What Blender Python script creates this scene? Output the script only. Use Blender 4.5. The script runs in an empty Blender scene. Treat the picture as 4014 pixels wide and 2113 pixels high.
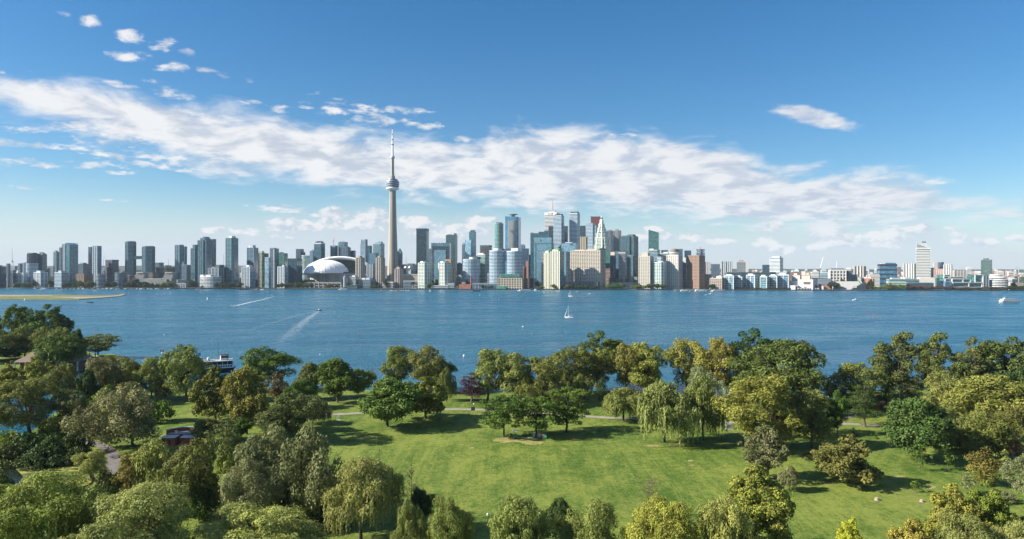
import bpy, math, random
import numpy as np
from mathutils import Vector, geometry

# ---------------------------------------------------------------- scene, camera, sky, sun
SC = bpy.context.scene
COL = SC.collection
R = math.radians
F, UC, VH, CAMZ = 2805.0, 2007.0, 1064.0, 55.0     # focal length and horizon measured on the 4014 px wide photograph

cam = bpy.data.cameras.new('camera')
cam.sensor_width = 36.0
cam.lens = F / 4014.0 * 36.0
cam.clip_start, cam.clip_end = 1.0, 60000.0
cam_ob = bpy.data.objects.new('camera', cam)
COL.objects.link(cam_ob)
cam_ob.location = (0, 0, CAMZ)
cam_ob.rotation_euler = (R(90) + math.atan(7.5 / F), 0, 0)
SC.camera = cam_ob

SUN_EL, SUN_AZ = R(31), R(-99)                     # azimuth from +Y, positive towards +X
SC.view_settings.view_transform = 'Standard'
SC.view_settings.look = 'None'
SC.view_settings.gamma = 1.0
SC.view_settings.use_curve_mapping = False
SC.view_settings.exposure = 1.2
SKY_STRENGTH = 0.052
CLOUD_W = 7.7                                      # radiance of sunlit cloud before the background strength


class S:
    """a node socket with arithmetic"""
    def __init__(s, t, k): s.t, s.k = t, k
    def _op(s, op, o, rev=False):
        n = s.t.nodes.new('ShaderNodeMath'); n.operation = op
        a, b = (o, s) if rev else (s, o)
        for i, q in enumerate((a, b)):
            if isinstance(q, S): s.t.links.new(q.k, n.inputs[i])
            else: n.inputs[i].default_value = q
        return S(s.t, n.outputs[0])
    def __add__(s, o): return s._op('ADD', o)
    def __radd__(s, o): return s._op('ADD', o)
    def __sub__(s, o): return s._op('SUBTRACT', o)
    def __rsub__(s, o): return s._op('SUBTRACT', o, True)
    def __mul__(s, o): return s._op('MULTIPLY', o)
    def __rmul__(s, o): return s._op('MULTIPLY', o)
    def __truediv__(s, o): return s._op('DIVIDE', o)
    def max(s, o): return s._op('MAXIMUM', o)
    def min(s, o): return s._op('MINIMUM', o)
    def pow(s, o): return s._op('POWER', o)
    def atan2(s, o): return s._op('ARCTAN2', o)
    def floor(s): return s._op('FLOOR', 0)
    def sin(s): return s._op('SINE', 0)
    def abs(s): return s._op('ABSOLUTE', 0)
    def smooth(s, a, b, lo=0.0, hi=1.0):
        n = s.t.nodes.new('ShaderNodeMapRange'); n.interpolation_type = 'SMOOTHSTEP'
        s.t.links.new(s.k, n.inputs[0])
        for i, q in enumerate((a, b, lo, hi)): n.inputs[i + 1].default_value = q
        return S(s.t, n.outputs[0])
    def curve(s, pts):
        n = s.t.nodes.new('ShaderNodeFloatCurve')
        c = n.mapping.curves[0]
        pts = sorted(pts)
        c.points[0].location = pts[0]; c.points[1].location = pts[-1]
        for p in pts[1:-1]: c.points.new(*p)
        for p in c.points: p.handle_type = 'VECTOR'
        n.mapping.update()
        s.t.links.new(s.k, n.inputs['Value'])
        return S(s.t, n.outputs[0])


def vec(t, x, y, z=0.0):
    n = t.nodes.new('ShaderNodeCombineXYZ')
    for i, q in enumerate((x, y, z)):
        if isinstance(q, S): t.links.new(q.k, n.inputs[i])
        else: n.inputs[i].default_value = q
    return S(t, n.outputs[0])


def sep(t, v):
    n = t.nodes.new('ShaderNodeSeparateXYZ'); t.links.new(v.k, n.inputs[0])
    return [S(t, n.outputs[i]) for i in range(3)]


def noise(t, v, scale, detail=4.0, rough=0.55, dist=0.0):
    n = t.nodes.new('ShaderNodeTexNoise')
    if v is not None: t.links.new(v.k, n.inputs['Vector'])
    n.inputs['Scale'].default_value = scale
    n.inputs['Detail'].default_value = detail
    n.inputs['Roughness'].default_value = rough
    n.inputs['Distortion'].default_value = dist
    return S(t, n.outputs[0])


def mixc(t, f, a, b, mode='MIX'):
    n = t.nodes.new('ShaderNodeMix'); n.data_type = 'RGBA'; n.blend_type = mode
    for q, i in ((f, 0), (a, 6), (b, 7)):
        if isinstance(q, S): t.links.new(q.k, n.inputs[i])
        elif i == 0: n.inputs[i].default_value = q
        else: n.inputs[i].default_value = (*q, 1) if len(q) == 3 else q
    return S(t, n.outputs[2])


def texco(t, out):
    n = t.nodes.new('ShaderNodeTexCoord')
    return S(t, n.outputs[out])


def d2ae(ud, vd):
    """photograph position (2576 px wide reading) -> azimuth, elevation of the sky there"""
    u, v = ud * 1.5582, vd * 1.5582
    az = math.atan((u - UC) / F)
    return az, math.atan((VH - v) / F * math.cos(az))


def build_world():
    w = bpy.data.worlds.new('World'); SC.world = w
    w.use_nodes = True
    t = w.node_tree; t.nodes.clear()
    out = t.nodes.new('ShaderNodeOutputWorld')
    bg = t.nodes.new('ShaderNodeBackground')
    bg.inputs['Strength'].default_value = SKY_STRENGTH
    t.links.new(bg.outputs[0], out.inputs[0])
    sky = t.nodes.new('ShaderNodeTexSky'); sky.sky_type = 'NISHITA'
    sky.sun_disc = False
    sky.sun_elevation, sky.sun_rotation = SUN_EL, SUN_AZ
    sky.altitude = 0; sky.air_density = 1.0; sky.dust_density = 0.35; sky.ozone_density = 4.0
    hs = t.nodes.new('ShaderNodeHueSaturation')
    hs.inputs['Saturation'].default_value = 1.30
    hs.inputs['Value'].default_value = 1.0
    t.links.new(sky.outputs[0], hs.inputs['Color'])
    skyc = mixc(t, 1.0, S(t, hs.outputs[0]), (1.04, 1.11, 1.10), 'MULTIPLY')
    g = texco(t, 'Generated')
    x, y, z = sep(t, g)
    hyp = (x * x + y * y).pow(0.5)
    az, el = x.atan2(y), z.atan2(hyp)
    zz = z.max(0.0) + 0.20
    q = vec(t, x / zz, y / zz, 0.0)
    q2 = vec(t, (x - 0.02) / zz, y / zz, 0.05)
    ae = vec(t, az, el * 1.5, 0.0)
    n1 = noise(t, q, 4.6, 10, 0.60, 0.3)
    n1s = noise(t, q2, 4.6, 8, 0.57, 0.3)
    n1f = noise(t, q, 14.0, 8, 0.62, 0.3)
    n2 = noise(t, ae, 34.0, 9, 0.60, 0.2)
    n2s = noise(t, vec(t, az - 0.006, el * 1.5 + 0.010, 0.0), 34.0, 6, 0.55, 0.2)
    t01 = az * 0.5 + 0.5
    # ---- long altocumulus band: upper and lower edge against azimuth
    def cv(pts): return t01.curve([(min(1, max(0, a * 0.5 + 0.5)), min(1, max(0, e / 0.5))) for a, e in (d2ae(*p) for p in pts)]) * 0.5
    up = cv([(-900, 120), (0, 203), (300, 242), (500, 262), (700, 308), (850, 345), (1000, 362), (1150, 372), (1210, 372), (1225, 350), (1330, 330), (1450, 340), (1700, 368),
             (1860, 380), (1910, 425), (2060, 450), (2200, 452), (2330, 470), (2420, 520), (3400, 640)])
    lo = cv([(-900, 300), (0, 262), (150, 300), (300, 345), (420, 372), (520, 412), (700, 443), (950, 472), (1100, 487), (1250, 493), (1350, 520), (1500, 512), (1700, 532), (1900, 560),
             (2100, 565), (2330, 545), (2420, 525), (3400, 645)])
    d = (up - el).min(el - lo)
    edge = (n1 - 0.5) * 0.088
    far = az.abs().smooth(1.0, 1.5, 1.0, 0.0)
    band = (d + edge + 0.017).smooth(-0.002, 0.034) * far
    # ---- single clouds (position and half size on the photograph)
    blobs = [(165, 38, 24, 18), (228, 55, 30, 17), (325, 92, 40, 18), (325, 143, 62, 15), (408, 110, 34, 20), (425, 168, 46, 18), (525, 174, 36, 13), (562, 190, 26, 11),
             (472, 130, 28, 14), (620, 198, 15, 10), (380, 206, 55, 9), (410, 224, 50, 12), (440, 246, 70, 14), (300, 212, 60, 10), (785, 234, 22, 10), (770, 264, 26, 12),
             (75, 182, 26, 7), (5, 180, 12, 7), (620, 262, 40, 12), (700, 275, 60, 12), (945, 286, 130, 34), (870, 275, 60, 30), (1160, 348, 34, 12), (1050, 315, 55, 14),
             (2355, 457, 40, 9), (705, 526, 90, 11), (850, 540, 110, 9), (1020, 487, 70, 6), (60, 409, 130, 11), (215, 415, 62, 13),
             (60, 362, 150, 12), (285, 433, 60, 6), (60, 330, 90, 11), (300, 340, 190, 30), (380, 395, 190, 34), (520, 400, 130, 34), (250, 318, 150, 18), (1560, 345, 60, 16), (50, 470, 80, 5), (260, 503, 70, 4)]
    acc = None
    for (bu, bv, bw, bh) in blobs:
        a0, e0 = d2ae(bu, bv)
        a1, e1 = d2ae(bu + bw, bv); _, e2 = d2ae(bu, bv - bh)
        da, de = (az - a0) * (1 / (a1 - a0)), (el - e0) * (1 / (e2 - e0))
        b = 1.0 - (da * da + de * de)
        acc = b if acc is None else acc.max(b)
    single = (acc.max(-1.5) * 0.55 + (n1f - 0.5) * 4.2 + (n1 - 0.5) * 1.6 - 0.10).smooth(-0.05, 0.95)
    a0, e0 = d2ae(2045, 294); a1, e1 = d2ae(2150, 318); ln = math.hypot(a1 - a0, e1 - e0); cx_, sx_ = (a1 - a0) / ln, (e1 - e0) / ln
    la = ((az - a0) * cx_ + (el - e0) * sx_) * (1 / (ln * 1.15)); lb = ((el - e0) * cx_ - (az - a0) * sx_) * (1 / 0.0125)
    lens = ((1.0 - (la * la + lb * lb)).max(-1.5) * 0.6 + (n1f - 0.5) * 1.3 + (n1 - 0.5) * 1.0 + 0.05).smooth(0.0, 0.75)
    single = single.max(lens)
    # ---- heaped clouds low over the far shore
    hp = cv([(-900, 660), (0, 640), (300, 612), (520, 572), (560, 566), (620, 578), (700, 548), (790, 552), (840, 538), (900, 528), (940, 530), (985, 545), (1050, 540), (1110, 562), (1230, 545),
             (1300, 570), (1400, 578), (1560, 590), (1640, 575), (1720, 590), (1790, 575), (1850, 600), (1905, 592), (1915, 563), (1960, 560), (1985, 590), (2030, 598), (2045, 570), (2090, 570), (2110, 598), (2150, 585),
             (2165, 566), (2370, 560), (2380, 585), (2410, 578), (2450, 600), (2490, 590), (2540, 610), (3400, 630)])
    depth_in = (hp - el).smooth(0.0, 0.045)
    veil = (hp + 0.012 - el + (n2 - 0.5) * 0.035).smooth(-0.006, 0.034) * (1.0 - depth_in * 0.10) * 0.74 * az.abs().smooth(1.2, 1.8, 1.0, 0.35)
    heads = [(880, 556, 80, 30), (945, 556, 52, 26), (800, 566, 70, 18), (720, 572, 70, 18), (690, 590, 70, 14), (1035, 560, 52, 20), (556, 578, 42, 9), (625, 581, 40, 9), (1205, 555, 45, 13), (1150, 575, 90, 16), (1100, 590, 90, 14),
             (1640, 578, 26, 13), (1722, 593, 52, 11), (1600, 600, 50, 11), (1800, 606, 60, 9), (1942, 575, 42, 20), (1922, 602, 34, 20), (2066, 592, 42, 25), (2052, 622, 26, 13), (2215, 588, 105, 22), (2170, 612, 105, 18), (2330, 574, 70, 9), (2392, 602, 42, 18), (2482, 609, 48, 13), (1962, 628, 30, 13), (2570, 600, 50, 12)]
    hacc, hsh = None, None
    for (bu, bv, bw, bh) in heads:
        a0, e0 = d2ae(bu, bv); a1, _ = d2ae(bu + bw, bv); _, e2 = d2ae(bu, bv - bh)
        da, de = (az - a0) * (1 / (a1 - a0)), (el - e0) * (1 / (e2 - e0))
        b = 1.0 - (da * da + de * de)
        w = b.smooth(-0.4, 0.8) * (de * 0.5 + 0.5)
        hacc = b if hacc is None else hacc.max(b)
        hsh = w if hsh is None else hsh.max(w)
    head = (hacc.max(-1.5) * 0.60 + (n2 - 0.5) * 4.2 + 0.02).smooth(-0.02, 0.50)
    # ---- scattered cloud in the part of the sky behind the camera
    n3 = noise(t, q, 1.3, 6, 0.55)
    back = (n3 - 0.52).smooth(0.0, 0.10) * az.abs().smooth(1.1, 1.7) * el.smooth(0.02, 0.10)
    # ---- light and shade inside the clouds
    lit = ((n1 - n1s) * 3.2 + 0.62 + (n1 - 0.5) * 1.2)
    lit = lit.smooth(0.0, 1.0) * az.smooth(-0.2, 0.75, 1.0, 0.72)
    hi = mixc(t, lit, (0.60 * CLOUD_W, 0.665 * CLOUD_W, 0.78 * CLOUD_W), (1.0 * CLOUD_W, 1.0 * CLOUD_W, 1.01 * CLOUD_W))
    lit2 = ((n2 - n2s) * 4.5 + 0.30 + hsh * 0.8).smooth(0.0, 1.0)
    low = mixc(t, lit2, (0.60 * CLOUD_W, 0.68 * CLOUD_W, 0.79 * CLOUD_W), (1.0 * CLOUD_W, 0.985 * CLOUD_W, 0.97 * CLOUD_W))
    mist = el.smooth(-0.01, 0.135, 1.0, 0.0) * az.smooth(-0.7, 0.5, 0.92, 0.48)
    skyc = mixc(t, mist.pow(1.25), skyc, (0.80 * CLOUD_W, 0.835 * CLOUD_W, 0.87 * CLOUD_W))
    c = mixc(t, veil, skyc, (0.68 * CLOUD_W, 0.745 * CLOUD_W, 0.825 * CLOUD_W))
    c = mixc(t, head * 0.92, c, low)
    c = mixc(t, band.max(single).max(back * 0.9) * 0.97, c, hi)
    t.links.new(c.k, bg.inputs['Color'])


build_world()
sun = bpy.data.lights.new('sun', 'SUN')
sun.energy = 5.0
sun.angle = R(0.53)
sun.color = (1.0, 0.93, 0.80)
sun_ob = bpy.data.objects.new('sun', sun)
COL.objects.link(sun_ob)
_sd = Vector((math.sin(SUN_AZ) * math.cos(SUN_EL), math.cos(SUN_AZ) * math.cos(SUN_EL), math.sin(SUN_EL)))
sun_ob.rotation_euler = (-_sd).to_track_quat('-Z', 'Y').to_euler()
sun_ob.location = (-300, -100, 400)


# ---------------------------------------------------------------- helpers
def px(u, Y): return (u - UC) / F * Y
def pz(v, Y): return CAMZ - (v - VH) / F * Y
def gy(v, z=0.9): return F * (CAMZ - z) / (v - VH)
def gp(ud, vd, z=0.9):
    """ground point from a position read on the 2576 px view"""
    Y = gy(vd * 1.5582, z)
    return px(ud * 1.5582, Y), Y


def tag(o, label=None, cat=None, group=None, kind=None):
    if label: o['label'] = label
    if cat: o['category'] = cat
    if group: o['group'] = group
    if kind: o['kind'] = kind
    return o


def thing(name, label, cat, loc=(0, 0, 0), rz=0.0, group=None, scale=None):
    o = bpy.data.objects.new(name, None)
    o.empty_display_size = 0.5
    COL.objects.link(o)
    o.location = loc; o.rotation_euler = (0, 0, rz)
    if scale: o.scale = scale
    return tag(o, label, cat, group)


class MB:
    """collects simple solids and links them as one mesh object"""
    def __init__(s): s.v, s.f, s.m = [], [], []
    def add(s, vs, fs, mi=0):
        o = len(s.v); s.v += [tuple(p) for p in vs]
        s.f += [tuple(i + o for i in q) for q in fs]; s.m += [mi] * len(fs)
        return s
    def box(s, x0, x1, y0, y1, z0, z1, mi=0):
        return s.add([(x0, y0, z0), (x1, y0, z0), (x1, y1, z0), (x0, y1, z0), (x0, y0, z1), (x1, y0, z1), (x1, y1, z1), (x0, y1, z1)],
                     [(0, 3, 2, 1), (4, 5, 6, 7), (0, 1, 5, 4), (1, 2, 6, 5), (2, 3, 7, 6), (3, 0, 4, 7)], mi)
    def prism(s, pts, z0, z1, mi=0, top=None):
        n = len(pts); tp = top or pts
        vs = [(p[0], p[1], z0) for p in pts] + [(p[0], p[1], z1 if not callable(z1) else z1(p[0], p[1])) for p in tp]
        fs = [tuple(range(n - 1, -1, -1)), tuple(range(n, 2 * n))] + [(i, (i + 1) % n, (i + 1) % n + n, i + n) for i in range(n)]
        return s.add(vs, fs, mi)
    def tube(s, pts, rad, n=6, mi=0, cap=True):
        rings = []
        for i, p in enumerate(pts):
            p = Vector(p)
            a = Vector(pts[max(0, i - 1)]); b = Vector(pts[min(len(pts) - 1, i + 1)])
            d = (b - a).normalized()
            ux = d.orthogonal().normalized() if abs(d.z) < 0.95 else Vector((1, 0, 0)).cross(d).normalized()
            uy = d.cross(ux)
            r = rad[i] if isinstance(rad, (list, tuple)) else rad
            rings.append([p + (ux * math.cos(2 * math.pi * k / n) + uy * math.sin(2 * math.pi * k / n)) * r for k in range(n)])
        vs = [q for rg in rings for q in rg]
        fs = []
        for i in range(len(rings) - 1):
            for k in range(n):
                fs.append((i * n + k, i * n + (k + 1) % n, (i + 1) * n + (k + 1) % n, (i + 1) * n + k))
        if cap:
            fs.append(tuple(range(n - 1, -1, -1))); fs.append(tuple(range((len(rings) - 1) * n, len(rings) * n)))
        return s.add(vs, fs, mi)
    def lathe(s, prof, n=20, cx=0, cy=0, mi=0):
        vs, fs = [], []
        for (r, z) in prof:
            vs += [(cx + r * math.cos(2 * math.pi * k / n), cy + r * math.sin(2 * math.pi * k / n), z) for k in range(n)]
        for i in range(len(prof) - 1):
            for k in range(n):
                fs.append((i * n + k, i * n + (k + 1) % n, (i + 1) * n + (k + 1) % n, (i + 1) * n + k))
        fs.append(tuple(range(n - 1, -1, -1))); fs.append(tuple(range((len(prof) - 1) * n, len(prof) * n)))
        return s.add(vs, fs, mi)
    def mesh(s, name, mats):
        me = bpy.data.meshes.new(name)
        me.from_pydata(s.v, [], s.f)
        for m in (mats if isinstance(mats, (list, tuple)) else [mats]): me.materials.append(m)
        if any(s.m): me.polygons.foreach_set('material_index', s.m)
        me.update()
        return me
    def build(s, name, mats, parent=None, kind=None, smooth=False):
        me = s.mesh(name, mats)
        if smooth: me.polygons.foreach_set('use_smooth', [True] * len(me.polygons))
        return link(name, me, parent, kind)


def link(name, me, parent=None, kind=None, color=None):
    o = bpy.data.objects.new(name, me); COL.objects.link(o)
    if parent: o.parent = parent
    if kind: o['kind'] = kind
    if color: o.color = (*color, 1)
    return o


def copy_tree(o, parent=None):
    """a thing, its parts and their sub-parts"""
    kids = list(o.children)
    c = o.copy(); COL.objects.link(c)
    if parent: c.parent = parent
    for k in kids: copy_tree(k, c)
    return c


# ---------------------------------------------------------------- materials
MATS = {}


def new_mat(name):
    m = bpy.data.materials.new(name); m.use_nodes = True
    t = m.node_tree; t.nodes.clear()
    o = t.nodes.new('ShaderNodeOutputMaterial')
    p = t.nodes.new('ShaderNodeBsdfPrincipled')
    t.links.new(p.outputs[0], o.inputs[0])
    return m, t, p


def setc(t, p, key, q):
    if isinstance(q, S): t.links.new(q.k, p.inputs[key])
    elif isinstance(q, (tuple, list)): p.inputs[key].default_value = (*q, 1)
    else: p.inputs[key].default_value = q


def paint(col, rough=0.7, var=0.18, scale=0.25, metal=0.0, spec=0.4):
    """plain painted, rendered or concrete surface with uneven weathering"""
    k = ('paint', col, rough, var, scale, metal)
    if k in MATS: return MATS[k]
    m, t, p = new_mat('surface_%d' % len(MATS))
    pos = texco(t, 'Object')
    n = noise(t, pos, scale, 5, 0.6)
    n2 = noise(t, pos, scale * 9, 3, 0.5)
    f = (n - 0.5) * (2.2 * var) + (n2 - 0.5) * (1.2 * var) + 1.0
    c = mixc(t, 1.0, col, vec(t, f, f, f), 'MULTIPLY')
    setc(t, p, 'Base Color', c); setc(t, p, 'Roughness', rough); setc(t, p, 'Metallic', metal)
    p.inputs['Specular IOR Level'].default_value = spec
    MATS[k] = m
    return m


def glassy(col, cell=3.4, var=0.55, rough=0.12, spec=0.9):
    """curtain wall glass: every pane a slightly different tone and tilt"""
    k = ('glass', col, cell, var, rough, spec)
    if k in MATS: return MATS[k]
    m, t, p = new_mat('glazing_%d' % len(MATS))
    pos = texco(t, 'Object')
    x, y, z = sep(t, pos)
    cellv = vec(t, (x / cell + 0.13).floor(), (y / cell + 0.37).floor(), (z / 4.2).floor())
    wn = t.nodes.new('ShaderNodeTexWhiteNoise'); wn.noise_dimensions = '3D'
    t.links.new(cellv.k, wn.inputs['Vector'])
    r = S(t, wn.outputs[0])
    big = noise(t, pos, 0.035, 3, 0.6)
    f = (r * r) * (2.0 * var) + (1.0 - 0.6 * var) + (big - 0.5) * 0.9
    c = mixc(t, 1.0, col, vec(t, f, f, f), 'MULTIPLY')
    setc(t, p, 'Base Color', c)
    setc(t, p, 'Roughness', r * 0.12 + rough)
    p.inputs['Specular IOR Level'].default_value = spec
    p.inputs['IOR'].default_value = 1.55
    MATS[k] = m
    return m


def foliage_mat(name, trans=0.13):
    m, t, p = new_mat(name)
    oi = t.nodes.new('ShaderNodeObjectInfo')
    base = S(t, oi.outputs['Color'])
    at = t.nodes.new('ShaderNodeAttribute'); at.attribute_name = 'rnd'
    r = S(t, at.outputs['Fac'])
    pos = texco(t, 'Object')
    n = noise(t, pos, 0.22, 3, 0.6)
    f = r * 1.0 + 0.49 + (n - 0.5) * 0.6
    warm = (r * 0.5 + (n - 0.45) * 1.6).smooth(0.15, 0.75)
    c = mixc(t, 1.0, base, vec(t, f * 0.98 + warm * 0.12, f + warm * 0.05, f * 0.9), 'MULTIPLY')
    setc(t, p, 'Base Color', c); setc(t, p, 'Roughness', 0.55)
    p.inputs['Specular IOR Level'].default_value = 0.10
    tr = t.nodes.new('ShaderNodeBsdfTranslucent')
    tc = mixc(t, 1.0, c, (1.25, 1.25, 0.55), 'MULTIPLY')
    t.links.new(tc.k, tr.inputs[0])
    mx = t.nodes.new('ShaderNodeMixShader'); mx.inputs[0].default_value = trans
    t.links.new(p.outputs[0], mx.inputs[1]); t.links.new(tr.outputs[0], mx.inputs[2])
    out = [q for q in t.nodes if q.type == 'OUTPUT_MATERIAL'][0]
    t.links.new(mx.outputs[0], out.inputs[0])
    return m


def bark_mat(col=(0.11, 0.085, 0.06)):
    k = ('bark', col)
    if k in MATS: return MATS[k]
    m, t, p = new_mat('bark_%d' % len(MATS))
    pos = texco(t, 'Object')
    x, y, z = sep(t, pos)
    n = noise(t, vec(t, x * 6, y * 6, z * 1.2), 1.0, 5, 0.65)
    c = mixc(t, n.smooth(0.3, 0.7), tuple(q * 0.5 for q in col), tuple(q * 1.3 for q in col))
    setc(t, p, 'Base Color', c); setc(t, p, 'Roughness', 0.9)
    MATS[k] = m
    return m


WHITE = (0.58, 0.585, 0.58); OFFWHITE = (0.46, 0.455, 0.435); BEIGE = (0.42, 0.37, 0.30); TAN = (0.36, 0.28, 0.20); CONC = (0.40, 0.385, 0.36); GREY = (0.165, 0.20, 0.23)
DGREY = (0.055, 0.08, 0.105); BRICK = (0.26, 0.115, 0.07); BROWN = (0.20, 0.13, 0.085); PALE = (0.38, 0.43, 0.47); NAVY = (0.035, 0.058, 0.095)
G_TEAL = (0.026, 0.130, 0.175); G_DTEAL = (0.016, 0.080, 0.118); G_BLUE = (0.040, 0.130, 0.22); G_PALE = (0.13, 0.26, 0.34); G_DARK = (0.010, 0.028, 0.052); G_NAVY = (0.018, 0.052, 0.092)
G_GREEN = (0.03, 0.15, 0.125); G_SKY = (0.07, 0.22, 0.34)

# ---------------------------------------------------------------- water, island, far shore
def water_mat():
    m, t, p = new_mat('lake_water')
    g = t.nodes.new('ShaderNodeNewGeometry'); pos = S(t, g.outputs['Position'])
    x, y, z = sep(t, pos)
    big = noise(t, vec(t, x * 0.0016, y * 0.0042), 1.0, 4, 0.55, 0.4)
    mid = noise(t, vec(t, x * 0.010, y * 0.022), 1.0, 4, 0.6, 0.5)
    sc = t.nodes.new('ShaderNodeMath'); sc.operation = 'ADD'
    c = mixc(t, big.smooth(0.35, 0.65), (0.009, 0.080, 0.142), (0.015, 0.108, 0.168))
    setc(t, p, 'Base Color', c)
    setc(t, p, 'Roughness', mid.smooth(0.3, 0.7, 0.22, 0.34))
    p.inputs['IOR'].default_value = 1.333
    p.inputs['Specular IOR Level'].default_value = 0.5
    w1 = noise(t, vec(t, x * 0.42, y * 0.55), 1.0, 3, 0.6, 0.6)
    w2 = noise(t, vec(t, x * 0.14 + 5.0, y * 0.13), 1.0, 3, 0.6, 0.4)
    w3 = noise(t, vec(t, x * 0.035 + 5.0, y * 0.03), 1.0, 2, 0.5, 0.3)
    gust = (big * 0.5 + mid * 0.5).smooth(0.36, 0.62, 0.45, 1.25)
    h = (w1 * 1.0 + w2 * 1.7 + w3 * 1.7) * gust
    b = t.nodes.new('ShaderNodeBump')
    b.inputs['Strength'].default_value = 1.0; b.inputs['Distance'].default_value = 1.0
    t.links.new(h.k, b.inputs['Height'])
    t.links.new(b.outputs[0], p.inputs['Normal'])
    return m


WATER = water_mat()
tag(MB().add([(-9000, -400, 0), (9000, -400, 0), (9000, 9000, 0), (-9000, 9000, 0)], [(0, 1, 2, 3)]).build('lake_water', WATER), kind='structure')


def sheet(name, pts, z, mat, kind='structure', depth=None):
    """flat ground sheet from an outline, with a bank down to depth"""
    tri = geometry.tessellate_polygon([[Vector((p[0], p[1], 0)) for p in pts]])
    n = len(pts)
    area = sum(pts[i][0] * pts[(i + 1) % n][1] - pts[(i + 1) % n][0] * pts[i][1] for i in range(n))
    vs = [(p[0], p[1], z) for p in pts]
    fs = []
    for q in tri:
        a, b, c = [Vector((pts[i][0], pts[i][1])) for i in q]
        cr = (b - a).cross(c - a)
        fs.append(tuple(q) if cr > 0 else tuple(reversed(q)))
    if depth is not None:
        out = 1.2 if area > 0 else -1.2
        for i, p in enumerate(pts):
            a, b = pts[i - 1], pts[(i + 1) % n]
            dx, dy = b[0] - a[0], b[1] - a[1]; L = math.hypot(dx, dy) or 1
            vs.append((p[0] + dy / L * out, p[1] - dx / L * out, depth))
        for i in range(n):
            j = (i + 1) % n
            fs.append((i, i + n, j + n, j) if area > 0 else (i, j, j + n, i + n))
    mb = MB(); mb.add(vs, fs)
    return tag(mb.build(name, mat), kind=kind)


def smooth_line(pts, it=2):
    for _ in range(it):
        o = [pts[0]]
        for a, b in zip(pts[:-1], pts[1:]):
            o += [(a[0] * .75 + b[0] * .25, a[1] * .75 + b[1] * .25), (a[0] * .25 + b[0] * .75, a[1] * .25 + b[1] * .75)]
        o.append(pts[-1]); pts = o
    return pts


def lawn_mat():
    m, t, p = new_mat('lawn')
    g = t.nodes.new('ShaderNodeNewGeometry'); pos = S(t, g.outputs['Position'])
    x, y, z = sep(t, pos)
    big = noise(t, vec(t, x, y), 0.018, 5, 0.6, 0.5)
    mid = noise(t, vec(t, x * 1.0, y * 0.45), 0.11, 6, 0.68, 0.3)
    fine = noise(t, vec(t, x, y * 0.6), 1.3, 5, 0.72)
    wob = noise(t, vec(t, x * 0.02, y * 0.02), 1.0, 2) * 1.2
    stripe = noise(t, vec(t, (x + wob) * 0.55, y * 0.012), 1.0, 4, 0.72)
    stripe2 = noise(t, vec(t, (x * 0.82 - y * 0.57) * 0.42, (x * 0.57 + y * 0.82) * 0.015), 1.0, 4, 0.72)
    where = noise(t, vec(t, x, y), 0.011, 2).smooth(0.42, 0.60)
    clump = noise(t, vec(t, x, y * 0.8), 0.42, 5, 0.7)
    st = stripe * (1.0 - where) + stripe2 * where
    f = (big - 0.5) * 1.1 + (mid - 0.5) * 1.5 + (clump - 0.5) * 1.1 + (fine - 0.5) * 1.5 + (st - 0.5) * 0.85 + 0.52
    c = mixc(t, f.smooth(0.05, 0.95), (0.047, 0.099, 0.012), (0.186, 0.220, 0.043))
    dry = (noise(t, vec(t, x, y * 0.7), 0.035, 5, 0.62) + (fine - 0.5) * 0.22).smooth(0.60, 0.76)
    c = mixc(t, dry * 0.6, c, (0.20, 0.17, 0.055))
    setc(t, p, 'Base Color', c); setc(t, p, 'Roughness', 0.85)
    p.inputs['Specular IOR Level'].default_value = 0.15
    b = t.nodes.new('ShaderNodeBump'); b.inputs['Distance'].default_value = 0.22; b.inputs['Strength'].default_value = 0.9
    h = noise(t, vec(t, x, y), 2.2, 4, 0.7)
    t.links.new(h.k, b.inputs['Height']); t.links.new(b.outputs[0], p.inputs['Normal'])
    return m


def earth_mat(name, a, b_, scale=0.35):
    m, t, p = new_mat(name)
    g = t.nodes.new('ShaderNodeNewGeometry'); pos = S(t, g.outputs['Position'])
    n = noise(t, pos, scale, 6, 0.7); n2 = noise(t, pos, scale * 6, 4, 0.6)
    c = mixc(t, (n * 0.7 + n2 * 0.3).smooth(0.3, 0.7), a, b_)
    setc(t, p, 'Base Color', c); setc(t, p, 'Roughness', 0.95)
    p.inputs['Specular IOR Level'].default_value = 0.15
    return m


LAWN = lawn_mat()
GRAVEL = earth_mat('path_gravel', (0.21, 0.19, 0.16), (0.33, 0.295, 0.25))
ASPHALT = earth_mat('path_asphalt', (0.10, 0.092, 0.088), (0.19, 0.17, 0.16))
SAND = earth_mat('dry_sand', (0.13, 0.16, 0.035), (0.36, 0.295, 0.13), 0.55)

shore_d = [(-150, 1112), (20, 1100), (75, 1090), (110, 1060), (150, 1030), (215, 1010), (250, 996), (330, 989), (450, 983), (560, 980), (720, 973), (860, 978), (1000, 985), (1160, 986), (1320, 984), (1560, 983),
           (1640, 986), (1700, 996), (1850, 1002), (1980, 1000), (2100, 988), (2300, 978), (2600, 974), (3000, 972)]
front = smooth_line([gp(*q) for q in shore_d], 1)
island = front + [(420, 60), (420, -60), (-420, -60), (-420, 120)]
tag(sheet('park_lawn', island, 0.9, LAWN, depth=-1.5), kind='structure')
penin_d = [(-300, 958), (0, 950), (120, 944), (185, 934), (235, 915), (262, 905), (292, 895), (285, 889), (240, 892), (215, 880), (190, 862), (150, 850), (60, 842), (-300, 835)]
tag(sheet('dock_lawn', smooth_line([gp(*q) for q in penin_d], 1), 0.9, LAWN, depth=-1.5), kind='structure')


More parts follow.
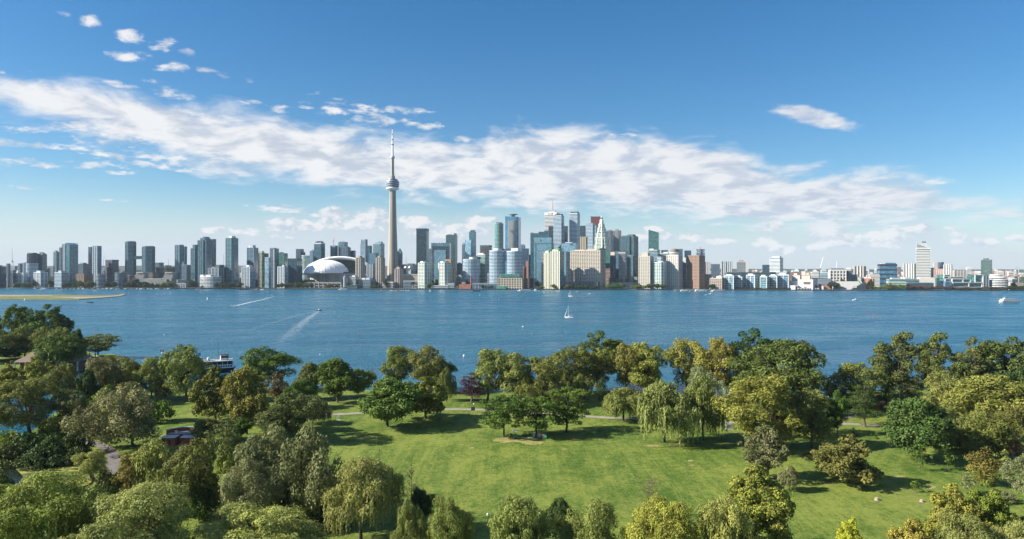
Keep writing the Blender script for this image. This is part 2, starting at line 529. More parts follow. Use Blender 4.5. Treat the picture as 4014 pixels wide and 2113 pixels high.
def ribbon(name, pts, w, z, mat, kind='structure'):
    pts = smooth_line(pts, 2)
    vs, fs = [], []
    for i, p in enumerate(pts):
        a, b = pts[max(0, i - 1)], pts[min(len(pts) - 1, i + 1)]
        dx, dy = b[0] - a[0], b[1] - a[1]; L = math.hypot(dx, dy)
        ww = (w[min(i * len(w) // len(pts), len(w) - 1)] if isinstance(w, (list, tuple)) else w) * (1 + 0.12 * math.sin(i * 2.7))
        vs += [(p[0] - dy / L * ww / 2, p[1] + dx / L * ww / 2, z), (p[0] + dy / L * ww / 2, p[1] - dx / L * ww / 2, z)]
    fs = [(2 * i, 2 * i + 1, 2 * i + 3, 2 * i + 2) for i in range(len(pts) - 1)]
    mb = MB(); mb.add(vs, fs)
    return tag(mb.build(name, mat), kind=kind)


ribbon('path', [gp(*q) for q in [(640, 1047), (760, 1046), (850, 1042), (920, 1038), (1000, 1032), (1100, 1029), (1180, 1029.5), (1260, 1032), (1340, 1038), (1420, 1044), (1500, 1049), (1600, 1054), (1700, 1059), (1780, 1062), (1880, 1063), (2000, 1063), (2130, 1066), (2240, 1072), (2330, 1090), (2395, 1106), (2440, 1116), (2500, 1138), (2600, 1160)]], 3.5, 0.93, GRAVEL)
ribbon('path', [gp(*q) for q in [(2095, 1058), (2130, 1046), (2150, 1036), (2166, 1022)]], 5.5, 0.96, ASPHALT)
ribbon('path', [gp(*q) for q in [(196, 1110), (226, 1112), (262, 1122), (282, 1138), (288, 1155), (282, 1180), (262, 1215)]], 3.4, 0.93, ASPHALT)
ribbon('path', [gp(*q) for q in [(-60, 942), (0, 942), (40, 941)]], 6, 0.93, ASPHALT)


def blotch(name, cu, cv, wu, hv, mat, seed, z=0.935):
    rnd = random.Random(seed); ps = []
    for k in range(26):
        a = 2 * math.pi * k / 26; r = 0.72 + 0.42 * rnd.random()
        ps.append(gp(cu + wu * r * math.cos(a), cv - hv * r * math.sin(a)))
    return tag(sheet(name, ps, z, mat), kind='structure')


blotch('bare_earth', 1296, 1107, 62, 7, SAND, 1)
blotch('bare_earth', 1265, 1106, 26, 5, SAND, 2, 0.94)
blotch('bare_earth', 1342, 1114, 30, 5, SAND, 3, 0.94)
for i, (u_, v_, a_, b_) in enumerate([(1186, 1127, 8, 2.0), (1421, 1130, 7, 2.0), (1737, 1159, 8, 2.2), (1740, 1170, 6, 2.0), (1811, 1176, 6, 2), (1945, 1206, 9, 2), (2260, 1200, 22, 4), (2340, 1226, 15, 4), (1640, 1121, 22, 3), (1700, 1119, 22, 3)]):
    blotch('bare_earth', u_, v_, a_, b_, SAND, 10 + i, 0.936)


def pond_mats():
    m, t, p = new_mat('algae')
    g = t.nodes.new('ShaderNodeNewGeometry'); pos = S(t, g.outputs['Position'])
    x, y, z = sep(t, pos)
    n = noise(t, vec(t, x * 0.16, y * 0.42), 1.0, 6, 0.65, 0.6)
    n2 = noise(t, vec(t, x * 1.2, y * 1.8), 1.0, 5, 0.7)
    k = (n * 0.75 + n2 * 0.25).smooth(0.42, 0.58)
    c = mixc(t, k, (0.035, 0.055, 0.025), (0.26, 0.25, 0.035))
    c = mixc(t, (n2 - 0.5).smooth(0.05, 0.3), c, (0.22, 0.26, 0.13))
    setc(t, p, 'Base Color', c)
    setc(t, p, 'Roughness', k.smooth(0, 1, 0.3, 0.8))
    return m


def pond_mat():
    m, t, p = new_mat('pond_water')
    p.inputs['Base Color'].default_value = (0.012, 0.018, 0.014, 1); p.inputs['Roughness'].default_value = 0.08
    g = t.nodes.new('ShaderNodeNewGeometry'); n = noise(t, S(t, g.outputs['Position']), 1.1, 3)
    b = t.nodes.new('ShaderNodeBump'); b.inputs['Distance'].default_value = 0.12; t.links.new(n.k, b.inputs['Height']); t.links.new(b.outputs[0], p.inputs['Normal'])
    return m


POND = pond_mat()
pond_d = [(-60, 1180), (10, 1172), (60, 1166), (130, 1157), (195, 1163), (232, 1183), (240, 1205), (232, 1222), (180, 1236), (100, 1246), (0, 1250), (-60, 1246)]
tag(sheet('pond_water', smooth_line([gp(*q) for q in pond_d + pond_d[:1]], 2)[:-1], 0.94, POND), kind='structure')
alg_d = [(40, 1180), (100, 1169), (160, 1166), (205, 1172), (228, 1190), (234, 1206), (226, 1220), (160, 1234), (90, 1238), (50, 1226), (62, 1212), (58, 1196)]
tag(sheet('algae_mat', smooth_line([gp(*q) for q in alg_d + alg_d[:1]], 2)[:-1], 0.97, pond_mats()), kind='stuff')


def shore_y(u): return 2303 + (2030 - 2303) * u / 4014.0


CITY = earth_mat('city_ground', (0.05, 0.065, 0.04), (0.15, 0.14, 0.125), 0.02)
QUAY = earth_mat('quay_stone', (0.10, 0.09, 0.08), (0.28, 0.25, 0.22), 0.05)
cs = [(-9000, 2500), (-2400, 2320)] + [(px(u, shore_y(u) + j), shore_y(u) + j) for u, j in [(-200, 60), (0, 30), (110, 20), (140, -5), (500, 0), (980, 10), (1000, -5), (1260, -12), (1440, 0), (1500, -10), (1990, -14), (2160, 0), (2400, 6), (2620, 14), (2840, -8), (3060, -14), (3400, -14), (3420, 12), (3700, 4), (4014, 12), (4300, 40)]] + [(2600, 2100), (9000, 2500)]
tag(sheet('city_ground', cs + [(9000, 16000), (-9000, 16000)], 2.0, CITY, depth=-1.0), kind='structure')
ql = [(px(u, shore_y(u) + j - 2), shore_y(u) + j - 2) for u, j in [(140, -5), (500, 0), (980, 10), (1000, -5), (1260, -12), (1440, 0), (1500, -10), (1990, -14), (2160, 0), (2400, 6)]]
ribbon('quay', ql, 9, 2.05, QUAY)
ribbon('quay', [(px(u, shore_y(u) + j - 2), shore_y(u) + j - 2) for u, j in [(2840, -8), (3060, -14), (3400, -14), (3420, 12), (3520, 10)]], 12, 2.05, QUAY)

# airport spit in the harbour, left
sp = [(-400, 1160), (0, 1154), (120, 1155), (260, 1155), (380, 1158), (455, 1156), (486, 1150), (492, 1154), (470, 1161), (400, 1167), (310, 1172.5), (150, 1172), (0, 1172), (-400, 1172)]
def sgp(u, v, z=1.2):
    Y = gy(v, z); return px(u, Y), Y
SPIT = earth_mat('spit_grass', (0.10, 0.12, 0.035), (0.20, 0.185, 0.07), 0.03)
tag(sheet('airport_grass', [sgp(*q) for q in sp], 1.2, SPIT, depth=-1.0), kind='structure')
tag(sheet('runway', [sgp(*q) for q in [(-400, 1157.5), (200, 1156.5), (215, 1158.5), (60, 1161), (-400, 1162.5)]], 1.24, GRAVEL), kind='structure')
tag(sheet('runway', [sgp(*q) for q in [(180, 1163.5), (380, 1163.2), (470, 1157), (485, 1152.5), (490, 1154), (470, 1160), (390, 1166.5), (300, 1171), (280, 1168)]], 1.24, GRAVEL), kind='structure')

# low hills and woods beyond the city
def hills(name, Y0, Y1, prof, seed, mat):
    rnd = random.Random(seed); vs, fs = [], []
    us = list(range(-1200, 5300, 40)); NR = 5
    for u in us:
        hv = np.interp(u, [p[0] for p in prof], [p[1] for p in prof])
        for r in range(NR):
            f = r / (NR - 1); Y = Y0 + (Y1 - Y0) * f
            top = CAMZ - (hv + rnd.uniform(-1.2, 1.2) - VH) / F * (Y0 + Y1) / 2
            vs.append((px(u, Y), Y, 2.0 + max(0.0, top - 2) * math.sin(f * math.pi * 0.5)))
    for i in range(len(us) - 1):
        for r in range(NR - 1):
            a = i * NR + r; fs.append((a, a + NR, a + NR + 1, a + 1))
    mb = MB(); mb.add(vs, fs)
    return tag(mb.build(name, mat, smooth=True), kind='structure')


HILL = earth_mat('hill_woods', (0.022, 0.034, 0.020), (0.055, 0.065, 0.042), 0.012)
hills('hills', 7500, 11500, [(-1200, 1034), (0, 1036), (240, 1039), (520, 1037), (900, 1036), (1300, 1040), (1750, 1036), (1900, 1040), (2600, 1050), (3050, 1052), (3300, 1053), (3600, 1055), (5200, 1054)], 3, HILL)


def leafy_cover(name, area, n, size, hgt, seed, tint, z0=2.0):
    """a far mass of tree tops nobody could count"""
    rng = np.random.default_rng(seed)
    (u0, u1, Y0, Y1) = area
    Y = rng.uniform(Y0, Y1, n); X = (rng.uniform(u0, u1, n) - UC) / F * Y
    vs, fs = [], []
    for i in range(n):
        s = size * rng.uniform(.6, 1.5); h = hgt * rng.uniform(.55, 1.3)
        k = 7
        for (rr, zz) in ((.75, .0), (1.0, .45), (.72, .8)):
            for q in range(k):
                a = 2 * math.pi * q / k + rr; j = rng.uniform(.75, 1.25)
                vs.append((X[i] + s * rr * j * math.cos(a), Y[i] + s * rr * j * math.sin(a), z0 + h * zz * rng.uniform(.85, 1.15)))
        vs.append((X[i], Y[i], z0 + h))
        o = i * (3 * k + 1)
        for r in range(2):
            for q in range(k): fs.append((o + r * k + q, o + r * k + (q + 1) % k, o + (r + 1) * k + (q + 1) % k, o + (r + 1) * k + q))
        for q in range(k): fs.append((o + 2 * k + q, o + 2 * k + (q + 1) % k, o + 3 * k))
    mb = MB(); mb.add(vs, fs)
    m = earth_mat(name + '_leaves', tuple(c * .55 for c in tint), tuple(c * 1.35 for c in tint), 0.06)
    o = mb.build(name, m); return tag(o, kind='stuff')


leafy_cover('distant_woods', (2650, 4100, 3200, 6500), 1500, 17, 16, 5, (0.035, 0.052, 0.022))
leafy_cover('distant_woods', (-60, 1150, 2750, 6000), 1000, 17, 17, 6, (0.035, 0.050, 0.024))
leafy_cover('distant_woods', (1150, 2650, 2600, 4200), 320, 14, 16, 7, (0.035, 0.050, 0.024))

# ---------------------------------------------------------------- air
def build_haze():
    m = bpy.data.materials.new('haze_air'); m.use_nodes = True
    t = m.node_tree; t.nodes.clear()
    o = t.nodes.new('ShaderNodeOutputMaterial'); v = t.nodes.new('ShaderNodeVolumePrincipled')
    v.inputs['Color'].default_value = (0.66, 0.82, 1.0, 1)
    v.inputs['Density'].default_value = 0.000024
    v.inputs['Anisotropy'].default_value = 0.0
    t.links.new(v.outputs[0], o.inputs['Volume'])
    mb = MB(); mb.box(-9600, 9600, -700, 16500, -3, 640)
    tag(mb.build('haze', m), kind='stuff')


build_haze()

# ---------------------------------------------------------------- city buildings
def plan_pts(plan, n=18):
    if plan == 'box': return [(-.5, -.5), (.5, -.5), (.5, .5), (-.5, .5)]
    if plan == 'oct': c = .32; return [(-.5 + .5 - c, -.5), (c, -.5), (.5, -c), (.5, c), (c, .5), (-c, .5), (-.5, c), (-.5, -c)]
    if plan == 'round': return [(.5 * math.cos(2 * math.pi * k / n - math.pi * .75), .5 * math.sin(2 * math.pi * k / n - math.pi * .75)) for k in range(n)]
    if plan == 'bow':   # curved left-front face
        a = [(.5 * math.sin(t), -.5 * math.cos(t)) for t in [math.pi * -.5 + math.pi * k / 9 for k in range(10)]]
        return [(x, y * .8 - .1) for x, y in a] + [(.5, .5), (-.5, .5)]
    if plan == 'notch': return [(-.5, -.42), (-.2, -.42), (-.2, -.5), (.22, -.5), (.22, -.42), (.5, -.42), (.5, .5), (-.5, .5)]
    raise ValueError(plan)


def fit(u0, u1, Y, pts, al, ba):
    """size and centre so that the rotated plan spans u0..u1 seen from the camera"""
    ca, sa = math.cos(al), math.sin(al)
    a, X = px(u1, Y) - px(u0, Y), px((u0 + u1) / 2, Y)
    for _ in range(12):
        us = []
        for (x, y) in pts:
            wx = X + x * a * ca + y * a * ba * sa; wy = Y - x * a * sa + y * a * ba * ca
            us.append(UC + F * wx / wy)
        w = max(us) - min(us)
        a *= (u1 - u0) / w
        X += ((u0 + u1) / 2 - (max(us) + min(us)) / 2) / F * Y
    return X, a


def shell(mb, pts, a, b, z0, z1, grow=0.0, mi=0):
    P = [(x * (a + 2 * grow), y * (b + 2 * grow)) for x, y in pts]
    mb.prism(P, z0, z1, mi)


def bands(mb, pts, a, b, z0, z1, fh, th, out, mi=0, rnd=None):
    z = z0 + fh * .7
    while z < z1 - th * .5:
        shell(mb, pts, a, b, z, z + th, out, mi); z += fh


def fins_on(mb, pts, a, b, z0, z1, step, w, out, mi=0, sides=None):
    n = len(pts)
    for i in range(n):
        if sides is not None and i not in sides: continue
        p, q = pts[i], pts[(i + 1) % n]
        P, Q = Vector((p[0] * a, p[1] * b)), Vector((q[0] * a, q[1] * b))
        L = (Q - P).length; k = max(1, round(L / step)); d = (Q - P) / L; nr = Vector((d.y, -d.x))
        for j in range(k + 1):
            c = P + d * (L * j / k)
            A = c - d * w / 2; B = c + d * w / 2
            mb.prism([(A - nr * .2).to_tuple(), (B - nr * .2).to_tuple(), (B + nr * out).to_tuple(), (A + nr * out).to_tuple()], z0, z1, mi)


BUILT = {}


def tower(name, label, u0, u1, vt, dY, plan='box', al=18, ba=0.9, glass=G_TEAL, band=GREY, fh=4.4, th=1.3, out=.35, fin=None, fstep=6, fw=1.0, fout=.5, fsides=None,
          ph=(), tiers=(), cat='building', group=None, wall=None, cap=None, zb=2.0, z0=None, gl=None, slope=None, Y=None):
    """one building: glazed body, floor bands, upright fins, roof-top boxes; measured in photograph pixels"""
    Y = Y or shore_y((u0 + u1) / 2) + dY
    A = R(al)
    pts = plan_pts(plan)
    X, a = fit(u0, u1, Y, pts, A, ba); b = a * ba
    o = thing(name, label, cat, (X, Y, 0), -A, group)
    zt = pz(vt, Y)
    m1 = wall if wall else glassy(glass, **(gl or {}))
    mb = MB()
    if slope:     # roof plane rising or falling across the width
        P = [(x * a, y * b) for x, y in pts]
        mb.prism(P, zb, lambda x, y: zt + (slope * a * (x / a + .5)))
    else: shell(mb, pts, a, b, zb, zt)
    mb.build('facade', m1, o)
    if band is not None:
        mb = MB(); bands(mb, pts, a, b, zb, zt - (0 if not slope else abs(slope) * a), fh, th, out)
        if mb.v: mb.build('floor_band', paint(band), o, kind='stuff')
        mb = MB(); shell(mb, pts, a, b, zt + .01, zt + 1.6, out * .6)
        if not slope: mb.build('parapet', paint(band), o)
    if fin is not None:
        mb = MB(); fins_on(mb, pts, a, b, zb, zt - .2, fstep, fw, fout + out, 0, fsides)
        mb.build('fin', paint(fin), o, kind='stuff')
    for (x0, x1, dv, colr) in ph:
        h = dv / F * Y
        mb = MB(); mb.box((x0 - .5) * a, (x1 - .5) * a, -.3 * b, .32 * b, zt + 1.61, zt + 1.6 + h)
        mb.build('penthouse', glassy(colr[1:]) if colr[0] == 'g' else paint(colr), o)
    for (x0, x1, y0, y1, v2, bc) in tiers:
        z2 = pz(v2, Y)
        mb = MB(); mb.box((x0 - .5) * a, (x1 - .5) * a, (y0 - .5) * b, (y1 - .5) * b, zt + 1.62 if v2 < vt else zb, z2)
        t_ = mb.build('upper_storey' if v2 < vt else 'wing', m1, o)
        mb = MB()
        z = (zt + 3.0) if v2 < vt else zb + 3
        while z < z2 + .3:
            mb.box((x0 - .5) * a - .3, (x1 - .5) * a + .3, (y0 - .5) * b - .3, (y1 - .5) * b + .3, z, z + th); z += fh
        if mb.v: mb.build('floor_band', paint(bc if bc else (band or GREY)), t_, kind='stuff')
    if cap:       # dark or coloured crown band round the top storeys
        h, colr = cap
        mb = MB(); shell(mb, pts, a, b, zt - h / F * Y, zt + 2.2, .55); mb.build('crown_band', paint(colr), o)
    BUILT[label] = (o, a, b, zt, X, Y)
    return o, a, b, zt, Y


T = tower
W_ = dict(band=(0.50, 0.545, 0.58), th=1.45, out=1.1)
# --- far left waterfront
T('apartment_block', 'dark slate apartment block cut by the left edge of the skyline', -30, 24, 1048, 40, glass=G_NAVY, band=DGREY, ph=((.2, .6, 6, GREY),))
T('apartment_tower', 'slim dark slab standing behind the far left dark blocks', 25, 41, 1035, 70, glass=G_NAVY, band=DGREY)
T('apartment_block', 'low dark block with flat roof right of the slim dark slab', 41, 62, 1061, 40, glass=G_NAVY, band=DGREY)
T('apartment_block', 'sunlit white low apartment block beside the dark left blocks', 61, 80, 1068, 60, glass=G_NAVY, band=WHITE, th=2.2, ph=((.3, .8, 6, WHITE),))
T('apartment_block', 'pale stepped apartment block right of the sunlit white one', 80, 108, 1072, 50, glass=G_BLUE, band=PALE, th=1.8)
T('office_block', 'teal glass block rising behind the white low apartments, far left', 71, 88, 1034, 300, glass=G_DTEAL, band=DGREY)
T('office_block', 'grey glass block behind the round balcony tower, far left', 88, 105, 1031, 340, glass=G_BLUE, band=GREY)
T('apartment_tower', 'broad dark glass tower behind a round balconied tower, left', 106, 154, 996, 190, plan='bow', glass=G_DARK, band=DGREY, fin=DGREY, ph=((.1, .9, 3, DGREY),))
T('apartment_tower', 'dark tower with pitched bright roof edge on the left waterfront', 149, 184, 998, 210, glass=G_NAVY, band=GREY, slope=.0, ph=((.1, .45, 7, DGREY), (.5, .9, 4, GREY)))
T('apartment_tower', 'round tower of pale balconies below the broad dark glass tower', 102, 150, 1035, 90, plan='round', glass=G_BLUE, **W_)
T('apartment_block', 'white framed lowrise near the shore below the dark pair, left', 133, 187, 1069, 60, glass=G_BLUE, band=WHITE, th=1.4, fin=WHITE, fstep=14, fw=1.6, ph=((.15, .75, 6, PALE),))
T('apartment_tower', 'shorter dark stepped tower left of the teal slanted tower', 209, 234, 989, 200, glass=G_DTEAL, band=GREY, ph=((.1, .6, 5, GREY),))
T('apartment_tower', 'narrow dark tower with pale penthouse beside the teal slanted tower', 232, 250, 972, 180, glass=G_NAVY, band=DGREY, ph=((.1, .95, 12, PALE),))
T('apartment_tower', 'bright grey ribbed tower against the left of the teal slanted tower', 247, 263, 956, 150, glass=G_PALE, band=PALE, fin=PALE, fstep=5)
T('apartment_tower', 'tall teal glass tower with roof slanting down to the right', 260, 305, 952, 140, glass=G_TEAL, band=None, fin=GREY, fstep=9, fw=.7, slope=-.22, al=40)
T('apartment_block', 'white banded lowrise below the teal slanted tower', 214, 270, 1069, 50, glass=G_BLUE, band=PALE, th=1.8, ph=((.3, .7, 6, PALE),))
T('warehouse_lofts', 'brown brick loft block with square windows behind shore trees, left', 298, 362, 1075, 60, glass=G_NAVY, band=BROWN, th=2.4, fin=BROWN, fstep=7, fw=2.6)
T('office_block', 'dark wide lowrise between slanted and patterned towers', 304, 348, 1036, 320, glass=G_NAVY, band=DGREY, ph=((.2, .8, 4, GREY),))
T('apartment_tower', 'dark flank tower joined left of the white patterned tower', 346, 366, 970, 150, glass=G_NAVY, band=DGREY)
T('apartment_tower', 'grey tower with white zigzag panelled corner, left skyline', 363, 398, 966, 130, glass=G_BLUE, band=GREY, fin=WHITE, fstep=9, fw=1.5, fsides=(0,), fh=7, th=2.4)
T('office_block', 'squat brown grey office slab on the left skyline', 413, 465, 1021, 200, glass=G_NAVY, band=(0.15, 0.13, 0.125), th=2.2, cap=(3, DGREY))
T('apartment_block', 'rounded low pale block below the squat brown office slab', 375, 416, 1076, 60, plan='round', glass=G_NAVY, band=PALE)
T('apartment_block', 'low domed shore pavilion block left of the terraced building', 450, 500, 1071, 60, plan='bow', glass=G_NAVY, band=GREY)
T('apartment_block', 'dark brick lowrise at the left foot of the linked towers', 468, 545, 1080, 120, glass=G_NAVY, band=BROWN)
for (a_, b_, v_, l_) in ((491, 533, 949, 'left round teal tower of the pair linked by a skybridge'), (557, 607, 968, 'right lower round teal tower of the pair linked by a skybridge')):
    T('apartment_tower', l_, a_, b_, v_, 170, plan='round', glass=G_TEAL, band=(0.16, 0.23, 0.25), fin=DGREY, fstep=11, fw=.8, ph=((.2, .8, 1.5, DGREY),))
Yb = shore_y(545) + 170
sb = thing('skybridge', 'flat teal bridge spanning between the two linked round towers', 'skybridge', (px(545, Yb), Yb, 0))
mb = MB(); mb.box(-22, 22, -6, 6, pz(1014.5, Yb), pz(1005, Yb)); mb.build('deck', glassy(G_GREEN), sb)
mb = MB(); [mb.box(-23, 23, -7, 7, pz(q, Yb), pz(q - 1.3, Yb)) for q in (1016, 1005)]; mb.build('deck_edge', paint(GREY), sb)
T('office_block', 'low teal office block right of the linked towers', 603, 642, 1031, 260, glass=G_DTEAL, band=GREY)
T('office_block', 'long flat tan roofed block behind the terraced building', 612, 688, 1049, 200, glass=G_NAVY, band=TAN, th=2, cap=(2.2, BEIGE), ph=((.65, .75, 7, BEIGE),))
# terraced beige building
Yt = shore_y(600) + 75
tb = thing('terraced_building', 'beige terraced apartment building with stepped ends and white balconies', 'building', (px(598, Yt), Yt, 0), -R(8))
def lx(u): return (u - 598) / F * Yt
mb = MB(); bnd = MB()
nf = 13
for k in range(nf):
    zl, zh = pz(1117 - k * 3.6, Yt), pz(1117 - (k + 1) * 3.6, Yt)
    for (l0, l1, rr0, rr1, kmax) in ((509, 531, 562, 562, nf), (562, 562, 640, 640, 7), (640, 652, 684, 684, nf)):
        if k >= kmax: continue
        f = k / nf
        a_, b_ = l0 + (l1 - l0) * f, rr1
        mb.box(lx(a_), lx(b_), -14 + k * 1.6, 22, zl, zh - 1.2)
        bnd.box(lx(a_) - 1.5, lx(b_) + .6, -16 + k * 1.6, 21, zh - 1.19, zh - .02)
mb.build('facade', glassy(G_NAVY), tb); bnd.build('balcony_terrace', paint(OFFWHITE), tb, kind='stuff')
mb = MB(); mb.box(lx(529), lx(559), -2, 20, pz(1070.2, Yt), pz(1066, Yt)); mb.build('roof_house', paint(BEIGE), tb)
mb = MB(); mb.box(lx(652), lx(682), -2, 20, pz(1070.2, Yt), pz(1066.5, Yt)); mb.build('roof_house', paint(BEIGE), tb)
T('office_block', 'low brown mid block rising behind the terraced building', 568, 625, 1071, 130, glass=G_NAVY, band=BROWN, th=2)
T('apartment_tower', 'teal tower with bright mirrored top floors, left of the dark cluster', 686, 720, 962, 190, glass=G_TEAL, band=GREY, cap=None, ph=((0, 1, 1, ('g',) + G_PALE),), fin=DGREY, fstep=12, fw=.7)
T('apartment_tower', 'dark tower behind right of the mirrored top tower', 716, 733, 968, 230, glass=G_NAVY, band=DGREY)
T('apartment_block', 'mid height dark glass slab below the mirrored top tower', 711, 748, 1040, 150, glass=G_DTEAL, band=GREY, fin=DGREY, fstep=8, fw=.7, ph=((0, .3, 12, ('g',) + G_TEAL),))
T('apartment_tower', 'lower left shoulder tower of the dark stepped glass cluster', 748, 777, 975, 140, glass=G_TEAL, band=DGREY, fin=DGREY, fstep=7, fw=.7, tiers=((.35, 1, .1, .9, 960, None),))
T('apartment_tower', 'tallest stepped teal tower of the dark glass cluster, left skyline', 775, 833, 944, 120, plan='notch', glass=G_TEAL, band=DGREY, fin=DGREY, fstep=7, fw=.8, tiers=((.28, .85, .1, .9, 935, None), (.5, .8, .2, .8, 929, None)))
T('apartment_tower', 'flat navy tower on the right of the dark glass cluster', 821, 847, 939, 170, glass=G_NAVY, band=NAVY)
T('apartment_block', 'grey framed midrise between dark cluster and lone teal tower', 817, 886, 1052, 90, glass=G_NAVY, band=GREY, th=1.6, fin=PALE, fstep=12, fw=2, ph=((.15, .5, 4, GREY), (.55, .95, 12, DGREY)))
T('apartment_block', 'white curved shoreline lowrise with ribbon balconies', 785, 866, 1086, 25, plan='bow', glass=G_NAVY, band=WHITE, th=1.8, out=1.2, ba=.5, ph=((.05, .25, 7, WHITE), (.4, .7, 7, OFFWHITE)))
T('apartment_tower', 'lone slender rounded teal tower with white rooftop block', 885, 933, 935, 110, plan='oct', glass=G_TEAL, band=(0.16, 0.24, 0.25), fin=DGREY, fstep=9, fw=.7, ph=((.35, .72, 8, WHITE),))
T('apartment_tower', 'grey glass tower with white rooftop cube behind striped condo', 968, 1012, 973, 170, glass=G_BLUE, band=GREY, fin=PALE, fstep=14, fw=.8, ph=((.12, .3, 11, WHITE), (.3, .75, 10, PALE)))
T('apartment_tower', 'left condo with upright white stripes near the tall ship masts', 948, 1001, 1047, 30, glass=G_BLUE, band=PALE, th=1.2, fin=WHITE, fstep=6, fw=1.4, fout=.8, fsides=(0,), ph=((.4, .75, 6, WHITE),))
T('apartment_tower', 'tan and teal banded tower with flat rooftop box, left of dome', 1011, 1037, 991, 120, glass=G_GREEN, band=TAN, th=1.8, ph=((.1, .95, 5, TAN),))
T('apartment_tower', 'teal balcony tower overlapping right of the tan banded tower', 1035, 1053, 995, 130, glass=G_DTEAL, band=TAN)
T('apartment_tower', 'pale mirrored narrow slab in front of tan banded tower', 1038, 1063, 1011, 80, glass=G_PALE, band=PALE, th=.8)
T('apartment_tower', 'dark tower with single bright vertical strip, left of dome', 1056, 1093, 976, 110, plan='oct', glass=G_NAVY, band=GREY, fin=PALE, fstep=22, fw=2.5, fsides=(0, 6), ph=((.1, .6, 2, DGREY),))
T('apartment_tower', 'deep green glass tower behind right striped condo', 1092, 1128, 995, 170, glass=G_GREEN, band=DGREY, th=1, tiers=((0, .35, .1, .9, 989, None),))
T('apartment_tower', 'right condo with upright white stripes nearest the dome', 1089, 1130, 1046, 30, glass=G_BLUE, band=PALE, th=1.1, fin=WHITE, fstep=6, fw=2.0, fout=.8, fsides=(0,), ph=((.55, .8, 5, WHITE),))
T('apartment_tower', 'dark teal ribbed slab close left of the stadium dome', 1129, 1184, 1015, 160, glass=G_DTEAL, band=DGREY, th=.9, fin=DGREY, fstep=9, fw=.8)
T('apartment_tower', 'dark blue tower stepped on the right, behind the dome left', 1160, 1191, 978, 420, glass=G_NAVY, band=NAVY, tiers=((1, 1.35, .2, .9, 988, None),))
T('apartment_tower', 'white banded round tower rising over the left dome edge', 1183, 1214, 1003, 380, plan='round', glass=G_GREEN, **W_)
T('apartment_tower', 'grey tower with little pointed crown left of big dark glass slab', 1214, 1233, 984, 480, glass=G_BLUE, band=GREY, ph=((.3, .7, 4, PALE),))
T('office_tower', 'big dark teal glass slab with pale crown line above the dome', 1231, 1274, 955, 440, glass=G_DTEAL, band=DGREY, cap=(2, PALE), ph=((.05, .9, 6, DGREY), (.3, .7, 8, DGREY)))
o, a, b, zt, Y = T('apartment_tower', 'unfinished dark tower with blue wrap and a red crane on top', 1295, 1324, 965, 460, glass=G_NAVY, band=DGREY, cap=(4, (0.07, 0.16, 0.26)))
mb = MB(); mb.tube([(-a * .1, 0, zt + 1), (-a * .1, 0, zt + 26)], .8, 4); mb.tube([(-a * .1 - 8, 0, zt + 14), (-a * .1 + 1, 0, zt + 20), (-a * .1 + 3, 0, zt + 34)], .6, 4)
cr = thing('tower_crane', 'red luffing crane standing on the unfinished blue wrapped tower', 'crane', (o.location.x, o.location.y, 0)); mb.build('mast_and_jib', paint((0.45, 0.06, 0.06)), cr)
T('office_tower', 'tall teal tower behind the grey ribbed one above the dome', 1326, 1363, 951, 480, glass=G_TEAL, band=GREY, th=.8, ph=((.1, .7, 2, DGREY),))
T('office_tower', 'dark grey ribbed tower in front of tall teal one above the dome', 1337, 1374, 971, 440, glass=G_NAVY, band=DGREY, fin=GREY, fstep=7, fw=.9, ph=((.2, .8, 3, DGREY),))
T('office_tower', 'plain dark navy block right of the ribbed tower above the dome', 1373, 1394, 984, 460, glass=G_NAVY, band=NAVY)
T('apartment_tower', 'left tan concrete tower with ribbed bays right of the dome', 1395, 1429, 1012, 110, plan='oct', glass=G_NAVY, band=(0.26, 0.23, 0.20), fin=(0.44, 0.38, 0.31), fstep=8, fw=2.4, ph=((.3, .6, 7, TAN),))
T('apartment_tower', 'middle tan concrete tower with ribbed bays left of the tall spire', 1474, 1508, 1012, 105, plan='oct', glass=G_NAVY, band=(0.26, 0.23, 0.20), fin=(0.44, 0.38, 0.31), fstep=8, fw=2.4, ph=((.25, .55, 7, TAN),))
T('apartment_tower', 'right tan concrete tower with ribbed bays at the foot of the spire', 1548, 1580, 1055, 70, plan='oct', glass=G_NAVY, band=(0.24, 0.21, 0.19), fin=(0.40, 0.33, 0.29), fstep=8, fw=2.4, ph=((.25, .7, 7, TAN),))
T('apartment_tower', 'slim pale blue tower with lower dark left shoulder', 1415, 1440, 940, 330, glass=G_BLUE, band=PALE, th=1.0, fin=PALE, fstep=6, fw=.7, tiers=((-.22, 0, .1, .9, 956, GREY),))
T('apartment_tower', 'dark teal tower right of the slim pale blue tower', 1438, 1458, 965, 360, glass=G_DTEAL, band=DGREY)
T('office_tower', 'teal banded office tower with bright rooftop cube left of the spire', 1462, 1507, 956, 400, glass=G_TEAL, band=PALE, th=.9, ph=((.2, .6, 4, GREY), (.55, .88, 7, ('g',) + G_PALE)))
T('office_tower', 'low grey glass office tower below the teal banded one', 1448, 1484, 994, 330, glass=G_BLUE, band=DGREY)
T('office_block', 'grey concrete block with upright ribs between tan towers', 1437, 1472, 1036, 260, glass=G_NAVY, band=GREY, fin=PALE, fstep=6, fw=1.8)
T('office_block', 'glass lowrise with concrete floors at the foot of left tan tower', 1371, 1406, 1087, 50, glass=G_NAVY, band=CONC, th=1.6, ph=((.3, .8, 6, OFFWHITE),))
T('office_block', 'dark lowrise with white roof plant between the tan towers', 1408, 1474, 1097, 60, glass=G_NAVY, band=GREY, th=1.5, ph=((.1, .4, 5, WHITE), (.5, .8, 6, PALE)))
T('office_block', 'long dark concourse block below the tan towers and spire', 1498, 1560, 1107, 60, glass=G_DARK, band=CONC, th=1.6)
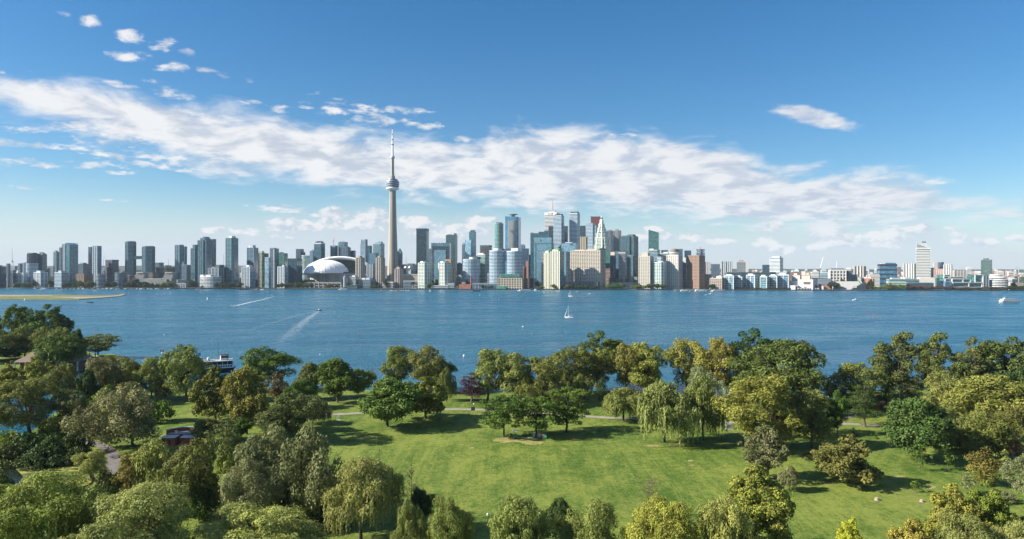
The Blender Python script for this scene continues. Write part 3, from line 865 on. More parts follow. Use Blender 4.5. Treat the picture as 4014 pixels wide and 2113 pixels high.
T('office_tower', 'glass tower with pointed gable roof right of the tall spire', 1558, 1577, 990, 420, glass=G_BLUE, band=PALE, th=1, fin=GREY, fstep=7, fw=.8)
o, a, b, zt, X, Y = BUILT['glass tower with pointed gable roof right of the tall spire']
mb = MB(); mb.add([(-a / 2, -b / 2, zt + 1.7), (a / 2, -b / 2, zt + 1.7), (a / 2, b / 2, zt + 1.7), (-a / 2, b / 2, zt + 1.7), (0, -b * .3, zt + 15), (0, b * .3, zt + 15)], [(0, 1, 4), (1, 2, 5, 4), (2, 3, 5), (3, 0, 4, 5), (0, 3, 2, 1)])
mb.build('gable_roof', glassy(G_GREEN), o)
T('office_block', 'low dark block with satellite dishes right of the spire', 1578, 1634, 1038, 420, glass=G_NAVY, band=GREY, ph=((.4, .9, 3, (0.08, 0.13, 0.10)),))
for (u_, l_) in ((1588, 'left white satellite dish on the low dark block'), (1604, 'right white satellite dish on the low dark block')):
    Yd = shore_y(u_) + 340
    d = thing('satellite_dish', l_, 'satellite dish', (px(u_, Yd), Yd, pz(1048, Yd) - 8)); mb = MB()
    mb.lathe([(.1, 0), (2.6, .5), (4.6, 1.9), (4.5, 2.1), (2.4, .9), (.1, .5)], 14); q = mb.build('reflector', paint(WHITE), d); q.rotation_euler = (R(60), 0, R(-25)); q.location = (0, 0, 8)
    mb = MB(); mb.tube([(0, 0, 0), (0, 0, 8)], .6, 5); mb.build('mount', paint(GREY), d)
T('convention_centre', 'long beige windowless convention hall right of the spire', 1578, 1660, 1077, 130, wall=paint(BEIGE), band=None, ba=.4, al=6, cap=(1.5, OFFWHITE))
T('office_block', 'low dark station block with white canopy below convention hall', 1580, 1662, 1102, 60, glass=G_DARK, band=PALE, th=1.4, ba=.3, al=4)
T('office_tower', 'huge plain dark teal glass slab right of the spire', 1632, 1681, 899, 330, glass=(0.022, 0.085, 0.098), band=(0.05, 0.10, 0.115), fh=4.6, th=1.0, al=8, cap=(5, (0.16, 0.20, 0.25)), gl=dict(cell=5.5, var=.8))
T('office_tower', 'narrow grey tower peeking right of the huge teal slab', 1679, 1692, 976, 520, glass=G_NAVY, band=GREY)
# framed portal building
o, a, b, zt, Y = T('office_tower', 'teal portal shaped office with pale glass panel set in a dark recess', 1690, 1768, 953, 260, al=4, ba=.5, wall=glassy((0.075, 0.165, 0.20)), band=None)
mb = MB(); mb.box(-a * .44, a * .44, -b * .5 - 1.2, -b * .5 - .1, 4, zt - 11); mb.build('dark_recess', glassy(G_DARK), o)
mb = MB(); mb.box(-a * .32, a * .30, -b * .5 - 3.4, -b * .5 - 1.25, 4, zt - 24); mb.build('glass_panel', glassy((0.13, 0.26, 0.33), cell=4, var=.35), o)
mb = MB()
for k in range(26):
    z = 8 + k * (zt - 40) / 26; [mb.box(s0 * a, s1 * a, -b * .5 - 2.0, -b * .5 - 1.22, z, z + 1.0) for s0, s1 in ((-.44, -.33), (.31, .44))]
mb.build('side_balcony', paint(GREY), o, kind='stuff')
T('office_tower', 'deep teal tower with stepped top behind the portal office', 1748, 1793, 924, 420, glass=(0.022, 0.085, 0.098), band=(0.05, 0.09, 0.105), al=10, ph=((.1, .5, 3, (0.05, 0.10, 0.115)), (.8, .99, 7, ('g',) + G_DTEAL)))
for (a_, b_, l_) in ((1640, 1691, 'left of two white balcony condos with teal flank, by the quay'), (1719, 1768, 'right of two white balcony condos with teal flank, by the quay')):
    T('apartment_tower', l_, a_, b_, 1032, 40, plan='oct', glass=G_GREEN, band=(0.66, 0.66, 0.62), th=1.8, out=1.0, fin=(0.60, 0.60, 0.57), fstep=13, fw=1.5, al=32, ph=((.2, .5, 6, WHITE), (.5, .8, 5, ('g',) + G_TEAL)))
T('apartment_tower', 'stepped orange brick tower behind the right white balcony condo', 1742, 1775, 1019, 120, glass=G_NAVY, band=(0.46, 0.28, 0.16), th=2.4, fin=(0.46, 0.28, 0.16), fstep=7, fw=2.2, tiers=((.8, 1.3, .1, .9, 1048, (0.46, 0.28, 0.16)),))
T('office_tower', 'thin dark tower with pink grey top right of deep teal tower', 1811, 1824, 960, 300, glass=G_NAVY, band=GREY, ph=((.2, .8, 6, (0.25, 0.17, 0.16)),))
T('office_tower', 'pale mirrored slab with dark right face behind round white condo', 1823, 1857, 940, 280, al=24, glass=G_PALE, band=None, fin=None)
T('apartment_tower', 'taller teal tower with crown behind the pale mirrored slab', 1839, 1866, 910, 420, glass=G_TEAL, band=DGREY, th=.9, ph=((.15, .85, 6, ('g',) + G_DTEAL),))
T('office_tower', 'brown black boxy office tower on the skyline', 1882, 1928, 964, 500, glass=G_DARK, band=(0.10, 0.085, 0.08), th=2.0, cap=(3, DGREY))
T('apartment_tower', 'first round white balcony condo, beside the brick smokestack', 1815, 1882, 1018, 70, plan='round', glass=G_BLUE, **W_, ph=((.45, .7, 8, WHITE), (.65, .95, 9, DGREY)))
T('apartment_tower', 'green glass condo with white cap between round white condos', 1872, 1911, 1000, 110, glass=G_GREEN, band=WHITE, th=1.2, ph=((0, .7, 6, WHITE),))
T('office_block', 'dark mid block squeezed between green condo and tall round condo', 1900, 1930, 1004, 180, glass=G_DARK, band=DGREY)
T('apartment_tower', 'second and tallest round white balcony condo, mid skyline', 1919, 1980, 984, 60, plan='round', glass=G_BLUE, **W_, ph=((.3, .65, 8, WHITE), (.6, .9, 7, DGREY)))
T('apartment_tower', 'third round white balcony condo, left of the dark teal office', 1987, 2048, 986, 50, plan='round', glass=G_BLUE, **W_, ph=((.35, .8, 11, WHITE),))
T('apartment_tower', 'slim green cylinder tower with open crown behind round condos', 1939, 1973, 878, 230, plan='round', glass=(0.03, 0.12, 0.12), band=(0.20, 0.33, 0.31), th=1.5, out=.7, ph=((.25, .75, 4, DGREY),))
# blue slab with white stripes
o, a, b, zt, Y = T('office_tower', 'tall blue glass tower with white vertical stripes and rooftop ring', 1980, 2042, 849, 420, al=12, glass=G_SKY, band=None, fin=None, slope=-.06, gl=dict(cell=4, var=.3))
mb = MB(); mb.box(-a * .28, a * .36, -b * .5 - .8, -b * .5 - .05, 4, zt - 16); mb.build('dark_panel', glassy(G_NAVY), o)
mb = MB()
for k in range(10): x = -a * .27 + k * a * .0685; mb.box(x, x + a * .026, -b * .5 - 2.2, -b * .5 - .82, 4, zt - 15.8)
mb.build('stripe', paint(WHITE), o, kind='stuff')
mb = MB(); mb.lathe([(14, zt + 6), (17, zt + 7), (17, zt + 8.6), (14, zt + 9)], 20); mb.lathe([(7, zt - 4), (7, zt + 6)], 10); mb.build('roof_ring', paint(GREY), o)
T('office_tower', 'dark navy office block beside the third round white condo', 2046, 2074, 976, 160, glass=G_NAVY, band=NAVY)
T('apartment_block', 'pinkish brick tower with tall chimney block near dark navy office', 2046, 2062, 1046, 110, glass=G_NAVY, band=(0.22, 0.13, 0.12), th=2.3, fin=(0.22, 0.13, 0.12), fstep=6, fw=2)
T('apartment_block', 'slim pink brick slab right of the pinkish brick tower', 2061, 2074, 1023, 130, wall=paint((0.24, 0.14, 0.13)), band=None)
# terminal warehouse
T('terminal_building', 'broad cream warehouse terminal with grid windows on the quay', 1954, 2054, 1092, 20, al=10, ba=.6, glass=G_NAVY, band=(0.52, 0.45, 0.33), th=2.2, fh=5.4, fin=(0.52, 0.45, 0.33), fstep=8, fw=2.4)
o, a, b, zt, X, Y = BUILT['broad cream warehouse terminal with grid windows on the quay']
mb = MB(); mb.prism([(-a * .44, -b * .4), (a * .40, -b * .4), (a * .40, b * .4), (-a * .44, b * .4)], zt + 1.7, zt + 14, 0, [(-a * .38, -b * .3), (a * .36, -b * .3), (a * .36, b * .3), (-a * .38, b * .3)])
mb.build('green_glass_storeys', glassy((0.05, 0.17, 0.14), cell=3, var=.7), o)
mb = MB(); [mb.box(-a * .45, a * .41, -b * .42, b * .42, zt + z, zt + z + .9) for z in (5.2, 9.6)]; mb.build('floor_band', paint((0.25, 0.36, 0.31)), o, kind='stuff')
mb = MB(); mb.prism([(-a * .52, -b * .5 - 14), (-a * .12, -b * .5 - 14), (-a * .12, -b * .5 - .3), (-a * .52, -b * .5 - .3)], 2.1, 11, 0, [(-a * .46, -b * .5 - 5), (-a * .2, -b * .5 - 5), (-a * .2, -b * .5 - .3), (-a * .46, -b * .5 - .3)]); mb.build('glass_atrium', glassy((0.04, 0.15, 0.11)), o)
T('warehouse_block', 'brown flank block right of the cream terminal', 2052, 2069, 1093, 40, glass=G_NAVY, band=BROWN, th=2.6)
# dark teal office with pale front
o, a, b, zt, Y = T('office_tower', 'dark teal office tower with stepped roof behind pale glass front', 2079, 2152, 917, 300, al=6, ba=.6, glass=G_TEAL, band=DGREY, th=.8, ph=((0, .14, 3, GREY), (.45, .75, 6, DGREY), (.76, .98, 10, ('g',) + G_TEAL)))
o, a, b, zt, Y = T('office_tower', 'pale blue mirrored office with round gold emblem near its top', 2093, 2162, 932, 200, al=4, ba=.5, glass=(0.16, 0.32, 0.40), band=None, gl=dict(cell=5, var=.22), tiers=((.98, 1.13, .1, .8, 952, None),))
mb = MB(); mb.box(-a * .5, a * .5, -b * .5 - .6, -b * .5 - .05, zt - 20, zt - 18.6); mb.box(-a * .42, -a * .4, -b * .5 - .6, -b * .5 - .05, 4, zt - 20.1); mb.build('reveal_line', paint((0.10, 0.18, 0.24)), o)
mb = MB(); mb.lathe([(4.0, 0), (4.0, .6)], 16); q = mb.build('emblem', paint((0.50, 0.38, 0.14)), o); q.location = (-a * .18, -b * .5 - .1, zt - 8); q.rotation_euler = (R(90), 0, 0)
mb = MB(); mb.lathe([(2.2, 0), (2.2, .4)], 12); q = mb.build('emblem_centre', paint((0.16, 0.2, 0.26)), o); q.location = (-a * .16, -b * .5 - .75, zt - 7.4); q.rotation_euler = (R(90), 0, 0)
# bank towers
o, a, b, zt, Y = T('office_tower', 'tallest white office tower with twin red and white masts', 2135, 2194, 836, 620, al=20, glass=G_NAVY, band=(0.70, 0.71, 0.70), th=2.4, fh=5.2, out=.3, ph=((.25, .8, 3, WHITE),))
mb = MB(); mb.tube([(a * .03, 0, zt + 2), (a * .03, 0, zt + 24), (a * .03, 0, zt + 52)], [1.6, 1.2, .6], 5); mb.build('mast', paint((0.42, 0.20, 0.19)), o)
mb = MB(); mb.tube([(a * .06, 6, zt + 2), (a * .06, 6, zt + 40)], [1.5, .6], 5); mb.build('mast', paint(PALE), o)
mb = MB(); mb.tube([(a * .30, 0, zt + 2), (a * .30, 0, zt + 16)], [.9, .4], 5); mb.build('mast', paint(GREY), o)
mb = MB(); mb.box(-a * .5 - .4, a * .5 + .4, -b * .5 - .7, -b * .5 - .35, zt - 9, zt + 1.4); mb.build('sign_band', paint((0.68, 0.69, 0.68)), o)
mb = MB(); mb.lathe([(3.4, 0), (3.4, .5)], 14); q = mb.build('red_emblem', paint((0.5, 0.03, 0.05)), o); q.location = (a * .14, -b * .5 - .72, zt - 4); q.rotation_euler = (R(90), 0, 0)
fc = bpy.data.curves.new('sign_letters', 'FONT'); fc.body = 'BMO'; fc.size = 6.5; fc.extrude = .2; fc.align_x = 'RIGHT'; fc.materials.append(paint((0.05, 0.08, 0.18)))
tmp_ = bpy.data.objects.new('sign_letters', fc); COL.objects.link(tmp_); bpy.context.view_layer.update()
lm = bpy.data.meshes.new_from_object(tmp_.evaluated_get(bpy.context.evaluated_depsgraph_get())); bpy.data.objects.remove(tmp_)
q = link('sign_letters', lm, o); q.location = (a * .06, -b * .5 - .95, zt - 6.5); q.rotation_euler = (R(90), 0, 0)
T('office_tower', 'black office tower hidden behind the left capped white condo', 2150, 2178, 888, 520, glass=G_DARK, band=(0.02, 0.025, 0.03))
T('office_tower', 'black office slab just right of the left capped white condo', 2208, 2227, 888, 540, glass=G_DARK, band=(0.02, 0.025, 0.03))
T('office_tower', 'black green office slab just right of the taller capped white condo', 2270, 2297, 887, 540, glass=G_DARK, band=(0.03, 0.06, 0.065))
T('apartment_tower', 'left tall white balcony condo with black cap, downtown', 2170, 2211, 848, 240, al=26, glass=G_BLUE, **W_, ph=((.06, .94, 6, (0.03, 0.04, 0.045)),))
T('apartment_tower', 'right and taller white balcony condo with black cap, downtown', 2232, 2273, 838, 260, al=26, glass=G_BLUE, **W_, ph=((.06, .94, 6, (0.03, 0.045, 0.045)),))
o, a, b, zt, Y = T('office_tower', 'mirrored blue office block with pink sign strip between capped condos', 2200, 2272, 955, 190, al=22, glass=(0.10, 0.21, 0.28), band=None, gl=dict(cell=5, var=.3), ph=((.2, .7, 3, PALE),))
mb = MB(); mb.box(-a * .42, -a * .36, -b * .5 - .5, -b * .5 - .05, zt - 8, zt - 1); mb.build('sign_panel', paint((0.45, 0.16, 0.33)), o)
mb = MB(); mb.box(a * .12, a * .32, -b * .5 - .5, -b * .5 - .05, zt - 7, zt - 1); mb.build('dark_panel', paint(NAVY), o)
T('office_tower', 'dark lower office between mirrored block and cream hotel slab', 2219, 2240, 988, 120, glass=G_DARK, band=DGREY)
for (a_, b_, v_, l_) in ((2134, 2163, 991, 'left condo of the cream striped pair with green roof'), (2160, 2211, 985, 'right and wider condo of the cream striped pair with green roof')):
    o, a, b, zt, Y = T('apartment_tower', l_, a_, b_, v_, 20 if b_ > 2200 else 45, al=34, ba=.95, glass=G_TEAL, band=None, fin=None)
    mb = MB(); bands(mb, plan_pts('box'), a, b, 2, zt, 4.4, 1.5, .6); mb.build('floor_band', paint((0.16, 0.22, 0.23)), o, kind='stuff')
    mb = MB(); fins_on(mb, plan_pts('box'), a, b, 2, zt, 5.5, 2.7, 1.0, 0, (0,)); mb.build('cream_pier', paint((0.60, 0.555, 0.43)), o, kind='stuff')
    mb = MB(); mb.box(-a * .4, a * .3, -b * .4, b * .4, zt + .02, zt + 5); mb.build('roof_house', paint((0.55, 0.51, 0.42)), o)
    mb = MB(); mb.box(-a * .1, a * .46, -b * .45, b * .45, zt + 5.01, zt + 8); mb.build('green_roof', paint((0.10, 0.40, 0.16)), o)
T('apartment_tower', 'dark flank tower left of the cream striped pair', 2122, 2135, 993, 60, glass=G_DARK, band=CONC, th=1.5)
# hotel slab
T('hotel', 'very wide cream hotel slab with fine balcony grid, facing the water', 2237, 2372, 984, 80, al=30, ba=.40, glass=G_NAVY, band=(0.52, 0.45, 0.365), th=1.9, fh=4.2, out=.7, fin=(0.52, 0.45, 0.365), fstep=7.5, fw=1.7, fout=.6, ph=((.1, .45, 3, BEIGE), (.5, .85, 4, BEIGE)))
T('hotel_podium', 'dark low podium with slanted ribs at the foot of the cream hotel', 2225, 2345, 1107, 45, al=10, ba=.35, glass=G_DARK, band=DGREY, th=1.2, fin=GREY, fstep=12, fw=1)
T('office_tower', 'warm beige ribbed tower rising behind the cream hotel', 2270, 2301, 928, 330, glass=G_NAVY, band=None, fin=(0.48, 0.42, 0.33), fstep=6, fw=3.4)
T('office_tower', 'pale grey office tower with stepped mirrored right side', 2296, 2333, 877, 420, al=28, glass=G_BLUE, band=PALE, th=2.2, fh=5, tiers=((1.0, 1.35, .2, .9, 884, PALE),))
T('office_tower', 'flat dark red granite tower topping the downtown cluster', 2316, 2361, 850, 640, al=20, wall=paint((0.095, 0.024, 0.030), .5), band=None, tiers=((-.02, .10, 0, .8, 849, (0.09, 0.025, 0.03)),))
# stepped white tower with spire
Yp = shore_y(2358) + 380
st = thing('office_tower', 'white stepped office tower climbing to a spire with green lantern', 'building', (px(2358, Yp), Yp, 0), -R(30))
k_ = Yp / F
mb, bn = MB(), MB()
for i, (w, v2, v1) in enumerate(((52, 1126, 958), (45, 958, 934), (37, 934, 911), (28, 911, 893), (20, 893, 878), (12, 878, 864))):
    h = w * k_ * .47; zl, zh = (pz(v2, Yp) if i else 2.0), pz(v1, Yp)
    mb.prism([(x * 2 * h, y * 2 * h) for x, y in plan_pts('notch')], zl, zh)
    z = zl + 2
    while z < zh - 1: bn.prism([(x * 2 * (h + .4), y * 2 * (h + .4)) for x, y in plan_pts('notch')], z, z + 1.8); z += 4.6
    for s in (-1, 1):
        bn.box(s * h * .5 - 1.6, s * h * .5 + 1.6, -h - 1.4, -h - .1, zl, zh + 2)
mb.build('facade', glassy(G_GREEN), st); bn.build('white_band', paint((0.70, 0.71, 0.66)), st, kind='stuff')
mb = MB(); mb.lathe([(3.4, pz(863, Yp)), (3.0, pz(852, Yp)), (2.2, pz(848, Yp)), (.2, pz(845, Yp))], 8); mb.build('spire', paint(WHITE), st)
mb = MB(); mb.lathe([(4.6, pz(857.5, Yp)), (4.6, pz(853, Yp))], 10); mb.build('lantern', paint((0.02, 0.22, 0.14)), st)
T('office_tower', 'left grey tower of the pair right of the stepped white spire', 2379, 2406, 906, 470, plan='notch', glass=G_BLUE, band=GREY, fin=GREY, fstep=6, fw=2, ph=((.2, .7, 3, GREY),))
T('office_tower', 'right grey tower of the pair right of the stepped white spire', 2406, 2434, 905, 440, plan='notch', glass=G_BLUE, band=(0.30, 0.29, 0.29), fin=(0.30, 0.29, 0.29), fstep=6, fw=2, ph=((.2, .7, 4, GREY),))
T('office_tower', 'broad dark teal tower closing the downtown cluster on its right', 2430, 2501, 928, 200, al=30, plan='notch', glass=(0.02, 0.075, 0.10), band=(0.06, 0.10, 0.115), th=1, fin=(0.05, 0.08, 0.1), fstep=10, fw=1.2, ph=((.1, .5, 4, GREY), (.55, .9, 6, (0.06, 0.1, 0.115))))
T('apartment_tower', 'dark slab with cream top box right of the hotel', 2392, 2414, 1003, 90, al=30, glass=G_NAVY, band=DGREY, ph=((0, .98, 13, BEIGE),))
T('apartment_tower', 'grey mid slab behind the cream topped dark slab', 2410, 2430, 988, 130, glass=G_BLUE, band=GREY)
T('apartment_tower', 'grey slab with pale roof rim in front of broad teal tower', 2425, 2458, 992, 100, al=26, glass=G_NAVY, band=(0.20, 0.20, 0.21), cap=(2, BEIGE))
T('office_block', 'stacked teal lowrise with green floors right of the hotel', 2370, 2395, 992, 240, glass=G_GREEN, band=(0.06, 0.14, 0.14), th=1.6)
T('office_block', 'small reddish stepped block below the stacked teal lowrise', 2371, 2396, 1055, 170, glass=G_NAVY, band=(0.36, 0.24, 0.20), th=2.2)
T('office_block', 'wide dark base block under the broad dark teal tower', 2385, 2500, 1110, 60, ba=.4, al=6, glass=G_DARK, band=DGREY)
# --- east of downtown
T('apartment_tower', 'lone dark green tower with blade like sloping top', 2542, 2583, 901, 330, al=14, glass=(0.02, 0.10, 0.10), band=(0.10, 0.20, 0.19), th=.9, slope=-.30)
T('apartment_tower', 'cream shore tower with shaded right face, east of downtown', 2504, 2561, 1006, 60, al=30, glass=G_NAVY, band=(0.47, 0.435, 0.37), th=2.4, out=.3, fin=(0.47, 0.435, 0.37), fstep=5.5, fw=2.6, ph=((.2, .75, 14, BEIGE),))
T('apartment_tower', 'teal tower with white cornered top right of the cream shore tower', 2543, 2587, 982, 150, al=30, glass=G_DTEAL, band=PALE, th=1, ph=((.0, .5, 5, OFFWHITE),))
T('apartment_tower', 'small stepped green and white condo in front of cream hotel tower', 2559, 2612, 1030, 50, al=34, plan='oct', glass=G_TEAL, band=(0.62, 0.66, 0.6), th=1.5, fin=(0.60, 0.62, 0.55), fstep=9, fw=1.6, tiers=((.2, .9, .2, .9, 1022, WHITE), (.35, .7, .3, .8, 1008, WHITE)))
T('apartment_tower', 'green glass tower with white upper right, behind the stepped condo', 2586, 2623, 994, 180, glass=G_GREEN, band=WHITE, th=1.2, ph=((.4, .95, 4, WHITE),))
o, a, b, zt, Y = T('hotel', 'cream hotel tower with round revolving restaurant on its roof', 2614, 2674, 1001, 70, al=34, glass=G_NAVY, band=(0.50, 0.48, 0.44), th=2.5, out=.3, fin=(0.50, 0.48, 0.44), fstep=6, fw=3.4)
mb = MB(); mb.lathe([(9, zt + 1.7), (12, zt + 4), (15, zt + 6), (15.4, zt + 9), (14, zt + 10)], 24); mb.build('round_restaurant', paint(OFFWHITE), o)
mb = MB(); mb.lathe([(11, zt + 10.01), (12.4, zt + 11), (12.0, zt + 15), (9, zt + 19.5), (2, zt + 20.5)], 20); mb.build('round_roof', paint((0.17, 0.135, 0.10)), o)
T('office_tower', 'dark teal tower behind the round topped hotel', 2655, 2676, 978, 220, glass=G_DTEAL, band=DGREY)
T('office_block', 'dull purple office top behind the stepped condo, east', 2592, 2618, 982, 420, glass=G_NAVY, band=(0.10, 0.10, 0.14))
T('office_tower', 'blue black tower between hotel and brown slab, east', 2683, 2710, 984, 300, glass=G_NAVY, band=NAVY, th=.8)
T('office_block', 'small bright white block between hotel and brown slab, east', 2671, 2689, 1010, 200, wall=paint(WHITE), band=None)
T('apartment_block', 'sloping grey slab attached right of the round topped hotel', 2668, 2697, 1033, 90, al=32, glass=G_NAVY, band=GREY, th=2)
o, a, b, zt, Y = T('office_tower', 'brown slab tower with sunlit narrow left face and plain dark front', 2694, 2762, 1003, 60, al=62, ba=.42, glass=G_NAVY, band=(0.24, 0.155, 0.11), th=2.6, out=.4, fin=(0.24, 0.155, 0.11), fstep=6, fw=2.2)
mb = MB(); mb.box(a * .5 + 1.0, a * .5 + 1.3, -b * .2, b * .3, pz(1076, Y), pz(1073.5, Y)); mb.build('sign_panel', paint((0.45, 0.12, 0.12)), o)
o, a, b, zt, Y = T('apartment_tower', 'unfinished pale tower with red hoist behind the brown slab', 2730, 2763, 979, 210, glass=G_PALE, band=DGREY, fh=14, th=4)
mb = MB(); mb.box(-1, 1, -b * .5 - 3, -b * .5 - 1, 2, zt + 8); mb.build('hoist', paint((0.4, 0.08, 0.08)), o)
T('warehouse_block', 'dark low warehouse right of the brown slab', 2758, 2790, 1077, 60, glass=G_NAVY, band=BROWN, ba=.6)
T('office_block', 'beige brick lowrise with strip windows east of the brown slab', 2783, 2839, 1092, 20, al=30, glass=G_NAVY, band=(0.42, 0.34, 0.27), th=2.2, fin=(0.40, 0.32, 0.26), fstep=6, fw=1.6, ph=((.5, .95, 7, WHITE),))
# row of teal and white condo blocks
for i, (a_, b_) in enumerate(((2841, 2888), (2880, 2914), (2926, 2972), (2980, 3012), (3016, 3056), (3050, 3096))):
    w_ = ('first', 'second', 'third', 'fourth', 'fifth', 'sixth')[i]
    T('apartment_block', w_ + ' block from the left in the row of teal and white quay condos', a_, b_, (1082, 1087, 1080, 1085, 1083, 1078)[i], 20 + (i % 3) * 9, al=(38, 30, 42, 34, 40, 28)[i], ba=1.0, glass=(G_TEAL, G_DTEAL, G_BLUE)[i % 3], band=(0.50, 0.55, 0.56), th=.9, fh=5.2, fin=(0.60, 0.62, 0.61), fstep=16, fw=1.5, fsides=(0,), cap=(1.2, OFFWHITE), ph=((.1, .7, 5, WHITE),), group='teal and white quay condos')
T('office_block', 'long flat teal office roofline behind the quay condo row', 2842, 3096, 1069, 110, al=2, ba=.12, glass=G_DTEAL, band=(0.10, 0.16, 0.18), th=1.2)
T('apartment_tower', 'white and green slab at the right end of the condo row', 3042, 3084, 1068, 60, glass=G_GREEN, band=PALE, th=2)
T('apartment_tower', 'white banded tower with dark right half, east waterfront', 3018, 3069, 1012, 240, al=40, glass=G_BLUE, band=WHITE, th=2.2, out=1.0, ph=((.2, .9, 5, WHITE),))
T('office_block', 'plain slate blue block left of the white banded east tower', 2988, 3019, 1040, 300, glass=G_NAVY, band=NAVY)
T('apartment_tower', 'twin rib white tower far behind the quay condos', 2829, 2847, 1024, 1300, glass=G_PALE, band=None, fin=OFFWHITE, fstep=9, fw=5)
T('apartment_tower', 'white ribbed tower with grey flank far behind the quay condos', 2845, 2868, 1025, 1250, glass=G_BLUE, band=None, fin=OFFWHITE, fstep=9, fw=5)
T('apartment_tower', 'grey gridded tower with reddish roof far behind the quay condos', 2889, 2922, 1027, 900, glass=G_DTEAL, band=OFFWHITE, th=1.6, fin=GREY, ph=((.2, .8, 5, (0.3, 0.17, 0.15)),))
T('apartment_tower', 'plain white slab right of the grey gridded far tower', 2921, 2934, 1024, 1300, wall=paint(OFFWHITE), band=None)
T('apartment_tower', 'pinkish pale tower far right of the brown slab', 2764, 2783, 1027, 1400, glass=G_PALE, band=None, fin=(0.5, 0.42, 0.38), fstep=8, fw=4)
T('office_block', 'slate block between pinkish and ribbed far towers', 2787, 2822, 1036, 1000, glass=G_NAVY, band=GREY)

# further towers filling the gaps of the cluster
for (u0, u1, v, dy, g_, b_, l) in ((1792, 1812, 1034, 380, G_NAVY, GREY, 'slim slate tower right of the deep teal tower with stepped top'), (1864, 1885, 1008, 460, G_DTEAL, GREY, 'teal tower left of the brown black boxy office'), (1926, 1943, 1004, 480, G_BLUE, PALE, 'pale blue tower right of the brown black boxy office'),
        (2040, 2058, 962, 520, G_BLUE, GREY, 'grey blue tower just right of the white striped blue tower'), (2060, 2080, 1000, 420, G_NAVY, DGREY, 'slate tower left of the dark teal office with stepped roof'), (2296, 2320, 918, 560, G_BLUE, PALE, 'blue tower between warm beige ribbed tower and mirrored steps'), (2360, 2384, 908, 540, G_DTEAL, GREY, 'teal tower in the shade right of the white spire'),
        (2500, 2514, 1046, 380, G_NAVY, GREY, 'low slate tower right of the broad dark teal tower'), (2458, 2484, 1004, 140, G_TEAL, GREY, 'teal midrise in front of the broad dark teal tower'), (2584, 2602, 1004, 330, G_BLUE, PALE, 'pale blue midrise behind the stepped condo'), (2636, 2660, 992, 300, G_BLUE, GREY, 'grey blue midrise behind the round topped hotel'),
        (1690, 1708, 1010, 420, G_BLUE, GREY, 'grey blue tower hidden behind the teal portal office'), (1580, 1602, 1052, 500, G_DTEAL, GREY, 'teal low tower behind the satellite dish block'), (1600, 1634, 1062, 320, G_BLUE, PALE, 'pale blue midrise left of the huge teal slab'), (2114, 2136, 962, 420, G_TEAL, GREY, 'teal tower behind the cream striped pair')):
    T('office_tower', l, u0, u1, v, dy, glass=g_, band=b_, th=1.0, fin=b_, fstep=9, fw=.7, ph=((.15, .7, 3, GREY),))
T('sugar_silo_block', 'white sugar warehouse with dark bays on the east quay', 3127, 3196, 1096, 20, al=34, wall=paint(WHITE), band=None, ba=.8)
o, a, b, zt, X, Y = BUILT['white sugar warehouse with dark bays on the east quay']
mb = MB(); mb.box(-a * .12, a * .34, -b * .5 - .5, -b * .5 - .05, zt - 14, zt - 6); mb.box(-a * .1, a * .1, -b * .5 - .5, -b * .5 - .05, 3, 9); mb.build('loading_bay', paint((0.12, 0.09, 0.08)), o)
T('factory_block', 'cream stepped factory tower behind the white sugar warehouse', 3138, 3180, 1080, 90, al=30, wall=paint((0.52, 0.47, 0.40)), band=None, ph=((.1, .5, 14, OFFWHITE), (.55, .9, 9, BEIGE)))
T('factory_block', 'white factory cube left of the sugar warehouse', 3104, 3142, 1079, 60, al=34, wall=paint(OFFWHITE), band=None, ba=.9, ph=((.2, .6, 5, WHITE),))
T('factory_block', 'pale slope roofed shed between tank and sugar warehouse', 3094, 3128, 1102, 40, al=30, wall=paint(PALE), band=None)
T('factory_block', 'low grey purple shed in front of the factory cube', 3096, 3130, 1118, 15, al=25, wall=paint((0.28, 0.28, 0.33)), band=None)
T('storage_shed', 'blue grey corrugated sugar shed with dark siding', 3206, 3256, 1094, 40, al=20, ba=.6, wall=paint((0.17, 0.19, 0.24)), band=(0.13, 0.145, 0.19), fh=9, th=2)
T('storage_shed', 'dark shed wedged between sugar warehouse and corrugated shed', 3186, 3212, 1088, 80, wall=paint(DGREY), band=None)
T('office_block', 'white gridded tiered office block, east waterfront', 3248, 3316, 1060, 110, al=14, ba=.7, glass=G_NAVY, band=(0.60, 0.56, 0.52), th=3.2, fh=9.5, fin=(0.60, 0.56, 0.52), fstep=9, fw=3.4, ph=((.05, .9, 7, GREY),))
T('office_block', 'dark glass wing right of the white gridded tiered office', 3313, 3342, 1063, 120, al=30, glass=G_DTEAL, band=DGREY)
T('office_block', 'dark lower wing stepping down right of the dark glass wing', 3338, 3362, 1078, 120, al=30, glass=G_NAVY, band=DGREY)
T('office_block', 'cream office with teal flank left of the white gridded office', 3186, 3216, 1066, 200, al=40, glass=G_NAVY, band=OFFWHITE, th=2.2)
T('office_block', 'teal glass office in front of white gridded office', 3214, 3248, 1070, 150, al=30, glass=G_TEAL, band=PALE)
T('brick_warehouse', 'dark red brick roofs far behind the factory cube', 3100, 3148, 1066, 500, wall=paint((0.20, 0.11, 0.09)), band=None, ba=.4)
T('brick_warehouse', 'dull pinkish flat block behind cream factory tower', 3140, 3176, 1064, 300, wall=paint((0.30, 0.24, 0.22)), band=(0.24, 0.19, 0.17), th=2)
T('brick_warehouse', 'orange red brick building with white roof units near green crane', 3378, 3425, 1092, 120, al=34, ba=.5, glass=G_NAVY, band=(0.42, 0.21, 0.15), th=3, fin=(0.42, 0.21, 0.15), fstep=7, fw=3.5, ph=((.2, .4, 4, WHITE), (.5, .8, 4, OFFWHITE)))
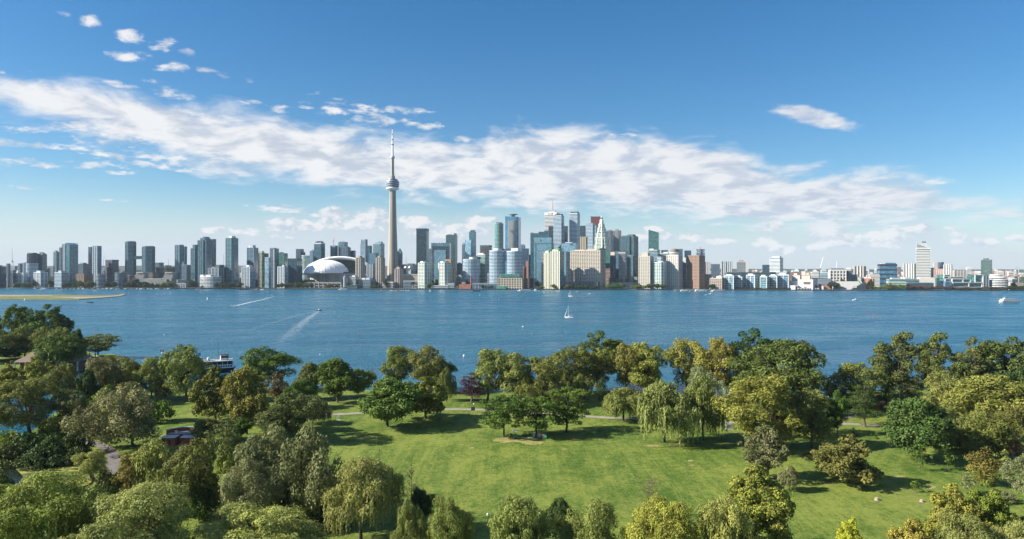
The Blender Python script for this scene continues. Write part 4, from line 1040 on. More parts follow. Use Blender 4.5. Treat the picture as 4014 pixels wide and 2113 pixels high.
# slanted grey sheds
Ys = shore_y(3330) + 30
sh = thing('slanted_shed', 'large grey slope roofed shed with dark triangular wall on the east quay', 'building', (px(3320, Ys), Ys, 0), -R(12))
w_ = 56 / F * Ys; h_ = 34 / F * Ys
mb = MB(); mb.add([(-w_, -22, 2), (w_, -22, 2), (w_, 26, 2), (-w_, 26, 2), (-w_ * .95, 10, h_), (w_, 10, h_), (w_, 26, h_), (-w_ * .95, 26, h_)], [(0, 1, 5, 4), (1, 2, 6, 5), (2, 3, 7, 6), (3, 0, 4, 7), (4, 5, 6, 7), (3, 2, 1, 0)])
mb.build('sloped_roof', paint((0.36, 0.355, 0.35)), sh)
mb = MB(); mb.add([(w_ * .1, -23.5, 2), (w_ * 1.08, -23.5, 2), (w_ * 1.08, -23.5, h_ * .95), (w_ * .1, -19, 2), (w_ * 1.08, -12, 2), (w_ * 1.08, -7, h_ * .95)], [(0, 1, 2), (3, 5, 4), (0, 2, 5, 3), (1, 4, 5, 2), (0, 3, 4, 1)]); mb.build('dark_gable', paint((0.03, 0.04, 0.06)), sh)
mb = MB(); mb.box(w_ * .2, w_ * .5, -24.6, -23.6, 7, 13); mb.build('pale_panel', paint(OFFWHITE), sh)
T('white_tank_shed', 'small bright white shed with dark mark at the water edge, east', 3100, 3120, 1120, 4, al=30, wall=paint(WHITE), band=None)
T('storage_shed', 'orange low shed in two halves beside dark tree, east quay', 3203, 3252, 1121, 12, al=8, ba=.3, wall=paint((0.48, 0.20, 0.09)), band=None)
T('storage_shed', 'white post like silo between the orange shed halves', 3220, 3228, 1120, 4, wall=paint(WHITE), band=None)
o = T('quay_shed', 'long low dark quay shed with white cabins, east', 3120, 3216, 1129, 2, al=3, ba=.12, wall=paint(NAVY), band=None)[0]
BUILT_ = BUILT['long low dark quay shed with white cabins, east']
mb = MB(); [mb.box((-.48 + k * .12) * BUILT_[1], (-.40 + k * .12) * BUILT_[1], -BUILT_[2] * .5 - 1, -BUILT_[2] * .5 - .05, 3, 7) for k in range(8)]; mb.build('white_cabin', paint(WHITE), o)
T('apartment_tower', 'tan and dark slab far behind the green crane', 3349, 3392, 1043, 500, al=40, glass=G_NAVY, band=None, fin=(0.5, 0.44, 0.37), fstep=9, fw=4.5)
T('office_tower', 'blue layered glass office with dark stripes, east skyline', 3440, 3517, 1037, 330, al=16, ba=.6, glass=G_BLUE, band=(0.02, 0.03, 0.05), fh=15, th=5.5, ph=((.1, .35, 3, OFFWHITE), (.4, .95, 5, ('g',) + G_BLUE)))
T('office_block', 'white wall block below the blue layered office', 3405, 3448, 1077, 260, al=20, glass=G_NAVY, band=OFFWHITE, th=3)
T('apartment_tower', 'slim reddish tower left of white ribbed tower, east', 3517, 3532, 1048, 700, glass=G_NAVY, band=(0.33, 0.20, 0.18), th=2)
T('apartment_tower', 'white tower with dark vertical groove left of patterned tower, east', 3543, 3592, 1033, 420, al=44, glass=G_NAVY, band=None, fin=OFFWHITE, fstep=9, fw=5.2)
# patterned leaning-top tower
o, a, b, zt, Y = T('apartment_tower', 'white zigzag patterned tower with sloping top right, tallest in the east', 3592, 3647, 975, 230, al=26, ba=.7, glass=G_NAVY, band=(0.62, 0.62, 0.60), th=1.6, out=1.3, fh=5.0)
mb = MB(); mb.prism([(-a / 2, -b / 2), (a * .34, -b / 2), (a * .34, b / 2), (-a / 2, b / 2)], zt + 1.7, lambda x, y: zt + (17.5 if x < a * .2 else 3), 0, [(-a / 2, -b / 2), (a * .22, -b / 2), (a * .22, b / 2), (-a / 2, b / 2)]); q = mb.build('sloping_top', glassy(G_NAVY), o)
mb = MB(); [mb.box(-a / 2 - .8, a * (.36 - .075 * k), -b / 2 - .8, b / 2 + .8, zt + 3.5 + 4.4 * k, zt + 5 + 4.4 * k) for k in range(4)]; mb.build('floor_band', paint((0.62, 0.62, 0.60)), q, kind='stuff')
mb = MB(); rz_ = random.Random(4)
for k in range(int((zt - 4) / 5)):
    for j in range(7):
        x = -a / 2 + (j + (k % 2) * .5) * a / 7.2
        mb.add([(x, -b / 2 - 1.45, 4 + k * 5), (x + a * .10, -b / 2 - 1.45, 4 + k * 5), (x + a * .03, -b / 2 - 1.45, 7.2 + k * 5), (x, -b / 2 - .1, 4 + k * 5), (x + a * .10, -b / 2 - .1, 4 + k * 5), (x + a * .03, -b / 2 - .1, 7.2 + k * 5)], [(0, 1, 2), (0, 2, 5, 3), (1, 4, 5, 2), (0, 3, 4, 1)])
mb.build('zigzag_panel', paint((0.66, 0.66, 0.64)), o, kind='stuff')
mb = MB(); mb.box(-a * .1, a * .2, -b * .2, b * .3, zt + 19, zt + 23); mb.build('penthouse', paint(DGREY), o)
T('apartment_tower', 'dark small tower right of the zigzag patterned tower', 3648, 3663, 1051, 500, glass=G_DARK, band=DGREY)
T('apartment_tower', 'pinkish slab with slate round top right of the zigzag tower', 3658, 3676, 1028, 800, wall=paint((0.44, 0.38, 0.36)), band=None)
T('apartment_tower', 'slate rounded tower joined right of the pinkish slab', 3674, 3700, 1029, 820, plan='bow', glass=G_NAVY, band=(0.12, 0.13, 0.18))
T('brick_warehouse', 'pale pink brick midrise in front of pinkish slab, east', 3662, 3700, 1056, 450, al=36, glass=G_NAVY, band=(0.45, 0.33, 0.29), th=2.2, fin=(0.45, 0.33, 0.29), fstep=7, fw=3)
T('apartment_tower', 'white gridded tower with slate flank, east', 3700, 3731, 1037, 420, al=38, glass=G_NAVY, band=OFFWHITE, th=1.5, fin=WHITE, fstep=7, fw=3)
T('office_tower', 'dark green glass tower with vertical light slot, far east', 3845, 3889, 1020, 280, al=44, glass=(0.03, 0.075, 0.075), band=(0.12, 0.16, 0.15), th=1, ph=((.2, .7, 5, DGREY),))
T('office_block', 'long concrete ruin block behind framed college, east', 3732, 3790, 1060, 500, glass=G_NAVY, band=CONC, th=2.5, fin=CONC, fstep=9, fw=3)
# college with white frames
Yc = shore_y(3775) + 40
co = thing('college_building', 'lakeside college of stacked white frames filled with glass', 'building', (px(3775, Yc), Yc, 0), 0)
def cx(u): return (u - 3775) / F * Yc
gl_, fr_ = MB(), MB()
for (u0, u1, v0, v1, yo) in ((3709, 3735, 1076, 1083, 20), (3703, 3724, 1083, 1092, 14), (3727, 3783, 1085, 1092, 14), (3704, 3730, 1093, 1103, 9), (3729, 3772, 1093, 1107, 6), (3772, 3802, 1093, 1107, 6), (3727, 3790, 1107, 1124, 0), (3790, 3842, 1107, 1126, 0), (3816, 3847, 1077, 1107, 3)):
    x0, x1, z0, z1 = cx(u0), cx(u1), max(2.1, pz(v1, Yc)), pz(v0, Yc)
    gl_.box(x0 + 1.3, x1 - 1.3, yo - 8, yo + 30, z0, z1 - .2)
    w = 1.4
    for (p0, p1, q0, q1) in ((x0, x1, z1 - w, z1), (x0, x1, z0 + .01, z0 + w * .8), (x0, x0 + w, z0 + w * .81, z1 - w - .01), (x1 - w - .02, x1 - .02, z0 + w * .81, z1 - w - .01)):
        fr_.box(p0, p1, yo - 10.5, yo - 8.02, q0, q1)
gl_.build('glass_hall', glassy((0.04, 0.12, 0.12), cell=2.5, var=.8), co); fr_.build('white_frame', paint(WHITE), co)
T('office_block', 'dark glass block with pale fins right of the framed college', 3847, 3876, 1080, 40, al=10, glass=G_NAVY, band=GREY, fin=PALE, fstep=8, fw=1)
T('office_block', 'pale teal layered lowrise left end by the east quay trees', 3474, 3552, 1106, 20, al=14, ba=.5, glass=G_GREEN, band=(0.46, 0.52, 0.46), th=2.2, fh=5.5)
T('office_block', 'teal glass studio lowrise behind the red tinged trees', 3474, 3604, 1096, 60, al=8, ba=.3, glass=G_TEAL, band=(0.22, 0.30, 0.29), th=1.6, fh=5.5, ph=((.1, .4, 5, PALE), (.55, .75, 6, PALE)))
T('office_block', 'dark blue glass lowrise below the zigzag tower', 3548, 3660, 1110, 30, al=6, ba=.3, glass=G_DTEAL, band=(0.10, 0.15, 0.18))
T('office_block', 'white boxy studio hall roof below the zigzag tower', 3596, 3668, 1088, 90, al=14, ba=.5, wall=paint((0.60, 0.57, 0.52)), band=None)
T('office_block', 'slate glass lowrise right of the white boxy studio hall', 3664, 3700, 1092, 70, al=16, glass=G_DTEAL, band=DGREY)
T('office_block', 'blue grey cube at the left foot of the framed college', 3698, 3728, 1103, 25, al=12, glass=G_BLUE, band=None)
for i, w in enumerate((('upper', 3880, 3928, 1078, 70), ('middle', 3876, 3942, 1087, 55), ('lower', 3874, 3952, 1098, 40))):
    T('office_block', w[0] + ' terrace of the curved white layered building, far east', w[1], w[2], w[3], w[4], plan='bow', al=20, ba=.6, glass=G_NAVY, band=(0.66, 0.65, 0.63), th=2.0, fh=5, out=1.4, group='curved layered terraces')
T('storage_shed', 'pale long shed with small roof lights at the far right edge', 3950, 4040, 1108, 120, al=3, ba=.2, wall=paint((0.42, 0.37, 0.33)), band=None)
T('storage_shed', 'orange and cream workshop near the tower crane, far right', 3968, 4000, 1094, 300, al=20, wall=paint((0.46, 0.34, 0.27)), band=None, ph=((.3, .8, 6, (0.45, 0.2, 0.13)),))
T('storage_shed', 'white flat shed at the waterline, far right', 3952, 3985, 1124, 20, al=5, ba=.4, wall=paint(WHITE), band=None)

# small blocks of the far city: each one on its own
rc = random.Random(11)
def far_block(u, w, v, Y, colr, lab, grp, flank=True):
    X = px(u, Y); a = w / F * Y; zt = pz(v, Y)
    o = thing('distant_block', lab, 'building', (X, Y, 0), -R(rc.choice((18, 30, 40))), grp)
    mb = MB(); mb.box(-a * .42, a * .42, -a * .42, a * .42, 2, zt)
    mb.build('wall', paint(colr), o)
    mb = MB(); n = max(1, int((zt - 8) / 9))
    for k in range(n):
        z = 6 + k * 9
        if z + 4 < zt: mb.box(-a * .36, a * .36, -a * .42 - .25, -a * .42 - .02, z, z + 3.4)
    if mb.v: mb.build('window_strip', paint((0.05, 0.06, 0.08)), o)
    if rc.random() < .5:
        mb = MB(); mb.box(-a * .2, a * .15, -a * .2, a * .2, zt + .01, zt + 4); mb.build('roof_house', paint(colr), o)
pal = [OFFWHITE, PALE, (0.5, 0.45, 0.40), (0.38, 0.28, 0.25), (0.30, 0.30, 0.33), (0.55, 0.53, 0.50), (0.46, 0.40, 0.37)]
for k in range(64):
    far_block(2790 + k * 19.6 + rc.uniform(-9, 9), rc.uniform(10, 26), rc.uniform(1049, 1066) + (6 if k % 3 else -1), rc.uniform(3400, 6200), rc.choice(pal), 'small pale block in the hazy far city east of downtown', 'small blocks of the far eastern city')
for k in range(62):
    far_block(2770 + k * 20 + rc.uniform(-9, 9), rc.uniform(12, 34), rc.uniform(1070, 1096), rc.uniform(2350, 3000), rc.choice(pal + [BRICK, BROWN, DGREY, GREY]), 'low roof among the crowded lowrise blocks east of downtown', 'lowrise blocks behind the eastern quay')
for k in range(46):
    far_block(-10 + k * 26 + rc.uniform(-11, 11), rc.uniform(12, 34), rc.uniform(1046, 1072), rc.uniform(2700, 4300), rc.choice([PALE, GREY, DGREY, BROWN, (0.12, 0.13, 0.17), (0.2, 0.2, 0.23)]), 'dim low block between the western towers', 'low blocks behind the western towers')
for k in range(40):
    far_block(10 + k * 31 + rc.uniform(-12, 12), rc.uniform(16, 36), rc.uniform(1092, 1112), shore_y(10 + k * 31) + rc.uniform(110, 190), rc.choice([GREY, DGREY, BROWN, (0.10, 0.11, 0.15), PALE]), 'dark low roof just behind the western shore trees', 'low roofs behind the western shore')
for k in range(34):
    u = 1500 + k * 34 + rc.uniform(-12, 12)
    far_block(u, rc.uniform(16, 38), rc.uniform(1060, 1100), shore_y(u) + rc.uniform(130, 320), rc.choice([DGREY, NAVY, GREY, (0.12, 0.12, 0.14)]), 'dark low block deep between the downtown towers', 'low blocks between the downtown towers')
# the tall thin things of the far skyline
def crane(u, v, Y, jib, label, colr, luff=True):
    o = thing('tower_crane', label, 'crane', (px(u, Y), Y, 2)); h = pz(v, Y)
    k = Y / F
    mb = MB(); mb.tube([(0, 0, 0), (0, 0, h * (.62 if luff else .93))], 1.1 * k, 4); mb.build('mast', paint(colr), o)
    mb = MB()
    if luff: mb.tube([(-3 * k, 0, h * .60), (jib * k, 0, h)], [1.0 * k, .6 * k], 4)
    else: mb.tube([(-jib * k * .3, 0, h * .91), (jib * k, 0, h * .91)], .8 * k, 4); mb.tube([(0, 0, h * .91), (0, 0, h)], .7 * k, 4); mb.tube([(0, 0, h), (jib * k * .8, 0, h * .92)], .35 * k, 4)
    mb.build('jib', paint(colr), o)
    mb = MB(); mb.box(-5 * k, -2 * k, -1.5 * k, 1.5 * k, h * .56, h * .6); mb.build('counterweight', paint(GREY), o)
crane(51, 974, 4200, -4, 'faint far construction crane above the left edge of the city', (0.40, 0.36, 0.37))
crane(406, 1004, 3800, 3, 'faint far construction crane right of the patterned left tower', (0.40, 0.36, 0.37))
crane(3218, 1010, 2900, 9, 'white luffing crane leaning right over the eastern factories', (0.74, 0.74, 0.76))
crane(3280, 1025, 3200, 1, 'thin white mast crane above the white gridded office', (0.66, 0.66, 0.68))
crane(3993, 1044, 2150, -14, 'grey hammerhead tower crane at the far right edge', (0.34, 0.36, 0.42), False)
gc = thing('harbour_crane', 'bright green harbour crane on the east quay', 'crane', (px(3386, 2085), 2085, 2))
mb = MB(); mb.tube([(0, 0, 2), (-10, 0, 18), (-17, 0, 28)], [1.8, 1.5, 1.0], 5); mb.tube([(-17, 0, 28), (-18, 0, 17)], .5, 4); mb.build('boom', paint((0.03, 0.42, 0.08)), gc)
mb = MB(); mb.box(-3, 4, -3, 3, 3, 9); mb.build('cab', paint((0.03, 0.36, 0.08)), gc)
mb = MB(); mb.box(-4, 5, -3, 3, 0, 3); mb.build('crawler', paint(DGREY), gc)
for i, (u, v, lab) in enumerate(((1592, 1007, 'thin radio mast right of the gable roofed tower'), (877, 998, 'thin radio mast left of the lone teal tower'), (660, 1016, 'faint lattice mast above the tan roofed block'))):
    Y = 4200; o = thing('radio_mast', lab, 'mast', (px(u, Y), Y, 2)); mb = MB(); mb.tube([(0, 0, 0), (0, 0, pz(v, Y))], [2.2, .8], 4); mb.build('pole', paint(GREY), o)
    mb = MB(); [mb.tube([(-3, 0, pz(v, Y) * q), (3, 0, pz(v, Y) * q)], .6, 4) for q in (.5, .75, .92)]; mb.build('crossbar', paint(GREY), o)
Yk = shore_y(1846) + 30
o = thing('smokestack', 'tall red brick smokestack before the first round white condo', 'chimney', (px(1846, Yk), Yk, 2)); mb = MB(); mb.lathe([(2.2, 0), (1.4, pz(1079, Yk) - 2)], 10); mb.build('shaft', paint((0.33, 0.10, 0.07)), o)
mb = MB(); mb.lathe([(1.7, pz(1080, Yk) - 2), (1.7, pz(1078, Yk) - 2)], 10); mb.build('rim', paint(CONC), o)
T('power_plant', 'low brick arts hall at the foot of the smokestack', 1800, 1850, 1114, 12, al=10, ba=.4, wall=paint((0.28, 0.12, 0.09)), band=None, ph=((.2, .5, 5, (0.3, 0.28, 0.27)),))
T('glass_hall', 'long low glass hall beneath the round white condos', 1852, 1952, 1112, 14, al=6, ba=.25, glass=G_BLUE, band=(0.30, 0.34, 0.36), th=1, fin=PALE, fstep=9, fw=.9)
T('quay_pavilion', 'white flat roofed quay pavilion below the condo pair', 1690, 1760, 1121, 10, al=6, ba=.3, glass=G_NAVY, band=WHITE, th=1.6)
T('quay_pavilion', 'grey roofed harbour stage hall between condo pair and smokestack', 1740, 1786, 1112, 30, al=12, ba=.5, glass=G_NAVY, band=PALE, th=1.8)
o = thing('canopy_frame', 'white open canopy frame on posts at the quay right of spire', 'canopy', (px(1648, 2180), 2180, 2))
for x in (-22, -17, -13, 0, 10, 19): mb = MB(); mb.tube([(x, -4, 0), (x, -4, 14 if x < -12 else 9)], .45, 5); mb.build('post', paint(WHITE), o)
mb = MB(); mb.box(-18, 20, -7, 3, 9.05, 10.2); mb.build('canopy_roof', paint(WHITE), o)
T('pier_building', 'low white gatehouse frame left of curved shoreline lowrise', 690, 735, 1112, 10, al=8, ba=.3, glass=G_DARK, band=OFFWHITE, th=1.3, fin=OFFWHITE, fstep=9, fw=1.2)
# green roofed pier shed beside the white yacht
Yg = shore_y(1365) + 10
o = thing('pier_shed', 'pier shed with sloping green roof behind the white yacht', 'building', (px(1372, Yg), Yg, 0), -R(8))
mb = MB(); mb.prism([(-20, -8), (26, -8), (26, 9), (-20, 9)], 2.1, lambda x, y: 13 if x > 0 else 5); mb.build('wall', paint(DGREY), o)
mb = MB(); mb.add([(-22, -9, 5.2), (27, -9, 13.3), (27, 10, 13.3), (-22, 10, 5.2), (-22, -9, 6.2), (27, -9, 14.3), (27, 10, 14.3), (-22, 10, 6.2)], [(4, 5, 6, 7), (0, 1, 5, 4), (1, 2, 6, 5), (2, 3, 7, 6), (3, 0, 4, 7), (3, 2, 1, 0)]); mb.build('green_roof', paint((0.10, 0.27, 0.20)), o)
o = thing('silo', 'grey cylindrical concrete silo by the pier shed', 'silo', (px(1352, Yg + 30), Yg + 30, 2)); mb = MB(); mb.lathe([(5, 0), (5, 36), (3, 38)], 14); mb.build('shell', paint((0.26, 0.28, 0.32)), o)
mb = MB(); mb.lathe([(2.0, 38.01), (2.0, 41)], 8); mb.build('roof_vent', paint(GREY), o)

# ---------------------------------------------------------------- the tall concrete tower
Yt = 2490.0; kt = Yt / F
cn = thing('observation_tower', 'very tall concrete observation tower with round pod and needle mast', 'tower', (px(1538.5, Yt), Yt, 0), R(8))
def zc(v): return pz(v, Yt)
CONCRETE = paint((0.34, 0.305, 0.26), .8, .12, .02)
def y_section(core, wing, half):
    """three legged section: hexagonal core with three tapering wings"""
    P = []
    for k in range(3):
        a = R(-100 + 120 * k); d = Vector((math.cos(a), math.sin(a))); n = Vector((-d.y, d.x))
        c0 = d * core * .8
        P += [c0 - n * core * .62, d * wing - n * half, d * wing + n * half, c0 + n * core * .62]
    return [(p.x, p.y) for p in P]
levels = [(1130, 12.2, 28, 3.4), (1085, 10.6, 22.6, 3.0), (1000, 9.0, 18.0, 2.7), (900, 7.9, 14.8, 2.4), (800, 7.2, 12.4, 2.2), (744, 6.9, 11.4, 2.1)]
mb = MB(); secs = [y_section(c, w, h) for (_, c, w, h) in levels]; n = len(secs[0])
vs = [(x, y, max(2, zc(l[0]))) for s, l in zip(secs, levels) for x, y in s]
fs = [(i * n + k, i * n + (k + 1) % n, (i + 1) * n + (k + 1) % n, (i + 1) * n + k) for i in range(len(levels) - 1) for k in range(n)]
mb.add(vs, fs + [tuple(range((len(levels) - 1) * n, len(levels) * n))]); mb.build('shaft', CONCRETE, cn)
mb = MB()
for k in range(3):
    a = R(-40 + 120 * k); d = Vector((math.cos(a), math.sin(a)))
    mb.tube([tuple(d * 12.2) + (zc(1100),), tuple(d * 9.2) + (zc(1000),), tuple(d * 7.4) + (zc(800),), tuple(d * 7.1) + (zc(745),)], 1.2, 5)
mb.build('elevator_rail', paint((0.16, 0.15, 0.15)), cn)
mb = MB(); mb.lathe([(8, zc(747)), (15, zc(745)), (21.5, zc(742)), (22.6, zc(738.5)), (21.5, zc(735)), (16, zc(733))], 36); mb.build('radome', paint((0.72, 0.72, 0.72)), cn, smooth=False)
for (v0, v1, r0, r1, c_, nm) in ((732.5, 729.5, 20.5, 22.0, DGREY, 'lower_window_ring'), (729.3, 726, 23.2, 23.2, PALE, 'lower_deck_rim'), (725.8, 721.5, 21.5, 22.4, NAVY, 'window_ring'), (721.3, 718, 23.6, 23.6, PALE, 'deck_rim'),
                               (717.8, 713.5, 22.2, 21.6, NAVY, 'restaurant_window_ring'), (713.3, 710, 22.8, 22.0, PALE, 'upper_deck_rim'), (709.8, 706, 19.5, 19.0, (0.20, 0.08, 0.08), 'roof_drum'), (705.8, 702, 17, 16, GREY, 'roof_plant')):
    mb = MB(); mb.lathe([(7.6, zc(v0)), (r0, zc(v0)), (r1, zc(v1)), (7.6, zc(v1))], 36); mb.build(nm, paint(c_, .4), cn)
mb = MB(); mb.lathe([(7.4, zc(745.5)), (7.2, zc(690)), (5.9, zc(686)), (5.2, zc(622))], 6); mb.build('upper_shaft', CONCRETE, cn)
mb = MB(); [mb.box(7.4 * math.cos(q) - 2, 7.4 * math.cos(q) + 2, 7.4 * math.sin(q) - 2, 7.4 * math.sin(q) + 2, zc(701.8), zc(689)) for q in (R(20), R(160), R(-100))]; mb.build('microwave_box', paint(PALE), cn)
mb = MB(); mb.lathe([(5, zc(623)), (7.5, zc(620.5)), (8.3, zc(617.5)), (7.6, zc(614.5)), (4.4, zc(610))], 20); mb.build('sky_pod', paint((0.50, 0.49, 0.47), .35), cn)
for (v0, v1, r0, r1, c_) in ((610, 569, 4.2, 3.7, (0.72, 0.72, 0.73)), (568.8, 565, 4.0, 4.0, (0.05, 0.05, 0.07)), (564.8, 549, 3.2, 3.0, (0.70, 0.70, 0.72)), (548.8, 545.5, 3.3, 3.3, (0.05, 0.05, 0.08)), (545.3, 528, 2.5, 2.4, (0.70, 0.70, 0.72)), (527.8, 525, 2.6, 2.6, (0.06, 0.05, 0.08)), (524.8, 507, 1.9, 1.6, (0.68, 0.68, 0.70)), (506.8, 498, 1.3, .7, (0.30, 0.05, 0.16))):
    mb = MB(); mb.lathe([(r0, zc(v0)), (r1, zc(v1))], 8); mb.build('mast_section', paint(c_, .4), cn)
mb = MB(); mb.box(-34, -8, -24, -4, 2, zc(1100)); mb.box(6, 26, -30, -8, 2, zc(1108)); mb.build('entrance_block', paint((0.42, 0.36, 0.29)), cn)

# ---------------------------------------------------------------- domed stadium
Yd = 2420.0; kd = Yd / F
sd = thing('domed_stadium', 'white domed stadium with open sliding roof arch and dark interior', 'stadium', (px(1312, Yd), Yd, 0))
def sx(u): return (u - 1312) / F * Yd
def zs(v): return pz(v, Yd)
ROOF = paint((0.82, 0.82, 0.80), .85, .05, .05, 0.0, .15)
zb_ = zs(1071); Rr = sx(1432)
mb = MB(); mb.lathe([(Rr, 2), (Rr, zb_ - 1)], 40, 0, 95); mb.build('drum_wall', paint((0.30, 0.31, 0.33)), sd)
mb = MB()
for k in range(40):
    a = math.pi * (1.06 + .88 * k / 40)
    if k % 5 in (1, 2): continue
    c, s_ = math.cos(a), math.sin(a); r = Rr + .1
    mb.prism([(c * r - s_ * -3.6, 95 + s_ * r + c * -3.6), (c * (r + 2.2) - s_ * -3.6, 95 + s_ * (r + 2.2) + c * -3.6), (c * (r + 2.2) - s_ * 3.6, 95 + s_ * (r + 2.2) + c * 3.6), (c * r - s_ * 3.6, 95 + s_ * r + c * 3.6)], 2, zb_ - 6)
mb.build('wall_pier', paint((0.40, 0.395, 0.38)), sd)
mb = MB(); [mb.lathe([(Rr + .4, zz), (Rr + 1.4, zz), (Rr + 1.4, zz + 2), (Rr + .4, zz + 2)], 40, 0, 95) for zz in (zb_ - 5, zb_ - 22)]; mb.build('wall_band', paint((0.46, 0.44, 0.42)), sd)
# front quarter dome
cxd, rx, rz_, ry = sx(1267), sx(1312 + 85), zs(1022) - zb_, 92.0
def dome(name, cx_, cy_, rx, ry, rz, z0, a0, a1, seg, rings, mat, thick=1.5, open_top=0.0):
    vs, fs = [], []
    for sh_ in (0, 1):
        t_ = thick * sh_
        for i in range(rings + 1):
            th = math.pi / 2 * i / rings
            for k in range(seg + 1):
                a = a0 + (a1 - a0) * k / seg
                vs.append((cx_ + (rx - t_) * math.cos(a) * math.cos(th), cy_ + (ry - t_) * math.sin(a) * math.cos(th), z0 + (rz - t_) * math.sin(th)))
    st_ = (rings + 1) * (seg + 1)
    for i in range(rings):
        for k in range(seg):
            a = i * (seg + 1) + k
            fs.append((a, a + 1, a + seg + 2, a + seg + 1)); fs.append((a + st_, a + st_ + seg + 1, a + st_ + seg + 2, a + st_ + 1))
        for k in (0, seg):
            a = i * (seg + 1) + k; fs.append((a, a + seg + 1, a + seg + 1 + st_, a + st_) if k else (a, a + st_, a + st_ + seg + 1, a + seg + 1))
    for k in range(seg):
        fs.append((k, k + st_, k + 1 + st_, k + 1))
    mb = MB(); mb.add(vs, fs); return mb.build(name, mat, sd)
dome('front_dome_panel', cxd, 40, rx, ry, rz_, zb_, math.pi, 2 * math.pi, 26, 10, ROOF)
mb = MB()
for k in range(1, 26, 2):
    a = math.pi + math.pi * k / 26
    pts = [(cxd + (rx + .1) * math.cos(a) * math.cos(t), 40 + (ry + .1) * math.sin(a) * math.cos(t), zb_ + (rz_ + .1) * math.sin(t)) for t in [math.pi / 2 * q / 9 for q in range(9)]]
    mb.tube(pts, .45, 4)
mb.build('roof_rib', paint((0.62, 0.62, 0.61)), sd)
pts = [(cxd + rx * math.cos(t), 41.5, zb_ + rz_ * math.sin(t)) for t in [math.pi * q / 28 for q in range(29)]]
mb = MB(); mb.tube(pts, 3.8, 6); mb.build('front_rim', ROOF, sd)
# sliding barrel arch behind
ac, ar, ah = sx(1316), sx(1312 + 128), zs(1010.5) - zb_
vs, fs = [], []
NA = 30
for q in range(NA + 1):
    t = math.pi * q / NA
    for (yy, gr) in ((62, 0), (62, -4.5), (140, -7.5), (140, -3)):
        vs.append((ac + (ar + gr) * math.cos(t), yy, zb_ + (ah + gr) * math.sin(t)))
for q in range(NA):
    for k in range(4):
        a = q * 4 + k; b_ = q * 4 + (k + 1) % 4
        fs.append((a, b_, b_ + 4, a + 4))
mb = MB(); mb.add(vs, fs); mb.build('sliding_arch', ROOF, sd)
vs = [(ac + (ar + 3.0) * math.cos(math.pi * q / NA), 61.5, zb_ + (ah + 1.5) * math.sin(math.pi * q / NA)) for q in range(NA + 1)]
mb = MB(); mb.tube(vs, 5.2, 6); mb.build('arch_rim', ROOF, sd)
dome('rear_dome_panel', ac, 140, ar - 5, 62, ah - 5, zb_, 0, math.pi, 26, 8, paint((0.70, 0.71, 0.72), .6, .05, .05))
mb = MB(); mb.lathe([(Rr - 8, zb_ - 1), (Rr - 8, zb_ + 4), (Rr - 50, zb_ - 12)], 36, 0, 95); mb.build('seating_bowl', paint((0.03, 0.055, 0.10)), sd)
mb = MB(); mb.box(sx(1346), sx(1362), 150, 152, zs(1046), zs(1040)); mb.build('scoreboard', paint((0.30, 0.30, 0.29)), sd)
mb = MB(); mb.box(sx(1208), sx(1224), -14, -9, zs(1089), zs(1072)); mb.build('red_sign_tower', paint((0.52, 0.46, 0.40)), sd)
mb = MB(); mb.box(sx(1190), sx(1220), -15.5, -14.2, zs(1075.5), zs(1073)); mb.build('red_sign', paint((0.45, 0.05, 0.06)), sd)
for i, (u, v0, v1) in enumerate(((1171, 1106, 1087), (1362, 1107, 1091))):
    mb = MB(); mb.box(sx(u) - 3.5, sx(u) + 3.5, -22, -16, zs(v0), zs(v1)); mb.build('stair_tower', paint(WHITE), sd)
# concourse wall in front
T('concourse', 'long pale concourse wall with dark openings before the stadium', 1180, 1392, 1108, 110, al=2, ba=.06, glass=G_DARK, band=CONC, th=3, fh=8, fin=CONC, fstep=14, fw=3)

# ---------------------------------------------------------------- trees
LEAF = foliage_mat('foliage')
BARK = bark_mat(); BARK_PALE = bark_mat((0.24, 0.20, 0.155)); BARK_DARK = bark_mat((0.06, 0.047, 0.036))


def unit(v): return v / np.maximum(np.linalg.norm(v, axis=-1, keepdims=True), 1e-6)


def leaf_mesh(name, P, T, Nn, L, Wd, rng, tone=None):
    """one four-cornered leaf spray per row: centre, long axis, normal, length, width"""
    T = unit(T); B = unit(np.cross(Nn, T))
    L = L[:, None] * .5; Wd = Wd[:, None] * .5
    k = rng.uniform(-.25, .25, (len(P), 1))
    V = np.stack([P - T * L, P + B * Wd + T * L * k, P + T * L, P - B * Wd + T * L * k], 1).reshape(-1, 3).astype(np.float32)
    n = len(P)
    me = bpy.data.meshes.new(name)
    me.vertices.add(4 * n); me.vertices.foreach_set('co', V.ravel())
    me.loops.add(4 * n); me.loops.foreach_set('vertex_index', np.arange(4 * n, dtype=np.int32))
    me.polygons.add(n); me.polygons.foreach_set('loop_start', np.arange(0, 4 * n, 4, dtype=np.int32))
    me.update(calc_edges=True)
    at = me.attributes.new('rnd', 'FLOAT', 'FACE'); at.data.foreach_set('value', (rng.random(n) * .6 + (tone * .5 if tone is not None else .2)).astype(np.float32))
    me.materials.append(LEAF)
    return me


